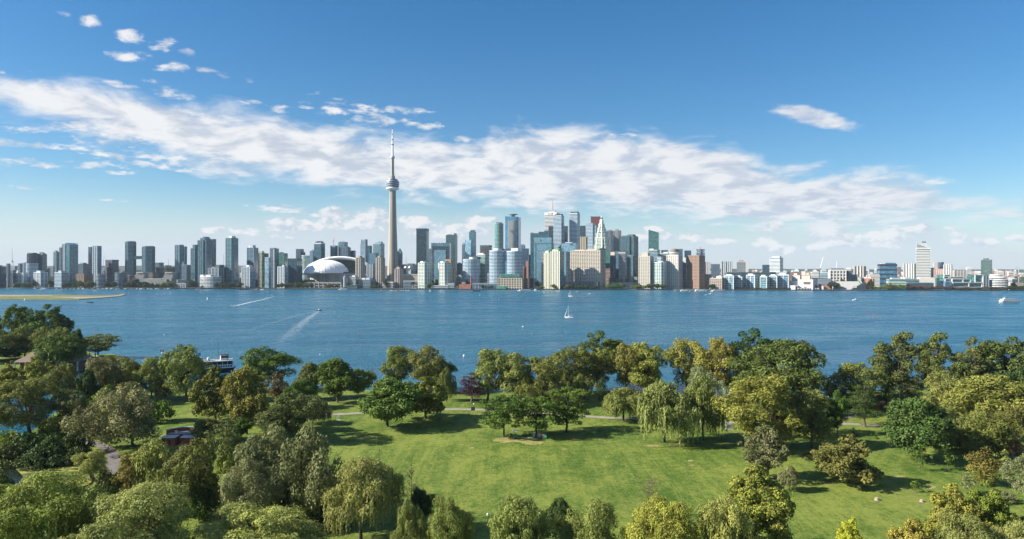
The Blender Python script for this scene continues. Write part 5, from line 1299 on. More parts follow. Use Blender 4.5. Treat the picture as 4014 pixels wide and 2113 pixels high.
KINDS = dict(
    #         H   R   base nclump rc        leaf(l,w)  dens flat env  droop strands
    broad=dict(H=15, R=6.2, zb=.20, n=58, rc=(1.2, 2.2), leaf=(.50, .34), dens=13, fl=.85, env='round'),
    ash=dict(H=17, R=7.0, zb=.16, n=95, rc=(1.0, 1.9), leaf=(.42, .26), dens=15, fl=.85, env='round'),
    maple=dict(H=14, R=7.0, zb=.16, n=90, rc=(.8, 1.5), leaf=(.48, .38), dens=13, fl=.8, env='cone'),
    crack=dict(H=16, R=6.6, zb=.18, n=60, rc=(.9, 2.3), leaf=(.58, .20), dens=15, fl=.95, env='lobes', droop=.35),
    silver=dict(H=12, R=6.6, zb=.06, n=52, rc=(1.1, 2.2), leaf=(.52, .18), dens=17, fl=1.0, env='round', up=.6),
    willow=dict(H=13, R=5.8, zb=.30, n=60, rc=(.8, 1.7), leaf=(.56, .18), dens=14, fl=.85, env='dome', droop=1.0, strands=16, slen=(.6, 3.8)),
    poplar=dict(H=21, R=7.0, zb=.20, n=58, rc=(1.1, 2.1), leaf=(.50, .36), dens=12, fl=.9, env='tall'),
    locust=dict(H=10, R=4.9, zb=.24, n=66, rc=(.8, 1.6), leaf=(.42, .22), dens=15, fl=.40, env='vase'),
    column=dict(H=8, R=2.2, zb=.03, n=30, rc=(.6, 1.1), leaf=(.36, .16), dens=20, fl=1.15, env='column', up=.7),
    pine=dict(H=14, R=4.6, zb=.26, n=46, rc=(.8, 1.5), leaf=(.46, .14), dens=16, fl=.5, env='cone'),
    sapling=dict(H=5.4, R=1.15, zb=.26, n=20, rc=(.28, .5), leaf=(.30, .20), dens=16, fl=1.1, env='column'),
    shrub=dict(H=4.2, R=3.4, zb=.0, n=34, rc=(.6, 1.25), leaf=(.40, .24), dens=14, fl=.8, env='mound'),
    sparse=dict(H=13, R=4.6, zb=.16, n=74, rc=(.55, 1.2), leaf=(.40, .26), dens=19, fl=.8, env='round', pale=True),
)


def env_r(kind, t):
    if kind == 'round': return math.sin(math.pi * min(1, max(.02, .10 + .88 * t))) ** .6
    if kind == 'dome': return math.cos(math.pi / 2 * t ** 1.7) ** .65 if t < 1 else 0
    if kind == 'lobes': return (math.sin(math.pi * min(.98, .12 + .82 * t)) ** .55) * (1.0 - .12 * t)
    if kind == 'tall': return math.sin(math.pi * (.16 + .74 * t)) ** .6 * (1.05 - .25 * t)
    if kind == 'vase': return .45 + .55 * math.sin(math.pi * .62 * t + .25)
    if kind == 'cone': return (1.0 - t) ** .62 * .97 + .06
    if kind == 'column': return math.sin(math.pi * (.14 + .80 * t)) ** .7
    if kind == 'mound': return math.cos(math.pi / 2 * t) ** .5 if t < 1 else 0


def make_proto(kind, seed, fine=1.0):
    """builds crown and trunk meshes of one tree form"""
    k = KINDS[kind]; rng = np.random.default_rng(seed); rd = random.Random(seed)
    H, Rr = k['H'], k['R']; zb = H * k['zb']; rc0, rc1 = k['rc']
    top = H - rc1 * k['fl'] * .75; lowz = zb + rc0 * k['fl'] * .6
    lob = [(rd.uniform(0, 6.28), rd.uniform(.15, .95), rd.uniform(.18, .50)) for _ in range(6)]
    C = []; tries = 0
    while len(C) < k['n'] and tries < 6000:
        tries += 1
        t = rd.random(); e = env_r(k['env'], t)
        if rd.random() > e ** 1.2 + .08: continue
        a = rd.uniform(0, 2 * math.pi)
        w = 1.0 + sum(am * math.cos(a - an) * math.exp(-((t - tt) / .3) ** 2) for an, tt, am in lob)
        rad = max(0, e * Rr * w - rc0 * .8) * (rd.random() ** .34)
        if k['env'] == 'vase': rad = e * Rr * math.sqrt(rd.random())
        r = (rc0 + (rc1 - rc0) * rd.random() ** 1.4) * (1.08 - .3 * t)
        p = Vector((rad * math.cos(a), rad * math.sin(a), lowz + (top - lowz) * t))
        if k['env'] == 'vase': p.z += -.16 * (rad / Rr) ** 2 * H * .5 + .0
        if any((p - q).length < .62 * (r + s) * (.75 if k['n'] > 80 else .85) for q, s in C): continue
        C.append((p, r))
    P, T, Nn, L, Wd, TN = [], [], [], [], [], []
    tones = [rd.random() for _ in C]
    ll, lw = k['leaf']; ll *= fine; lw *= fine
    for ci, (c, r) in enumerate(C):
        n = int(k['dens'] * 4 * math.pi * r * r * (.55 if k['fl'] < .6 else .8) / fine ** 2)
        d = unit(rng.normal(size=(n * 2, 3)))
        keep = d[:, 2] > rng.uniform(-1.15, -.1, len(d))
        d = d[keep][:n]; n = len(d)
        ph = rng.uniform(0, 6.28, 6)
        lump = 1 + .20 * np.sin(d[:, 0] * 3.1 + ph[0]) * np.sin(d[:, 1] * 3.3 + ph[1]) + .16 * np.sin(d[:, 2] * 4.2 + ph[2]) * np.sin(d[:, 0] * 5 + ph[3]) + .10 * np.sin(d[:, 1] * 9 + ph[4])
        rr = r * lump * (rng.random(n) ** .33 * .45 + .58)
        rr *= 1 + .22 * (rng.random(n) > .93)
        p = np.array(c) + d * rr[:, None] * np.array([1, 1, k['fl']])
        nn = unit(d + rng.normal(size=(n, 3)) * .55 + np.array([0, 0, .25]))
        tt = np.cross(nn, rng.normal(size=(n, 3)))
        if k.get('droop'): tt = unit(tt) * .7 + np.array([0, 0, -k['droop']]) + d * np.array([.5, .5, 0])
        if k.get('up'): tt = unit(tt) * .6 + np.array([0, 0, k['up']]) + d * .7
        tt = tt - nn * (tt * nn).sum(1, keepdims=True)
        P.append(p); T.append(tt); Nn.append(nn); L.append(ll * rng.uniform(.65, 1.35, n)); Wd.append(lw * rng.uniform(.7, 1.35, n)); TN.append(np.full(n, tones[ci]))
    if k.get('strands'):
        for ci, (c, r) in enumerate(C):
            out = math.hypot(c.x, c.y) / Rr
            for _ in range(int(k['strands'] * (.25 + 1.1 * out))):
                a = rng.uniform(0, 6.28); e = rng.uniform(.5, 1.05)
                s = np.array([c.x + r * e * math.cos(a), c.y + r * e * math.sin(a), c.z - r * k['fl'] * rng.uniform(-.5, .5)])
                ln = min(rng.uniform(*k['slen']) * (.35 + .8 * out), max(.5, s[2] - .5)); m = int(ln / (.30 * fine)) + 2
                f = np.linspace(0, 1, m)[:, None]; da = np.array([math.cos(a), math.sin(a), 0])
                p = s + da * (np.sqrt(f) * .35 * r * .6) + np.array([0, 0, -ln]) * f + rng.normal(size=(m, 3)) * .07
                nn = unit(da + rng.normal(size=(m, 3)) * .5 + np.array([0, 0, .2]))
                tt = np.array([0, 0, -1.0]) + rng.normal(size=(m, 3)) * .22 + da * .25
                P.append(p); T.append(tt); Nn.append(nn); L.append(ll * rng.uniform(.8, 1.4, m)); Wd.append(lw * rng.uniform(.8, 1.4, m)); TN.append(np.full(m, tones[ci]))
    cat_ = np.concatenate
    crown = leaf_mesh(kind + '_crown', cat_(P), cat_(T), cat_(Nn), cat_(L), cat_(Wd), rng, cat_(TN))
    # trunk and limbs
    mb = MB()
    r0 = H * (.022 if kind not in ('sapling', 'shrub', 'column') else .009)
    zt = zb + (top - zb) * (.55 if kind in ('broad', 'ash', 'crack', 'silver', 'locust', 'maple', 'willow') else .82)
    wob = [Vector((rd.uniform(-1, 1), rd.uniform(-1, 1), 0)) * H * .015 for _ in range(5)]
    tr = [Vector((0, 0, -.3)), Vector((0, 0, .4)) + wob[0] * .2, Vector((0, 0, zb * .6)) + wob[1], Vector((0, 0, zb + (zt - zb) * .4)) + wob[2], Vector((0, 0, zt)) + wob[3]]
    mb.tube([tuple(p) for p in tr], [r0 * 1.5, r0 * 1.1, r0 * .92, r0 * .62, r0 * .22], 7)
    if kind not in ('sapling', 'shrub', 'column'):
        lim = sorted(C, key=lambda q: -q[0].length)[:max(14, len(C) // 2 if k.get('pale') else 0)]
        for (c, r) in lim:
            f = rd.uniform(.0, .75); z0 = zb * .7 + (zt - zb * .7) * f * min(1, (c.z / H))
            z0 = min(z0, c.z - .6); s = Vector((wob[2].x, wob[2].y, max(.5, z0)))
            m1 = s.lerp(c, .4) + Vector((0, 0, (c.z - s.z) * (-.10 if k['env'] != 'dome' else .22))); m2 = s.lerp(c, .75) + Vector((rd.uniform(-.3, .3), rd.uniform(-.3, .3), .1))
            mb.tube([tuple(s), tuple(m1), tuple(m2), tuple(c)], [r0 * .42, r0 * .30, r0 * .18, r0 * .07], 5)
    trunk = mb.mesh(kind + '_trunk', BARK_PALE if k.get('pale') else (BARK_DARK if kind in ('locust', 'willow') else BARK))
    A = cat_(P)
    ext = [np.percentile(A[:, 0] * math.cos(q) + A[:, 1] * math.sin(q), (2.6, 97.4)) for q in np.linspace(0, math.pi, 9)[:-1]]
    return dict(crown=crown, trunk=trunk, H=float(np.percentile(A[:, 2], 98.6)), R=float(np.mean([(e[1] - e[0]) / 2 for e in ext])))


def make_bare(seed, H=9.0, conical=True):
    rd = random.Random(seed); mb = MB()
    mb.tube([(0, 0, -.2), (.1, 0, H * .4), (.05, .1, H * .75), (0, 0, H)], [H * .014, H * .011, H * .006, .02], 6)
    tw = MB()
    for i in range(34 if conical else 46):
        z = H * rd.uniform(.18, .95); a = rd.uniform(0, 6.28)
        ln = (H - z) * .42 * rd.uniform(.6, 1.1) if conical else H * .36 * rd.uniform(.5, 1) * math.sin(math.pi * (.15 + .8 * z / H))
        p0 = Vector((0, 0, z)); dr = Vector((math.cos(a), math.sin(a), rd.uniform(.1, .7)))
        p1 = p0 + dr * ln * .55; p2 = p0 + dr * ln + Vector((0, 0, ln * .22))
        mb.tube([tuple(p0), tuple(p1), tuple(p2)], [H * .005, H * .0035, .012], 4)
        for _ in range(7):
            f = rd.uniform(.3, 1); q = p0.lerp(p2, f); e = q + Vector((rd.uniform(-1, 1), rd.uniform(-1, 1), rd.uniform(-.1, .9))).normalized() * ln * .38
            tw.tube([tuple(q), tuple(e)], [.03, .012], 3, cap=False)
    return mb.mesh('bare_trunk', BARK), tw.mesh('bare_twig', bark_mat((0.20, 0.125, 0.09)))


PROTO = {}
def proto(kind, var, fine=1.0):
    key = (kind, var, fine)
    if key not in PROTO: PROTO[key] = make_proto(kind, hash_seed(kind) + var * 17, fine)
    return PROTO[key]
def hash_seed(s): return sum(ord(c) * (i + 3) for i, c in enumerate(s))


NAMES = dict(broad='broadleaf_tree', ash='ash_tree', maple='maple_tree', crack='willow_tree', silver='silver_willow', willow='weeping_willow', poplar='poplar_tree', locust='locust_tree', column='column_shrub', pine='pine_tree', sapling='sapling', shrub='shrub', sparse='thin_tree')
CATS = dict(column='shrub', shrub='shrub', sapling='sapling')
rt = random.Random(77)
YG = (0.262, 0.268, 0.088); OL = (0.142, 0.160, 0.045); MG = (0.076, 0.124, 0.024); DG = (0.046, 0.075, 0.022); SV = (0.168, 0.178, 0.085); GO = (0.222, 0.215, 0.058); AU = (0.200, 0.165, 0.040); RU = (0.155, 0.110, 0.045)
PU = (0.060, 0.024, 0.036); LG = (0.130, 0.185, 0.028); BO = (0.098, 0.118, 0.040); WG = (0.180, 0.208, 0.064); YE = (0.32, 0.32, 0.04)



def tree(u0, u1, vt, vb, kind, tint, label, var=None, group=None, rz=None, trunk_u=None, fine=1.0, z=.9):
    """a tree from its outline on the photograph (2576 px wide reading): left, right, top, foot"""
    Y = gy(vb * 1.5582, z)
    uc = (u0 + u1) / 2
    X = px(uc * 1.5582, Y)
    p = proto(kind, var if var is not None else rt.randrange(3), fine)
    wid = (u1 - u0) * 1.5582 / F * Y; hgt = pz(vt * 1.5582, Y) - z
    sx_ = wid / (2 * p['R']); sz_ = hgt / p['H']
    t = thing(NAMES[kind], label, CATS.get(kind, 'tree'), (X, Y, z), rt.uniform(0, 6.28) if rz is None else rz, group, (sx_, sx_ * rt.uniform(.92, 1.08), sz_))
    link('trunk', p['trunk'], t)
    j = [1 + rt.uniform(-.07, .07) for _ in range(3)]
    link('crown', p['crown'], t, color=tuple(c * q for c, q in zip(tint, j)))
    return t


TR = tree
# peninsula with the ferry dock, far left
TR(-60, 22, 790, 862, 'poplar', DG, 'dark tree cut by the left edge, behind the dock trees')
TR(14, 74, 773, 866, 'poplar', MG, 'tall loose tree, second from the left edge on the dock point')
TR(70, 110, 786, 868, 'poplar', DG, 'narrow dark tree between the two tallest dock point trees')
TR(92, 168, 771, 868, 'poplar', MG, 'tallest broad tree on the dock point at the water')
TR(136, 184, 798, 868, 'broad', DG, 'dark tree leaning over the water at the tip of the dock point')
TR(30, 96, 824, 900, 'crack', OL, 'rounded olive tree before the tall dock point trees')
TR(74, 138, 826, 902, 'crack', OL, 'olive tree beside the pavilion roof peak')
TR(126, 188, 827, 903, 'crack', WG, 'light green tree behind the draping dock willow')
TR(176, 219, 832, 897, 'broad', DG, 'dark tree at the water right of the draping dock willow')
TR(-40, 30, 834, 905, 'crack', OL, 'olive crown at the left edge above the pavilion')
TR(-60, 50, 862, 908, 'broad', DG, 'wide shadowed tree left of the pavilion roof')
TR(99, 198, 848, 930, 'willow', MG, 'draping willow hiding half the pavilion roof')
TR(209, 283, 843, 899, 'locust', OL, 'lone leaning tree standing out over the water by the dock')
# left bank rows
TR(-15, 62, 922, 1010, 'maple', (0.178, 0.191, 0.040), 'yellow flecked green tree below the pavilion, left edge')
TR(48, 132, 912, 1012, 'maple', (0.167, 0.185, 0.040), 'yellow green tree below the pavilion doors')
TR(132, 208, 918, 1022, 'crack', OL, 'olive willow left of the water gap by the dock gate')
TR(198, 276, 905, 1022, 'crack', SV, 'greyish willow before the dock gate')
TR(246, 346, 899, 1003, 'crack', OL, 'spreading willow with visible limbs on the left shore')
TR(312, 360, 910, 1005, 'crack', GO, 'narrow yellowing willow on the left shore')
TR(346, 416, 902, 1008, 'crack', WG, 'feathery green willow on the left shore, left of the ferry tree')
TR(388, 446, 950, 1010, 'crack', OL, 'low olive willow tucked left of the ferry tree')
TR(421, 518, 875, 1010, 'crack', WG, 'big green willow hiding the bow half of the ferry', var=1)
TR(0, 148, 960, 1090, 'crack', OL, 'huge rounded willow at the left edge by the channel', var=0)
TR(146, 215, 985, 1085, 'crack', BO, 'brown shadowed willow behind the huge left willow')
TR(200, 246, 935, 1040, 'broad', DG, 'thin dark tree with black trunk, left bank')
TR(236, 306, 975, 1043, 'maple', LG, 'small bright yellow green tree left of the silver willow')
TR(253, 418, 972, 1122, 'silver', SV, 'great silver grey willow bush beside the brick washroom', var=0)
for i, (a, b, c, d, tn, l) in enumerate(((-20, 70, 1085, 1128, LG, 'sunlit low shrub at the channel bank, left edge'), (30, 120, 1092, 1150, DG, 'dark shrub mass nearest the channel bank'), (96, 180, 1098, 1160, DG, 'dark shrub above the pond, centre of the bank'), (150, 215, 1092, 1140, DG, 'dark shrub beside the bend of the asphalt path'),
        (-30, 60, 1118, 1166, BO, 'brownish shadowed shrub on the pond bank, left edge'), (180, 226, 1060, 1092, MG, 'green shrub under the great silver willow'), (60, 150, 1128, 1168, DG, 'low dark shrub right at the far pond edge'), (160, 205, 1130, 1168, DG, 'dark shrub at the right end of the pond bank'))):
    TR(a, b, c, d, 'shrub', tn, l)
TR(198, 260, 1136, 1204, 'crack', YG, 'upright yellow green shrub between pond and path')
TR(226, 292, 1182, 1262, 'shrub', BO, 'brown green shrub at the right pond corner')
TR(284, 357, 1146, 1262, 'crack', (0.198, 0.165, 0.059), 'olive tan willow right of the asphalt path')
TR(330, 450, 1119, 1262, 'willow', YG, 'bright weeping willow below the brick washroom', var=0)
TR(434, 520, 1128, 1262, 'crack', SV, 'pale willow crown right of the bright weeping willow')
TR(452, 560, 1114, 1290, 'crack', OL, 'tall olive willow left of the dark larch')
# behind the brick building
TR(482, 548, 1054, 1112, 'broad', OL, 'olive tree right behind the brick washroom')
TR(524, 618, 1050, 1168, 'pine', BO, 'brown green larch right of the brick washroom')
TR(584, 628, 1052, 1106, 'broad', MG, 'small green tree under the autumn tinted tree')
TR(489, 596, 930, 1062, 'maple', (0.116, 0.129, 0.032), 'tall green ash with yellow flecks beneath the ferry')
TR(574, 668, 934, 1092, 'broad', (0.165, 0.160, 0.040), 'autumn tinted tree with golden crown left of centre')
TR(593, 716, 880, 985, 'crack', MG, 'broad dark willow right of the ferry', var=2)
TR(672, 724, 940, 1012, 'sparse', RU, 'small russet tree at the shore')
TR(746, 815, 918, 1004, 'broad', BO, 'brown green round tree at the shore, left of the dark maple')
TR(806, 892, 908, 1012, 'broad', MG, 'dark green maple at the shore left of the bright small tree')
TR(717, 791, 961, 1028, 'willow', MG, 'weeping tree with lit top behind the pale ash')
TR(650, 788, 993, 1112, 'ash', (0.099, 0.132, 0.048), 'loose grey green ash left of the lawn')
TR(758, 818, 1020, 1068, 'willow', SV, 'small weeping tree at the left rim of the lawn')
TR(648, 692, 1026, 1078, 'column', OL, 'greyish column shrub behind the grey green ash')
TR(618, 740, 1083, 1290, 'crack', SV, 'left half of the big silver willow stand', var=1)
TR(706, 848, 1092, 1315, 'silver', SV, 'right half of the big silver willow stand with lean', var=1)
TR(545, 690, 1165, 1330, 'silver', SV, 'rounded silver willow in front of the big stand', var=2, fine=.64)
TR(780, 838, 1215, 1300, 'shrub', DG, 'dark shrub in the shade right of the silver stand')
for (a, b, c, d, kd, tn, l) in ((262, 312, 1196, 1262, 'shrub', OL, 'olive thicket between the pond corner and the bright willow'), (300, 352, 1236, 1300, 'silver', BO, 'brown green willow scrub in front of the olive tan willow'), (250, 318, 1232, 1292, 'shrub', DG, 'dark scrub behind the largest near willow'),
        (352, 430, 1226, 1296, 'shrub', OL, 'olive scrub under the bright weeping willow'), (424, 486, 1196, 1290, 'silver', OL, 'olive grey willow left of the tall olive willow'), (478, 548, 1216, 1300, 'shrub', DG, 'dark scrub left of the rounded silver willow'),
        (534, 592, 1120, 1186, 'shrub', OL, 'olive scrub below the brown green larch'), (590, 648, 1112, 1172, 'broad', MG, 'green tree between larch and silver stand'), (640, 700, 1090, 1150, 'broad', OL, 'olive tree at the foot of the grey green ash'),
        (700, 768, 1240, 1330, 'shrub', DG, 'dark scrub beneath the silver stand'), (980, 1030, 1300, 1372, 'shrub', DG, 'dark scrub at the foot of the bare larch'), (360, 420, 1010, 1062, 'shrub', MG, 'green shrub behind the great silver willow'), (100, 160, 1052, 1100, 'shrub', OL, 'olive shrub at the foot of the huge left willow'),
        (2392, 2440, 975, 1048, 'broad', DG, 'dark tree in the gap of the right grove'), (2330, 2420, 1030, 1110, 'crack', OL, 'olive willow low in front of the right grove'), (2520, 2590, 1020, 1112, 'crack', OL, 'olive tree at the right edge beside the old willow'), (2044, 2110, 1000, 1096, 'crack', DG, 'dark shadowed tree right of the twin trunks'),
        (1930, 1990, 1040, 1124, 'crack', OL, 'lower bough mass of willow left of the twin trunks'), (1600, 1664, 905, 990, 'crack', OL, 'olive willow filling between the first golden willows'), (1400, 1450, 930, 1000, 'crack', OL, 'small olive willow left of the drooping pale willow'), (2210, 2262, 905, 1000, 'poplar', MG, 'lower left shoulder tree of the right grove')):
    TR(a, b, c, d, kd, tn, l)
# lawn front trees
TR(873, 928, 932, 1003, 'broad', LG, 'bright green small tree on the shore strip')
TR(951, 1034, 874, 980, 'crack', OL, 'willow with knobbly crown, left of the shore pair')
TR(1030, 1112, 875, 985, 'crack', OL, 'willow with knobbly crown, right of the shore pair')
TR(1072, 1134, 905, 988, 'crack', MG, 'dark green willow filling the right of the shore pair')
TR(1104, 1143, 930, 1010, 'willow', OL, 'small drooping willow right of the shore pair')
TR(909, 1040, 957, 1073, 'broad', (0.090, 0.139, 0.032), 'round green tree with pale trunk alone on the lawn', var=0)
TR(1021, 1120, 953, 1053, 'maple', (0.152, 0.172, 0.029), 'yellow topped maple just behind the round lawn tree')
TR(1158, 1214, 941, 1013, 'pine', PU, 'small dark purple plum tree by the path')
TR(1176, 1278, 882, 1008, 'crack', WG, 'big pale green willow right of the purple plum', var=0)
TR(1262, 1360, 893, 1012, 'crack', WG, 'broad pale willow behind the three locust trees')
TR(1322, 1420, 915, 1020, 'silver', OL, 'dense olive willow behind the locust trees')
TR(1393, 1508, 877, 990, 'crack', OL, 'spreading olive willow on the central shore', var=2)
TR(1448, 1552, 842, 975, 'poplar', MG, 'dark green tree rising highest on the central shore')
TR(1484, 1545, 880, 988, 'locust', OL, 'forked trunk willow with open crown, central shore')
TR(1528, 1622, 868, 988, 'crack', (0.172, 0.169, 0.045), 'slim trunk golden green willow on the shore')
TR(1574, 1670, 867, 992, 'crack', GO, 'golden topped willow, first of the yellowing row')
TR(1676, 1780, 858, 990, 'crack', GO, 'golden topped willow, second of the yellowing row', var=0)
TR(1766, 1842, 855, 1000, 'crack', (0.215, 0.185, 0.050), 'golden topped willow, third and browner of the yellowing row')
TR(1822, 1952, 838, 1003, 'poplar', DG, 'dark crown towering behind the yellowing willows', var=1)
TR(1824, 1925, 893, 1004, 'crack', WG, 'light willow in front of the dark towering crown')
TR(1880, 2080, 866, 1036, 'ash', (0.092, 0.121, 0.034), 'huge domed ash right of the yellowing willows', var=0)
TR(1858, 2030, 953, 1132, 'crack', (0.165, 0.174, 0.042), 'massive leaning willow at the right of the lawn', var=0)
TR(1990, 2094, 985, 1126, 'crack', OL, 'shadowed half willow with thick twin trunks')
TR(1502, 1532, 953, 1012, 'column', DG, 'dark narrow cypress in the shade of the shore willows')
TR(1526, 1610, 978, 1060, 'willow', WG, 'small weeping willow beside the gravel path', var=1)
TR(1438, 1478, 945, 1004, 'willow', WG, 'drooping pale willow top above the locust trees')
TR(1514, 1528, 1014, 1041, 'sapling', MG, 'tiny sapling left of the small weeping willow')
TR(1612, 1730, 965, 1112, 'willow', WG, 'left and larger weeping willow of the lawn pair', var=2)
TR(1722, 1814, 956, 1108, 'willow', WG, 'right weeping willow of the lawn pair', var=0)
TR(1720, 1786, 926, 1008, 'silver', (0.211, 0.224, 0.132), 'pale silvery crown behind the weeping pair')
TR(1872, 1912, 965, 1006, 'shrub', DG, 'low dark bush by the shore railing')
TR(1220, 1314, 1000, 1099, 'locust', MG, 'leftmost locust tree of the picnic group', var=0)
TR(1296, 1404, 998, 1097, 'locust', MG, 'middle locust tree behind the coloured chairs', var=1)
TR(1374, 1476, 980, 1087, 'locust', MG, 'rightmost and tallest locust tree of the picnic group', var=2)
# right side
TR(2086, 2204, 916, 1030, 'crack', OL, 'rounded olive willow above the white terrace wall')
TR(2089, 2124, 987, 1096, 'crack', MG, 'ivy wrapped thin tree left of the asphalt path')
TR(2140, 2210, 957, 1074, 'pine', DG, 'shadowed dark tree by the path junction')
TR(2215, 2325, 843, 1015, 'poplar', (0.098, 0.116, 0.037), 'left tall poplar of the big right hand grove')
TR(2308, 2412, 845, 1018, 'poplar', (0.106, 0.121, 0.040), 'second tall poplar of the big right hand grove', var=0)
TR(2410, 2496, 860, 1030, 'poplar', (0.106, 0.121, 0.040), 'third poplar of the right grove with pale limbs', var=1)
TR(2482, 2610, 862, 1032, 'poplar', (0.079, 0.106, 0.034), 'last dark poplar of the right grove at the edge', var=2)
TR(2205, 2252, 949, 1033, 'pine', DG, 'dark pine left of the brick hut')
TR(2250, 2322, 938, 1028, 'pine', (0.073, 0.090, 0.032), 'double stemmed pine right of the brick hut')
TR(2312, 2412, 940, 1062, 'crack', WG, 'yellow green willow in front of the tall poplars, left')
TR(2400, 2558, 948, 1092, 'crack', (0.178, 0.185, 0.045), 'widest yellow green willow before the tall poplars', var=1)
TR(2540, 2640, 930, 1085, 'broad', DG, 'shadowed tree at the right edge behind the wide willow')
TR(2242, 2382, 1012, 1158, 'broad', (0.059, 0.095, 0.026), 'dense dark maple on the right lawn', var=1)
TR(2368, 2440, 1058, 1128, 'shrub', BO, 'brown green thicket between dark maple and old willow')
TR(2412, 2534, 1040, 1140, 'silver', OL, 'old willow with thick pale forked trunk', var=1)
TR(2500, 2560, 1100, 1142, 'shrub', (0.172, 0.112, 0.053), 'reddish brown bush right of the old willow trunk')
TR(2446, 2512, 1130, 1222, 'column', (0.152, 0.139, 0.037), 'bulky bronze green column bush on the right lawn')
TR(2298, 2331, 1118, 1183, 'sapling', MG, 'left green sapling before the dark maple', var=0)
TR(2370, 2396, 1118, 1183, 'sapling', MG, 'right green sapling before the dark maple', var=1)
TR(2512, 2548, 1134, 1196, 'sapling', WG, 'pale drooping sapling right of the bronze column bush')
TR(2413, 2447, 1188, 1243, 'sapling', SV, 'thin grey sapling left of the bronze column bush')
TR(2290, 2312, 1211, 1239, 'sapling', LG, 'little sapling on a mulch ring near the stumps')
TR(2200, 2216, 1086, 1112, 'sapling', MG, 'sapling in the shade behind the autumn maple')
TR(2136, 2158, 1078, 1114, 'sapling', BO, 'bare looking sapling behind the autumn maple')
TR(2500, 2552, 1236, 1262, 'shrub', SV, 'faint grey green bush at the right edge of the lawn')
TR(2076, 2210, 1107, 1218, 'maple', (0.135, 0.150, 0.040), 'spreading autumn maple on the right lawn', var=1)
TR(1880, 1978, 1078, 1206, 'sparse', (0.135, 0.145, 0.060), 'thin leaning pale trunked tree on the lawn')
TR(1962, 2008, 1176, 1235, 'willow', SV, 'small grey green weeping sapling on the lawn')
# foreground trees, feet mostly below the frame
TR(1806, 1988, 1183, 1400, 'maple', (0.194, 0.200, 0.042), 'large golden maple at the bottom right of the lawn', var=0, fine=.64)
TR(1744, 1905, 1262, 1470, 'willow', YG, 'near willow in front of the golden maple', var=0, fine=.64)
TR(1586, 1748, 1263, 1460, 'willow', (0.244, 0.251, 0.050), 'yellow near willow below the bare brown tree', var=1, fine=.64)
TR(1430, 1594, 1273, 1450, 'silver', (0.178, 0.191, 0.053), 'round bushy willow at the bottom centre', var=0, fine=.64)
TR(1376, 1454, 1262, 1410, 'broad', DG, 'dark leafy tree between two bottom willows', fine=.64)
TR(1222, 1392, 1257, 1460, 'willow', WG, 'near weeping willow at the bottom, left of centre', var=2, fine=.64)
TR(1078, 1180, 1259, 1440, 'willow', WG, 'narrow near weeping willow alone at the bottom', var=1, fine=.64)
TR(985, 1066, 1268, 1430, 'willow', WG, 'slim willow in front of the dark bushy tree, bottom', var=0, fine=.64)
TR(1016, 1082, 1236, 1345, 'broad', DG, 'dark bushy tree beneath the bare larch', fine=.64)
TR(826, 990, 1160, 1360, 'willow', YG, 'tall weeping willow at the lower left of the lawn', var=2, fine=.64)
TR(494, 786, 1286, 1480, 'willow', YG, 'broad bright willow along the bottom, left of centre', var=1, fine=.46)
TR(216, 542, 1234, 1500, 'willow', YG, 'largest near willow at the bottom left', var=2, fine=.46)
TR(-60, 296, 1208, 1480, 'willow', (0.185, 0.209, 0.048), 'huge near willow in the bottom left corner', var=0, fine=.46)
TR(-60, 40, 1190, 1300, 'crack', MG, 'green crown at the left edge in front of the pond')
TR(2324, 2482, 1238, 1430, 'maple', (0.211, 0.205, 0.048), 'yellow brown maple in the bottom right corner group', var=2, fine=.64)
TR(2422, 2568, 1244, 1430, 'maple', (0.152, 0.191, 0.032), 'green maple in the bottom right corner group', var=1, fine=.64)
TR(2236, 2364, 1316, 1480, 'maple', (0.243, 0.225, 0.050), 'orange tipped crown at the bottom right', var=0, fine=.64)
TR(2358, 2504, 1300, 1490, 'willow', WG, 'near willow in the bottom right corner group', var=1, fine=.64)
TR(2500, 2620, 1322, 1490, 'willow', YG, 'willow crown cut by the bottom right corner', var=0, fine=.64)
TR(2100, 2190, 1318, 1460, 'maple', YE, 'bright yellow crown poking up at the bottom, right of centre', var=2, fine=.64)
TR(2556, 2640, 1150, 1260, 'crack', SV, 'grey willow edge at the right border of the lawn')

# leafless trees
def bare(u0, u1, vt, vb, label, seed, conical=True):
    Y = gy(vb * 1.5582); X = px((u0 + u1) / 2 * 1.5582, Y); h = pz(vt * 1.5582, Y) - .9
    tk, tw = make_bare(seed, 9.0, conical)
    wid = (u1 - u0) * 1.5582 / F * Y
    t = thing('bare_tree', label, 'tree', (X, Y, .9), rt.uniform(0, 6), None, (wid / (6.2 if conical else 6.5), wid / (6.2 if conical else 6.5), h / 9.0))
    link('trunk', tk, t); link('twig', tw, t, kind='stuff')
bare(1000, 1070, 1150, 1310, 'tall leafless larch above the bottom willows', 5)
bare(938, 970, 1120, 1250, 'small leafless tree behind the tall weeping willow', 6)
bare(1604, 1676, 1202, 1300, 'leafless brown twiggy tree above the yellow near willow', 7, False)
bare(924, 952, 925, 985, 'leafless pinkish tree at the shore left of the willow pair', 8, False)
bare(2428, 2520, 1000, 1092, 'dead limbs showing among the yellow green willows', 9, False)

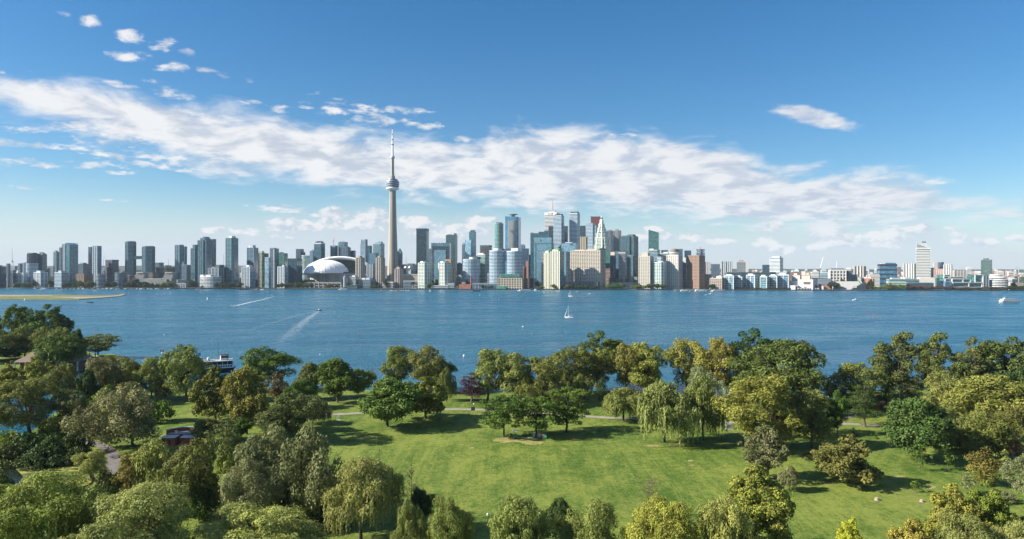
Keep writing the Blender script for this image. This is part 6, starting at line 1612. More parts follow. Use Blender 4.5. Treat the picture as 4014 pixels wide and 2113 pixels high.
# far shore trees: each its own, small in the picture
def shore_tree(u0, u1, vt, vb, tint, label, group, kind='broad', off=6):
    Y = shore_y((u0 + u1) / 2) + off; p = proto(kind, rt.randrange(3))
    X = px((u0 + u1) / 2, Y); wid = (u1 - u0) / F * Y; h = max(4.0, pz(vt, Y) - 2)
    t = thing('shore_tree', label, 'tree', (X, Y, 2.0), rt.uniform(0, 6.28), group, (wid / 2 / p['R'], wid / 2 / p['R'], h / p['H']))
    link('trunk', p['trunk'], t); link('crown', p['crown'], t, color=tint)
def shore_row(u0, u1, n, vt, tint, label, group, kind='broad', off=8, var=3):
    w = (u1 - u0) / n
    for k in range(n):
        c = u0 + w * (k + .5) + rt.uniform(-.15, .15) * w
        shore_tree(c - w * .62, c + w * .62, vt + rt.uniform(-var, var), 1130, tuple(q * rt.uniform(.85, 1.2) for q in tint), label, group, kind, off + rt.uniform(-3, 6))
for (a, b, n, vt, tn, l) in ((62, 118, 3, 1112, MG, 'dark shore tree at the foot of the white lowrise blocks, far left'), (246, 304, 3, 1107, DG, 'dark shore tree below the slanted teal tower'), (302, 374, 4, 1103, (0.12, 0.12, 0.03), 'yellow green shore tree below the brown brick lofts'),
        (418, 458, 2, 1106, DG, 'dark shore tree below the squat brown office slab'), (496, 572, 4, 1104, DG, 'dark shore tree before the left end of the terraces'), (575, 622, 3, 1111, DG, 'dark shore tree before the middle terraces'), (638, 692, 3, 1106, OL, 'olive shore tree before the right end of the terraces'),
        (736, 768, 2, 1104, DG, 'dark shore tree left of the white curved lowrise'), (842, 948, 6, 1109, DG, 'dark shore tree right of the white curved lowrise'), (1086, 1112, 2, 1112, DG, 'dark shore tree below the right striped condo'), (1118, 1228, 7, 1110, MG, 'green shore tree in front of the dome left half'),
        (1274, 1322, 4, 1116, RU, 'reddish shore tree in front of the dome right half'), (1452, 1480, 2, 1120, MG, 'green shore tree near the middle tan tower'), (1676, 1704, 2, 1110, MG, 'green shore tree between the two white condos'), (1790, 1826, 3, 1122, GO, 'yellow shore tree beside the brick arts hall'),
        (1882, 1934, 3, 1117, DG, 'dark shore tree before the long glass hall'), (2106, 2134, 3, 1121, OL, 'olive shore tree right of the cream terminal'), (2164, 2236, 4, 1117, OL, 'olive shore tree at the foot of the cream striped condos'), (2236, 2345, 6, 1120, DG, 'dark shore tree below the wide cream hotel'),
        (2378, 2445, 3, 1114, MG, 'round green shore tree right of the wide hotel'), (2470, 2530, 4, 1120, OL, 'olive shore tree left of the cream shore tower'), (2540, 2606, 3, 1112, MG, 'bushy green shore tree under the stepped condo'), (2786, 2806, 1, 1118, DG, 'single dark tree before the beige brick lowrise'),
        (2884, 3100, 12, 1128, (0.09, 0.10, 0.05), 'small pale planted tree before the quay condo row'), (3246, 3294, 3, 1108, DG, 'dark tree clump between orange shed and grey sloped shed'), (3396, 3506, 7, 1122, OL, 'olive tree along the sandy eastern beach'), (3462, 3552, 5, 1116, OL, 'olive tree before the pale teal lowrise'),
        (3550, 3728, 12, 1122, (0.12, 0.055, 0.035), 'small red tinged tree in the eastern promenade row'), (3728, 3960, 14, 1127, (0.10, 0.075, 0.035), 'brownish tree in the promenade row before the framed college'), (3950, 4040, 5, 1122, DG, 'dark shore tree at the far right edge')):
    shore_row(a, b, n, vt, tn, l, l + ' row')
for k in range(60):
    u = rt.uniform(20, 3990); shore_tree(u - 8, u + 8, rt.uniform(1092, 1108), 1120, tuple(q * rt.uniform(.8, 1.2) for q in DG), 'dark street tree between the blocks behind the quay', 'street trees behind the quay', 'broad', rt.uniform(40, 110))

# ---------------------------------------------------------------- boats
def wat(u, v):
    Y = F * CAMZ / (v - VH); return px(u, Y), Y
HULLW = paint((0.66, 0.66, 0.65), .35, .06); HULLD = paint((0.035, 0.045, 0.07), .35, .06); GLASSD = paint((0.02, 0.03, 0.04), .1, .05)
MWOOD = paint((0.22, 0.13, 0.07)); MSTEEL = paint((0.55, 0.56, 0.57), .4); MSAIL = paint((0.72, 0.71, 0.68), .8)


def hull_mb(L, B, D, z=0.0, bow=.32, sheer=.25):
    """boat hull: stations from stern to bow, flared, with rising sheer"""
    st_ = [(-.5, .86), (-.3, 1.0), (0, 1.0), (.5 - bow, .82), (.5 - bow * .45, .45), (.5, .03)]
    vs, fs = [], []
    for x, w in st_:
        s = D * (1 + sheer * max(0, x * 2) ** 2)
        for (yy, zz) in ((-.5, s), (-.42, 0), (.42, 0), (.5, s)):
            vs.append((x * L - (zz == 0) * max(0, x) * L * .08, yy * B * w, z + zz - .05))
    for i in range(len(st_) - 1):
        for k in range(4):
            a = i * 4 + k; b = i * 4 + (k + 1) % 4; fs.append((a, b, b + 4, a + 4))
    fs += [(3, 2, 1, 0), tuple(range((len(st_) - 1) * 4, len(st_) * 4))]
    mb = MB(); mb.add(vs, fs); return mb


def motor_proto(dark=False, big=False):
    o = thing('motorboat', 'x', 'boat')
    L = 9.5 if not big else 15
    B, D = L * .30, L * .12
    hull_mb(L, B, D).build('hull', HULLD if dark else HULLW, o)
    mb = MB(); mb.prism([(-.16 * L, -B * .36), (.14 * L, -B * .32), (.14 * L, B * .32), (-.16 * L, B * .36)], D, D + L * .10, 0, [(-.15 * L, -B * .32), (.07 * L, -B * .28), (.07 * L, B * .28), (-.15 * L, B * .32)]); c = mb.build('cabin', HULLW, o)
    mb = MB(); mb.prism([(-.15 * L, -B * .355), (.125 * L, -B * .315), (.125 * L, B * .315), (-.15 * L, B * .355)], D + L * .045, D + L * .08); mb.build('cabin_window', GLASSD, c)
    mb = MB(); mb.tube([(-.05 * L, 0, D + L * .1), (-.07 * L, 0, D + L * .2)], .05, 4); mb.build('aerial', MSTEEL, o)
    mb = MB(); mb.box(-.47 * L, -.2 * L, -B * .36, B * .36, D * .9, D * .95); mb.build('deck', paint(OFFWHITE), o)
    return o


def sail_proto(small=False):
    o = thing('sailboat', 'x', 'boat')
    L = 10.5 if not small else 4.4
    B, D, Hm = L * .28, L * .10, L * 1.36
    hull_mb(L, B, D).build('hull', HULLW, o)
    mb = MB(); mb.prism([(-.12 * L, -B * .3), (.18 * L, -B * .22), (.18 * L, B * .22), (-.12 * L, B * .3)], D * .9, D + L * .055); mb.build('cabin', paint(OFFWHITE), o)
    mb = MB(); mb.tube([(.06 * L, 0, D), (.06 * L, 0, Hm)], [.2 if not small else .06, .12 if not small else .04], 5); mb.build('mast', MSTEEL, o)
    mb = MB(); mb.tube([(.06 * L, 0, D + L * .10), (-.36 * L, 0, D + L * .11)], .07, 4); mb.build('boom', MSTEEL, o)
    if small:
        mb = MB(); mb.add([(.05 * L, 0, D + L * .12), (-.38 * L, .25, D + L * .13), (.04 * L, 0, Hm * .97), (.05 * L, .06, D + L * .12), (-.38 * L, .31, D + L * .13), (.04 * L, .06, Hm * .97)], [(0, 1, 2), (5, 4, 3), (0, 3, 4, 1), (1, 4, 5, 2), (2, 5, 3, 0)]); mb.build('mainsail', MSAIL, o)
    else:
        mb = MB(); mb.tube([(.04 * L, 0, D + L * .15), (-.16 * L, 0, D + L * .165), (-.35 * L, 0, D + L * .14)], [.5, .42, .25], 6); mb.build('furled_mainsail', paint((0.30, 0.33, 0.40)), o)
        mb = MB(); mb.tube([(.48 * L, 0, D * 1.2), (.27 * L, 0, Hm * .5), (.07 * L, 0, Hm * .95)], [.26, .30, .10], 5); mb.build('furled_jib', MSAIL, o)
        mb = MB(); mb.tube([(-.48 * L, 0, D), (.05 * L, 0, Hm)], .035, 3); [mb.tube([(.03 * L, s * B * .45, D), (.06 * L, 0, Hm * .8)], .035, 3) for s in (-1, 1)]; mb.build('stay', MSTEEL, o)
        mb = MB(); mb.box(-.40 * L, -.2 * L, -B * .3, B * .3, D, D + .35); mb.build('cockpit', MWOOD, o)
    return o


def ship_proto(name, L, B, decks, hull_m, funnel=None, mast=True, win=True, tiers=None):
    """passenger boat: hull, stacked decks with window strips, wheelhouse, funnel and mast"""
    o = thing(name, 'x', 'boat')
    D = max(1.4, L * .05)
    hull_mb(L, B, D, bow=.2, sheer=.12).build('hull', hull_m, o)
    z = D
    for i in range(decks):
        f = (tiers or (.86, .76, .5, .3))[i]; h = 2.4
        mb = MB(); mb.prism([(-.5 * L * f, -B * .46), (.42 * L * f, -B * .46), (.5 * L * f, -B * .2), (.5 * L * f, B * .2), (.42 * L * f, B * .46), (-.5 * L * f, B * .46)], z, z + h - .3); d = mb.build('deck_house', HULLW, o)
        mb = MB()
        nw = int(L * f / 1.7)
        for k in range(nw):
            x = -.48 * L * f + k * (.88 * L * f / nw)
            for s in (-1, 1): mb.box(x, x + 1.1, s * B * .46 - .06, s * B * .46 + .06, z + .8, z + 1.7)
        if win: mb.build('window_strip', GLASSD, d)
        mb = MB(); mb.box(-.52 * L * f, .51 * L * f, -B * .5, B * .5, z + h - .29, z + h); mb.build('deck_plate', HULLW, o)
        z += h
    mb = MB(); mb.prism([(.16 * L, -B * .25), (.24 * L, -B * .25), (.24 * L, B * .25), (.16 * L, B * .25)], z + .01, z + 2.2); w = mb.build('wheelhouse', HULLW, o)
    mb = MB(); mb.box(.155 * L, .245 * L, -B * .255, B * .255, z + 1.1, z + 1.8); mb.build('wheelhouse_window', GLASSD, w)
    if mast: mb = MB(); mb.tube([(.18 * L, 0, z + 2.2), (.18 * L, 0, z + 8)], [.14, .07], 5); mb.tube([(.18 * L, -.9, z + 5), (.18 * L, .9, z + 5)], .06, 4); mb.build('mast', MSTEEL, o)
    if funnel:
        mb = MB(); mb.lathe([(1.2, z + .01), (1.1, z + 3.6)], 12, -.1 * L); fn = mb.build('funnel', HULLW, o)
        mb = MB(); mb.lathe([(1.22, z + 3.0), (1.22, z + 4.2)], 12, -.1 * L); mb.build('funnel_top', paint(funnel), fn)
    return o


def put(o, u, v, rz, label, group=None, s=1.0, first=False):
    c = o if first else copy_tree(o)
    X, Y = wat(u, v); c.location = (X, Y, 0); c.rotation_euler = (0, 0, R(rz)); c.scale = (s, s, s)
    c['label'] = label
    if group: c['group'] = group
    elif 'group' in c: del c['group']
    return c


SB = sail_proto(); put(SB, 2230, 1245, 165, 'bare masted white sailboat nearest the island, mid harbour', first=True)
put(SB, 2237, 1162, 160, 'smaller looking white sailboat just off the cream hotel')
MBT = motor_proto(); put(MBT, 916, 1199, 195, 'white motorboat trailing a thin wake, left of the busy wake boat', first=True, s=.9)
MBD = motor_proto(True); put(MBD, 1252, 1218, 60, 'dark motorboat at the head of the broad pale wake', first=True, s=1.0)
MBD2 = put(MBD, 354, 1187, 5, 'dark hulled cruiser below the airport spit', s=1.25)
MBG = motor_proto(big=True); put(MBG, 376, 1141, 0, 'white cruiser above the airport spit', first=True)
put(MBT, 1034, 1151, 8, 'open boat off the left striped condo')
put(MBG, 2769, 1158, 200, 'left white tug of the pair off the brown slab', s=.8)
put(MBG, 2788, 1153, 190, 'right white tug of the pair off the brown slab', s=.9)
put(MBG, 3356, 1177, 3, 'yellowish white speedboat with wake, right harbour', s=.85)
put(MBT, 2136, 1148, 30, 'white launch off the cream striped condos', s=.8)
put(MBT, 2062, 1147, 200, 'orange decked launch near the long white cruise boat', s=.8)
put(MBT, 2312, 1152, 170, 'white launch off the right end of the hotel', s=.7)
put(MBT, 2262, 1143, 170, 'little white launch off the hotel podium', s=.55)
fer = ship_proto('harbour_ferry', 36, 9, 2, HULLW, None); put(fer, 3953, 1187, 182, 'white double ended ferry crossing at the right edge', first=True)
yac = ship_proto('yacht', 33, 7, 2, HULLW, None, tiers=(.62, .4)); put(yac, 1346, 1137, 182, 'large white yacht moored at the green roofed pier shed', first=True)
cru = ship_proto('cruise_boat', 44, 9, 1, HULLW, None, tiers=(.72,)); put(cru, 2057, 1141, 181, 'long white cruise boat moored by the cream terminal', first=True)
put(fer, 2098, 1141, 90, 'stern of a white ferry beside the long white cruise boat', s=.75)
put(fer, 2681, 1142, 175, 'white passenger boat moored before the round topped hotel', s=.62)
put(fer, 2742, 1142, 175, 'white passenger boat moored under the brown slab', s=.80)
put(cru, 2810, 1143, 180, 'low white barge moored before the beige brick lowrise', s=.86)
put(yac, 171, 1134, 175, 'white yacht moored at the left end of the quay', s=.75)
put(fer, 1686, 1143, 100, 'boxy white tour boat at the condo quay', s=.6)
# tall ships
def tall_ship(u, v, label, hullm, masts, L=26):
    X, Y = wat(u, v); o = thing('tall_ship', label, 'ship', (X, Y, 0), R(4))
    hull_mb(L, 6, 2.2).build('hull', hullm, o)
    for x, h in masts:
        mb = MB(); mb.tube([(x, 0, 2), (x, 0, h)], [.3, .12], 5); m = mb.build('mast', MWOOD, o)
        mb = MB(); [mb.tube([(x, -h * .16, h * q), (x, h * .16, h * q)], .12, 4) for q in (.45, .62, .78)]; mb.build('yard', MWOOD, m)
    mb = MB(); [mb.tube([(x, s * 2.6, 2), (x, 0, h * .9)], .06, 3) for x, h in masts for s in (-1, 1)]; mb.tube([(L * .5, 0, 2.4), (L * .68, 0, 4)], .16, 4); mb.build('rigging', MWOOD, o)
    mb = MB(); mb.box(-8, -2, -1.8, 1.8, 2.1, 3.8); mb.build('deck_house', MWOOD, o)
tall_ship(958, 1136, 'dark hulled tall ship moored before the left striped condo', HULLD, ((-6, 40), (3, 44), (9, 34)), 32)
tall_ship(782, 1136, 'white tall ship with paired masts left of curved white lowrise', HULLW, ((-3, 42), (4, 44)), 24)
tall_ship(1868, 1142, 'small dark schooner moored by the glass hall', HULLD, ((-4, 28), (4, 32)), 20)
tall_ship(1566, 1142, 'white ketch with a tall mast in the marina by the spire', HULLW, ((0, 34),), 20)
tall_ship(1506, 1140, 'white ketch moored left of the marina', HULLW, ((1, 26),), 20)
tug = motor_proto(True, True); put(tug, 1006, 1137, 180, 'red and white tug beside the tall ship', first=True)
bpy_red = paint((0.40, 0.05, 0.05))
[setattr(k.material_slots[0], 'material', bpy_red) for k in tug.children if k.name.startswith('hull')]
put(MBG, 1031, 1137, 180, 'little white tug right of the red tug')
rb = random.Random(5)
for k in range(26):
    put(rb.choice((MBT, MBG, MBT)), 225 + k * 17.5 + rb.uniform(-6, 6), 1133.5 + rb.uniform(-.4, .6), rb.choice((90, 180, 0, 80)), 'small white boat moored in the western marina row', 'boats moored along the western marina', s=rb.uniform(.8, 1.15))
for k in range(12):
    put(MBT, 1530 + k * 6.6 + rb.uniform(-2, 2), 1140.5 + rb.uniform(-.8, .8), rb.choice((90, 100, 80)), 'white boat packed in the little marina below the spire', 'boats packed in the marina below the spire', s=rb.uniform(.8, 1.1))
for k in range(9):
    put(MBT, rb.choice((1705, 1716, 1730, 2110, 2128, 2180, 2420, 2500, 2528, 2612, 2648, 2706, 2770)) + rb.uniform(-5, 5), 1141.5, rb.choice((90, 180)), 'small white boat moored at the central quay', 'boats moored at the central quay', s=.8)
DN = sail_proto(True)
for i, (u, v, c) in enumerate(((505, 1150, 'white dinghy just past the tip of the airport spit'), (667, 1151, 'dinghy off the terraced building'), (859, 1151, 'dinghy off the white curved lowrise'), (812, 1174, 'dinghy alone below the curved lowrise'), (606, 1176, 'tiny dinghy far left of the motorboat wake'),
        (1065, 1158, 'upper dinghy of the four off the striped condos'), (1066, 1167, 'second dinghy of the four off the striped condos'), (1110, 1161, 'pinkish dinghy of the four, rightmost'), (1045, 1172, 'lowest dinghy of the four, leftmost'), (96, 1178, 'dinghy below the airport spit, far left'), (437, 1176, 'dinghy right of the dark cruiser'),
        (1956, 1175, 'white dinghy in mid harbour left of the sailboats'), (1931, 1172, 'pinkish dinghy beside the mid harbour white one'), (1880, 1160, 'faint dinghy off the smokestack'))):
    put(DN, u, v, rb.uniform(0, 360), c, None, s=.9, first=(i == 0))
# buoys, stakes and floating birds
def buoy(u, v, label, colr, h=2.6, r=.7):
    X, Y = wat(u, v); o = thing('buoy', label, 'buoy', (X, Y, 0))
    mb = MB(); mb.lathe([(r * .6, -.2), (r, .1), (r, .7), (r * .5, 1.0)], 10); mb.build('float', paint(colr), o)
    mb = MB(); mb.lathe([(r * .4, 1.0), (r * .32, h), (r * .1, h + .2)], 8); mb.build('topmark', paint(colr), o)
buoy(3428, 1240, 'red buoy, lower of two in the right harbour', (0.5, 0.05, 0.05)); buoy(3394, 1227, 'red buoy, upper of two in the right harbour', (0.5, 0.05, 0.05)); buoy(1407, 1318, 'small red buoy in the water left of the shore willow pair', (0.35, 0.04, 0.06), 2.0, .4)
buoy(1739, 1376, 'dark green stake buoy right of the shore willow pair', (0.05, 0.10, 0.08), 2.4, .3); buoy(1819, 1397, 'round white buoy off the purple plum', (0.75, 0.75, 0.75), 1.3, .7); buoy(383, 1294, 'dark leaning stake buoy off the dock point', (0.03, 0.06, 0.05), 2.8, .3)
buoy(636, 1386, 'white mooring buoy left of the ferry', (0.75, 0.75, 0.75), 1.1, .5); buoy(644, 1314, 'small white buoy off the dock point', (0.7, 0.7, 0.7), .9, .5); buoy(2050, 1282, 'white buoy in the water below the sailboats', (0.75, 0.75, 0.75), 1, .7); buoy(1255, 1392, 'tiny white buoy off the russet tree', (0.7, 0.7, 0.7), .9, .35)


def foam_mat(a):
    m, t, p = new_mat('foam')
    g = t.nodes.new('ShaderNodeNewGeometry'); pos = S(t, g.outputs['Position'])
    x, y, z = sep(t, pos)
    n = noise(t, vec(t, x * .30, y * .22), 1.0, 6, .7, .6)
    uv = texco(t, 'UV'); uu, vv, _ = sep(t, uv)
    edge = (vv * (1.0 - vv) * 4.0).pow(.8) * (1.0 - uu).pow(.6)
    al = (n - .60 + edge * .40).smooth(0.0, .28) * a
    p.inputs['Base Color'].default_value = (.62, .70, .76, 1); p.inputs['Roughness'].default_value = .8
    t.links.new(al.k, p.inputs['Alpha'])
    return m


def wake(pts, w0, w1, a, label=None):
    P = [wat(*q) for q in pts]; P = smooth_line(P, 2); n = len(P); vs, fs, uvs = [], [], []
    for i, p in enumerate(P):
        A, B = P[max(0, i - 1)], P[min(n - 1, i + 1)]; dx, dy = B[0] - A[0], B[1] - A[1]; L = math.hypot(dx, dy); w = (w0 + (w1 - w0) * i / (n - 1)) / 2
        for k in range(5): f = k / 4 * 2 - 1; vs.append((p[0] - dy / L * w * f, p[1] + dx / L * w * f, .03))
    for i in range(n - 1):
        for k in range(4): a_ = i * 5 + k; fs.append((a_, a_ + 5, a_ + 6, a_ + 1))
    mb = MB(); mb.add(vs, fs); me = mb.mesh('wake_foam', foam_mat(a)); uvl = me.uv_layers.new(name='UVMap')
    for lp in me.loops: i, k = divmod(lp.vertex_index, 5); uvl.data[lp.index].uv = (i / (n - 1), k / 4)
    tag(link('wake_foam', me), kind='stuff')
wake([(1252, 1219), (1225, 1236), (1180, 1270), (1120, 1325), (1060, 1380)], 3, 26, .24)
wake([(1248, 1219), (1150, 1240), (1060, 1268), (960, 1300)], 2, 10, .18)
wake([(917, 1200), (990, 1183), (1050, 1170), (1080, 1160)], 5, 10, .9)
wake([(350, 1188), (310, 1188), (200, 1190), (90, 1187)], 5, 10, .8)
wake([(3350, 1178), (3310, 1178), (3260, 1177)], 5, 7, .8)
wake([(2792, 1154), (2830, 1157), (2880, 1152), (2930, 1146)], 4, 6, .5)
wake([(3998, 1188), (4060, 1190), (4200, 1195)], 6, 12, .6)
wake([(1028, 1152), (1008, 1152)], 3, 4, .9)
wake([(2300, 1153), (2322, 1153)], 4, 4, .9)

# the big ferry at the dock
Xf, Yf = wat(925, 1452); Lf = 40
fy = thing('island_ferry', 'black and white island ferry with blue topped funnel behind the shore trees', 'ferry', (Xf - Lf * .5 * math.cos(R(28)), Yf - Lf * .5 * math.sin(R(28)), 0), R(28))
hull_mb(Lf, 10, 2.3, bow=.18, sheer=.05).build('hull', paint((0.02, 0.03, 0.055), .3), fy)
mb = MB(); mb.box(-.48 * Lf, .46 * Lf, -4.9, 4.9, 2.28, 4.2); d = mb.build('main_deck', HULLW, fy)
mb = MB(); [mb.box(-.46 * Lf + k * 1.25, -.46 * Lf + k * 1.25 + .8, s * 4.9 - .06, s * 4.9 + .06, 2.9, 3.75) for k in range(29) for s in (-1, 1)]; mb.build('window', GLASSD, d)
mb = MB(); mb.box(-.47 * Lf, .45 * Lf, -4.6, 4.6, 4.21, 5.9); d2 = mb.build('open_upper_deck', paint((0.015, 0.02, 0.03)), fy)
mb = MB(); [mb.box(-.47 * Lf + k * 2.6, -.47 * Lf + k * 2.6 + .2, s * 4.85 - .1, s * 4.85 + .1, 4.21, 5.9) for k in range(15) for s in (-1, 1)]; mb.build('deck_post', HULLW, d2)
mb = MB(); mb.box(-.48 * Lf, .47 * Lf, -5.1, 5.1, 5.91, 6.25); mb.build('roof_deck', paint((0.34, 0.35, 0.36)), fy)
mb = MB(); mb.prism([(.30 * Lf, -1.8), (.38 * Lf, -1.8), (.40 * Lf, -.9), (.40 * Lf, .9), (.38 * Lf, 1.8), (.30 * Lf, 1.8)], 6.26, 9.0); wh = mb.build('wheelhouse', HULLW, fy)
mb = MB(); mb.box(.302 * Lf, .402 * Lf, -1.86, 1.86, 7.5, 8.5); mb.build('wheelhouse_window', GLASSD, wh)
mb = MB(); mb.box(.29 * Lf, .41 * Lf, -2.1, 2.1, 9.01, 9.3); mb.build('wheelhouse_roof', paint((0.05, 0.05, 0.06)), wh)
mb = MB(); mb.lathe([(1.35, 6.26), (1.25, 10)], 14, .02 * Lf); fn = mb.build('funnel', HULLW, fy)
mb = MB(); mb.lathe([(1.3, 9.2), (1.3, 11)], 14, .02 * Lf); mb.build('funnel_top', paint((0.05, 0.22, 0.42)), fn)
mb = MB(); [mb.tube([(.02 * Lf + s * .5, 0, 11), (.02 * Lf + s * .9, 0, 11.9)], .16, 5) for s in (-1, 1)]; mb.build('exhaust', paint((0.02, 0.02, 0.02)), fn)
mb = MB(); mb.tube([(.27 * Lf, 0, 6.3), (.27 * Lf, 0, 17.4)], [.16, .07], 5); mb.tube([(.27 * Lf, -1, 12), (.27 * Lf, 1, 12)], .06, 4); mb.build('mast', paint((0.05, 0.045, 0.045)), fy)
for i, (x, y, r) in enumerate(((.10, -1.5, .95), (.15, 1.0, .8), (.06, 2.0, .8), (-.10, -1.8, .9))):
    mb = MB(); mb.lathe([(r, 6.26), (r, 7.4), (r * .5, 8.0)], 10, x * Lf, y); mb.build('vent', HULLW, fy)
mb = MB(); [mb.tube([(-.46 * Lf + k * 2.5, s * 4.8, 6.26), (-.46 * Lf + k * 2.5, s * 4.8, 7.2)], .05, 4) for k in range(15) for s in (-1, 1)]; [mb.tube([(-.46 * Lf, s * 4.8, 7.2), (.42 * Lf, s * 4.8, 7.2)], .05, 4) for s in (-1, 1)]; mb.build('railing', MSTEEL, fy)
mb = MB(); mb.tube([(-.40 * Lf, 0, 6.3), (-.40 * Lf, 0, 13.5)], .09, 5); fl = mb.build('flagpole', MSTEEL, fy)
for k, (a_, c_) in enumerate(((0, (0.5, 0.03, 0.04)), (.55, (0.75, 0.75, 0.75)), (1.1, (0.5, 0.03, 0.04)))):
    mb = MB(); mb.box(-.40 * Lf - 1.65 + a_, -.40 * Lf - 1.65 + a_ + .54, -.03, .03, 12.1, 13.4); mb.build('flag_stripe', paint(c_), fl)

# ---------------------------------------------------------------- park things
BRICKM = paint((0.25, 0.085, 0.05), .85, .3, 1.2); COPPER = paint((0.24, 0.42, 0.40), .6); ROOFG = paint((0.33, 0.35, 0.37), .8, .25, .6)
# ferry dock pavilion
Yp_ = gy(1456); Xp = px(176, Yp_)
pv = thing('pavilion', 'dock pavilion with wide brown hipped roof behind the draping willow', 'building', (Xp, Yp_ + 9, .9), R(6))
mb = MB(); mb.add([(-17, -10, 5.2), (17, -10, 5.2), (17, 10, 5.2), (-17, 10, 5.2), (-5, 0, 12.6), (5, 0, 12.6)], [(0, 1, 5, 4), (1, 2, 5), (2, 3, 4, 5), (3, 0, 4), (3, 2, 1, 0)]); mb.build('hipped_roof', paint((0.20, 0.145, 0.11), .9, .3, .8), pv)
mb = MB(); mb.box(-14, 14, -8, 8, 0, 5.1); mb.build('wall', paint((0.09, 0.05, 0.05)), pv)
for x in (-16, -10.6, -5.3, 0, 5.3, 10.6, 16): mb = MB(); mb.box(x - .3, x + .3, -9.6, -9, 0, 5.15); mb.build('post', paint(OFFWHITE), pv)
mb = MB(); mb.box(-9.8, -6, -8.3, -8.02, .2, 3.6); mb.box(-4.5, 0, -8.3, -8.02, 1.0, 3.2); mb.build('white_panel', paint((0.55, 0.55, 0.53)), pv)
Yg_ = gy(1436); g = thing('dock_gate', 'dark ferry dock gate with white oval signs and upper deck rail', 'gate', (px(338, Yg_), Yg_, .9), R(10))
for x in (-4.6, 1.9, 4.8): mb = MB(); mb.box(x - .25, x + .25, -.25, .25, -.5, 7.6); mb.build('post', paint((0.10, 0.05, 0.06)), g)
mb = MB(); mb.box(-4.4, 4.7, -.12, .12, 2.6, 5.0); mb.build('dark_beam', paint((0.06, 0.035, 0.05)), g)
for (x, w) in ((-1.4, 2.2), (3.3, 1.2)):
    mb = MB(); mb.lathe([(1, 0), (1, .1)], 20); q = mb.build('oval_sign', paint((0.55, 0.60, 0.60)), g); q.scale = (w, .75, 1); q.rotation_euler = (R(90), 0, 0); q.location = (x, -.16, 3.8)
mb = MB(); mb.box(-4.6, 4.8, .3, 6, 5.01, 5.35); mb.build('upper_deck', paint(CONC), g)
mb = MB(); mb.tube([(-4.6, .4, 6.4), (4.8, .4, 6.4)], .06, 4); [mb.tube([(-4.6 + k * .94, .4, 5.3), (-4.6 + k * .94, .4, 6.4)], .05, 4) for k in range(11)]; mb.build('rail', paint(WHITE), g)
# brick washroom
Yw = gy(1752); w = thing('washroom', 'curved red brick washroom with flat grey roof and copper edge', 'building', (px(690, Yw), Yw + 5, .9), R(4))
arc = [(-5.2 * math.cos(a), 4.6 * math.sin(a)) for a in [math.pi * k / 10 for k in range(11)]]
mb = MB(); P = list(reversed(arc)); mb.prism([(x, y) for x, y in arc[::-1]], 0, 2.9); mb.build('drum_wall', BRICKM, w)
mb = MB(); n = len(arc)
for k in range(n - 1):
    (x0, y0), (x1, y1) = arc[k], arc[k + 1]; f = .93
    mb.prism([(x1, y1), (x0, y0), (x0 * f, y0 * f), (x1 * f, y1 * f)][::-1], 2.91, 4.1)
mb.build('parapet', BRICKM, w)
mb = MB()
for k in range(n - 1):
    (x0, y0), (x1, y1) = arc[k], arc[k + 1]; f, e = .91, 1.02
    mb.prism([(x1 * e, y1 * e), (x0 * e, y0 * e), (x0 * f, y0 * f), (x1 * f, y1 * f)][::-1], 4.11, 4.25)
mb.build('copper_coping', COPPER, w)
mb = MB(); mb.prism([(x * .92, y * .92) for x, y in arc[::-1]], 2.92, 3.05); mb.build('flat_roof', ROOFG, w)
mb = MB(); mb.box(-5.2, -1.2, -3.6, -.02, 0, 2.5); mb.box(.4, 4.6, -3.0, -.02, 0, 2.4); mb.build('front_wall', BRICKM, w)
mb = MB(); mb.box(-5.4, -1.0, -3.8, -.03, 2.51, 2.7); mb.box(.2, 4.8, -3.2, -.03, 2.41, 2.6); mb.build('front_roof', paint((0.62, 0.63, 0.62)), w)
mb = MB(); [mb.box(x, x + .35, -3.68, -3.55, .6, 2.0) for x in (-4.6, -3.0)]; mb.build('slit_window', GLASSD, w)
mb = MB(); mb.box(-3.0, -2.3, 1.0, 1.7, 3.06, 3.7); mb.build('roof_vent', paint(WHITE), w)
# brick hut and terrace right
Yh = gy(1607); h = thing('brick_hut', 'small orange brick hut among the pines on the right', 'hut', (px(3462, Yh), Yh + 3, .9), R(-14))
mb = MB(); mb.box(-3, 3, -3, 3, 0, 4.0); mb.build('wall', paint((0.34, 0.15, 0.07), .85, .3, 1.5), h)
mb = MB(); mb.box(-3.5, 3.5, -3.5, 3.5, 4.01, 4.5); mb.build('flat_roof', paint((0.20, 0.18, 0.16)), h)
mb = MB(); mb.box(-2.8, 2.2, -3.2, -3.02, 2.9, 3.5); mb.build('white_fascia', paint(WHITE), h)
mb = MB(); mb.box(-.6, .5, -3.1, -3.01, 0, 2.2); mb.build('door', paint((0.08, 0.05, 0.04)), h)
Yt_ = gy(1592); t_ = thing('terrace_building', 'long low white roofed cafe terrace behind the trees on the right', 'building', (px(3330, Yt_), Yt_ + 3, .9), R(-4))
mb = MB(); mb.box(-13, 12, -3, 3, 0, 2.4); mb.build('wall', paint((0.10, 0.10, 0.10)), t_)
mb = MB(); mb.box(-14, 13, -4, 4, 2.41, 2.8); mb.build('flat_roof', paint((0.58, 0.57, 0.56)), t_)
mb = MB(); [mb.box(x, x + 1.2, -1, .4, 2.81, 3.8) for x in (-1, 3.2, 8.6)]; mb.build('roof_unit', paint(WHITE), t_)
for x in range(-13, 13, 4): mb = MB(); mb.box(x - .12, x + .12, -3.8, -3.5, 0, 2.4); mb.build('post', paint(WHITE), t_)


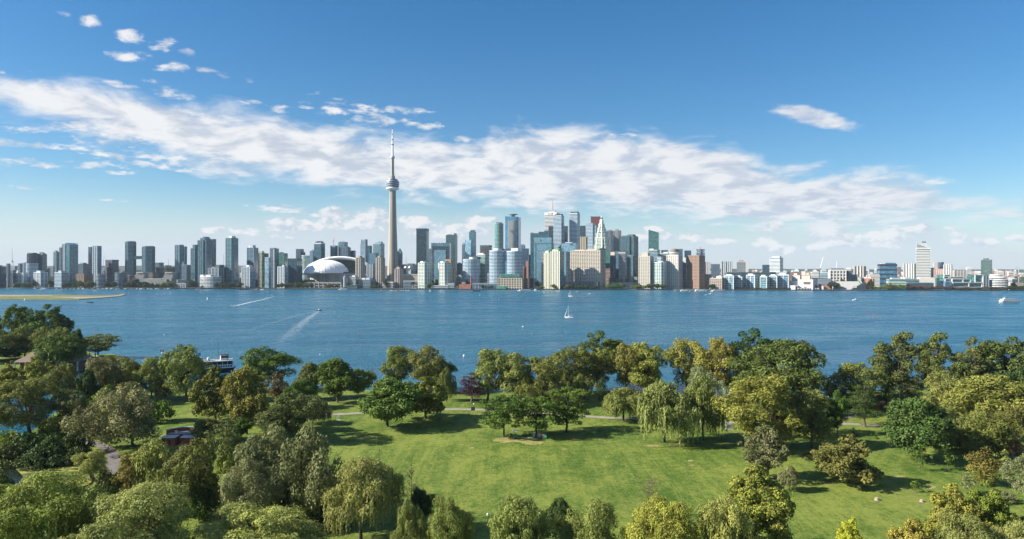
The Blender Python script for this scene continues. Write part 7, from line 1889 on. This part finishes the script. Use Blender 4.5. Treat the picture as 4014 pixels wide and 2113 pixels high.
def lamp(ud, vd, top, label):
    X, Y = gp(ud, vd); hh = (vd - top) * 1.5582 / F * Y
    o = thing('lamp_post', label, 'lamp post', (X, Y, .9))
    mb = MB(); mb.tube([(0, 0, -.1), (0, 0, hh)], [.09, .06], 6); mb.build('pole', paint((0.05, 0.06, 0.055)), o)
    mb = MB(); mb.lathe([(.08, hh), (.24, hh + .1), (.26, hh + .45), (.08, hh + .6)], 8); mb.build('lantern', paint((0.6, 0.6, 0.58)), o)
lamp(827, 1042, 1019, 'lamp post left of the lawn near the drinking fountain'); lamp(1192, 1031, 1018, 'lamp post behind the dark notice board'); lamp(1832, 1068, 1053, 'lamp post beside the utility box'); lamp(1227, 1314, 1297, 'lamp post in the shade at the bottom of the lawn'); lamp(245, 1108, 1084, 'lamp post by the bend of the left path')
X, Y = gp(1190, 1038); o = thing('notice_board', 'dark notice board on legs beside the gravel path', 'sign', (X, Y, .9))
mb = MB(); mb.box(-.75, .75, -.06, .06, .8, 2.2); mb.build('board', paint((0.04, 0.05, 0.06)), o); mb = MB(); [mb.tube([(x, 0, -.1), (x, 0, .8)], .06, 5) for x in (-.6, .6)]; mb.build('leg', paint((0.3, 0.3, 0.3)), o)
X, Y = gp(853, 1057); o = thing('water_tap_stand', 'pale T shaped pipe stand on a pad at the left of the lawn', 'stand', (X, Y, .9))
mb = MB(); mb.tube([(-.7, 0, 0), (-.7, 0, 1.5)], .07, 5); mb.tube([(0, 0, 0), (0, 0, 3.2)], .07, 5); mb.tube([(-.75, 0, 1.5), (.3, 0, 1.5)], .07, 5); mb.build('pipe', paint(PALE), o); mb = MB(); mb.box(-.9, .7, -.5, .5, -.05, .12); mb.build('pad', paint(CONC), o)
X, Y = gp(1833, 1079); o = thing('utility_box', 'grey utility box on a concrete pad by the path', 'utility box', (X, Y, .9))
mb = MB(); mb.box(-.9, .9, -.5, .5, .16, 1.7); mb.build('cabinet', paint((0.22, 0.23, 0.23)), o); mb = MB(); mb.box(-1.3, 1.5, -.9, .8, -.05, .15); mb.build('pad', paint(CONC), o); mb = MB(); mb.box(-.02, .02, -.54, -.51, .2, 1.65); mb.build('door_seam', paint(DGREY), o)
X, Y = gp(1296, 1099); o = thing('parasol', 'white parasol at the picnic group', 'parasol', (X, Y, .9))
mb = MB(); mb.lathe([(1.1, 2.0), (.75, 2.22), (.05, 2.42)], 10); mb.build('canopy', paint((0.78, 0.77, 0.74)), o); mb = MB(); mb.tube([(0, 0, 0), (0, 0, 2.1)], .04, 5); mb.build('pole', MWOOD, o)


def chair_proto(colr):
    o = thing('garden_chair', 'x', 'chair'); m = paint(colr, .6, .08)
    mb = MB(); mb.add([(-.38, -.5, .42), (.38, -.5, .42), (.38, .3, .28), (-.38, .3, .28), (-.38, -.5, .37), (.38, -.5, .37), (.38, .3, .23), (-.38, .3, .23)], [(0, 1, 2, 3), (7, 6, 5, 4), (0, 4, 5, 1), (1, 5, 6, 2), (2, 6, 7, 3), (3, 7, 4, 0)]); mb.build('seat', m, o)
    mb = MB(); mb.add([(-.36, .28, .28), (.36, .28, .28), (.45, .62, 1.15), (-.45, .62, 1.15), (-.36, .33, .26), (.36, .33, .26), (.45, .67, 1.13), (-.45, .67, 1.13)], [(0, 1, 2, 3), (7, 6, 5, 4), (0, 4, 5, 1), (1, 5, 6, 2), (2, 6, 7, 3), (3, 7, 4, 0)]); mb.build('backrest', m, o)
    for s in (-1, 1):
        mb = MB(); mb.box(s * .44 - .08, s * .44 + .08, -.55, .42, .60, .64); mb.build('armrest', m, o)
        mb = MB(); mb.box(s * .42 - .04, s * .42 + .04, -.5, -.42, 0, .6); mb.build('leg', m, o)
        mb = MB(); mb.box(s * .42 - .04, s * .42 + .04, .3, .38, 0, .6); mb.build('leg', m, o)
    return o
for (ud, vd, c, l) in ((1345, 1101, (0.45, 0.62, 0.52), 'pale green garden chair, leftmost of the row of five'), (1350, 1102, (0.02, 0.10, 0.50), 'blue garden chair in the row of five'), (1358, 1102.5, (0.65, 0.42, 0.06), 'orange yellow garden chair in the row of five'), (1364, 1103, (0.55, 0.04, 0.32), 'magenta garden chair in the row of five'), (1370, 1103.5, (0.22, 0.60, 0.42), 'mint garden chair, rightmost of the row of five'), (1298, 1104, (0.01, 0.20, 0.17), 'dark teal garden chair alone by the parasol')):
    o = chair_proto(c); X, Y = gp(ud, vd); o.location = (X, Y, .9); o.rotation_euler = (0, 0, R(170)); o.scale = (1.25, 1.25, 1.25); o['label'] = l
def picnic(ud, vd, rz, label):
    X, Y = gp(ud, vd); o = thing('picnic_table', label, 'picnic table', (X, Y, .9), R(rz))
    for k in range(4): mb = MB(); mb.box(-.9, .9, -.36 + k * .19, -.19 + k * .19, .72, .77); mb.build('top_plank', MWOOD, o)
    for s in (-1, 1): mb = MB(); mb.box(-.9, .9, s * .7 - .13, s * .7 + .13, .42, .47); mb.build('seat_plank', MWOOD, o)
    for s in (-1, 1):
        mb = MB(); mb.tube([(s * .65, -.75, 0), (s * .65, -.25, .72)], .05, 4); mb.tube([(s * .65, .75, 0), (s * .65, .25, .72)], .05, 4); mb.tube([(s * .65, -.8, .40), (s * .65, .8, .40)], .05, 4); mb.build('frame', MWOOD, o)
picnic(1284, 1105, 10, 'wooden picnic table beneath the leftmost locust tree'); picnic(495, 992, -20, 'orange brown picnic table on the shore behind the ash')
for (ud, vd, l) in ((2205, 1258, 'left pale tree stump on the right lawn'), (2318, 1262, 'right flatter tree stump on the right lawn')):
    X, Y = gp(ud, vd); o = thing('tree_stump', l, 'stump', (X, Y, .9)); s = .75 if ud < 2300 else .68
    mb = MB(); mb.lathe([(.85 * s, -.1), (.62 * s, .25), (.55 * s, .8 * s)], 9); mb.build('bark_ring', paint((0.28, 0.23, 0.18)), o); mb = MB(); mb.lathe([(.5 * s, .8 * s), (.48 * s, .83 * s)], 9); mb.build('cut_face', paint((0.40, 0.33, 0.25)), o)
for i, (ud, vd, r) in enumerate(((2315, 1182, 11), (2384, 1183, 11), (2300, 1238, 13), (2530, 1195, 11), (2250, 1115, 9), (2206, 1260, 16), (2316, 1264, 14))): blotch('mulch_ring', ud, vd, r * .6, r * .17, earth_mat('mulch', (0.13, 0.10, 0.05), (0.24, 0.19, 0.10), 1.5), 40 + i, .937)
o = thing('shore_railing', 'white rail fence with dark gaps at the water behind the weeping pair', 'fence', (*gp(1836, 1000), .9), R(3))
for k in range(7): mb = MB(); mb.box(-3.9 + k * 1.3 - .1, -3.9 + k * 1.3 + .1, -.1, .1, 0, 1.3); mb.build('post', paint(WHITE), o)
mb = MB(); [mb.box(-4, 4, -.06, .06, z, z + .14) for z in (.35, 1.1)]; mb.build('rail', paint(WHITE), o)

# people: one continuous body each
def person(ud, vd, label, top, legs, rz=0, sit=False, z=.9):
    X, Y = gp(ud, vd, z)
    o = thing('person', label, 'person', (X, Y, z), R(rz))
    hz = .92 if not sit else .48
    J = [((0, 0, hz), .15), ((0, 0, hz + .28), .15), ((0, 0, hz + .50), .16), ((0, 0, hz + .60), .065), ((0, .0, hz + .72), .10), ((0, .01, hz + .82), .085)]
    E = [(0, 1), (1, 2), (2, 3), (3, 4), (4, 5)]
    for s in (-1, 1):
        b = len(J)
        if sit: J += [((s * .10, -.02, hz), .09), ((s * .13, -.42, hz), .075), ((s * .13, -.45, .06), .05), ((s * .13, -.58, .04), .04)]
        else: J += [((s * .10, 0, hz - .06), .095), ((s * .12, -.04 * s, .48), .07), ((s * .12, .06 * s, .07), .05), ((s * .13, -.12 + .06 * s, .04), .04)]
        E += [(0, b), (b, b + 1), (b + 1, b + 2), (b + 2, b + 3)]
        b = len(J); J += [((s * .20, 0, hz + .50), .065), ((s * .27, -.03, hz + .24), .05), ((s * .25, -.18, hz + .04), .04)]
        E += [(2, b), (b, b + 1), (b + 1, b + 2)]
    me = bpy.data.meshes.new('body'); me.from_pydata([q for q, _ in J], E, []); me.update()
    bd = link('body', me, o); sk = bd.modifiers.new('skin', 'SKIN'); bd.modifiers.new('sub', 'SUBSURF').render_levels = 1
    if not me.skin_vertices: pass
    for i, (_, r) in enumerate(J): me.skin_vertices[0].data[i].radius = (r, r)
    me.skin_vertices[0].data[0].use_root = True
    m, t, p = new_mat('clothes'); pos = texco(t, 'Object'); _, _, zz = sep(t, pos)
    c = mixc(t, zz.smooth(hz - .02, hz + .02), legs, top); c = mixc(t, zz.smooth(hz + .53, hz + .56), c, (0.40, 0.26, 0.19)); c = mixc(t, zz.smooth(hz + .80, hz + .83), c, (0.05, 0.035, 0.025))
    setc(t, p, 'Base Color', c); setc(t, p, 'Roughness', .8); me.materials.append(m)
    return o
def has_skin(me): return bool(me.skin_vertices)
PEOPLE = ((738, 973, 'person in a white top sitting at the shore left of the dark maple', (0.7, 0.7, 0.68), (0.05, 0.05, 0.06), 160, True), (1285, 1101, 'person in dark clothes sitting by the picnic table', (0.03, 0.03, 0.035), (0.03, 0.03, 0.05), 20, False),
          (238, 1106, 'standing person in black next to the cyclists on the left path', (0.03, 0.03, 0.03), (0.03, 0.03, 0.04), 60, False), (242, 1105, 'person in blue grey astride the left bicycle', (0.12, 0.18, 0.26), (0.04, 0.04, 0.05), 80, False), (248, 1106, 'person in turquoise beside the right bicycle', (0.05, 0.30, 0.32), (0.05, 0.05, 0.06), 80, False))
for q in PEOPLE: person(*q)
def bicycle(ud, vd, label):
    X, Y = gp(ud, vd); o = thing('bicycle', label, 'bicycle', (X, Y, .9), R(25))
    for s in (-1, 1):
        mb = MB(); mb.tube([(s * .52 + .33 * math.cos(a), 0, .34 + .33 * math.sin(a)) for a in [2 * math.pi * k / 14 for k in range(15)]], .03, 4, cap=False); mb.build('wheel', paint((0.03, 0.03, 0.03)), o)
    mb = MB(); [mb.tube([a, b], .025, 4) for a, b in (((-.52, 0, .34), (-.15, 0, .8)), ((-.15, 0, .8), (.38, 0, .82)), ((.38, 0, .82), (.52, 0, .34)), ((0, 0, .32), (.38, 0, .78)), ((0, 0, .32), (-.15, 0, .85)), ((-.52, 0, .34), (0, 0, .32)))]; mb.build('frame', paint((0.08, 0.10, 0.14)), o)
    mb = MB(); mb.box(-.27, -.05, -.07, .07, .86, .92); mb.build('saddle', paint((0.02, 0.02, 0.02)), o); mb = MB(); mb.tube([(.36, -.26, 1.0), (.40, 0, .98), (.36, .26, 1.0)], .02, 4); mb.build('handlebar', MSTEEL, o)
bicycle(242.5, 1105.6, 'dark bicycle under the blue grey rider'); bicycle(247, 1106.6, 'dark bicycle beside the turquoise rider')
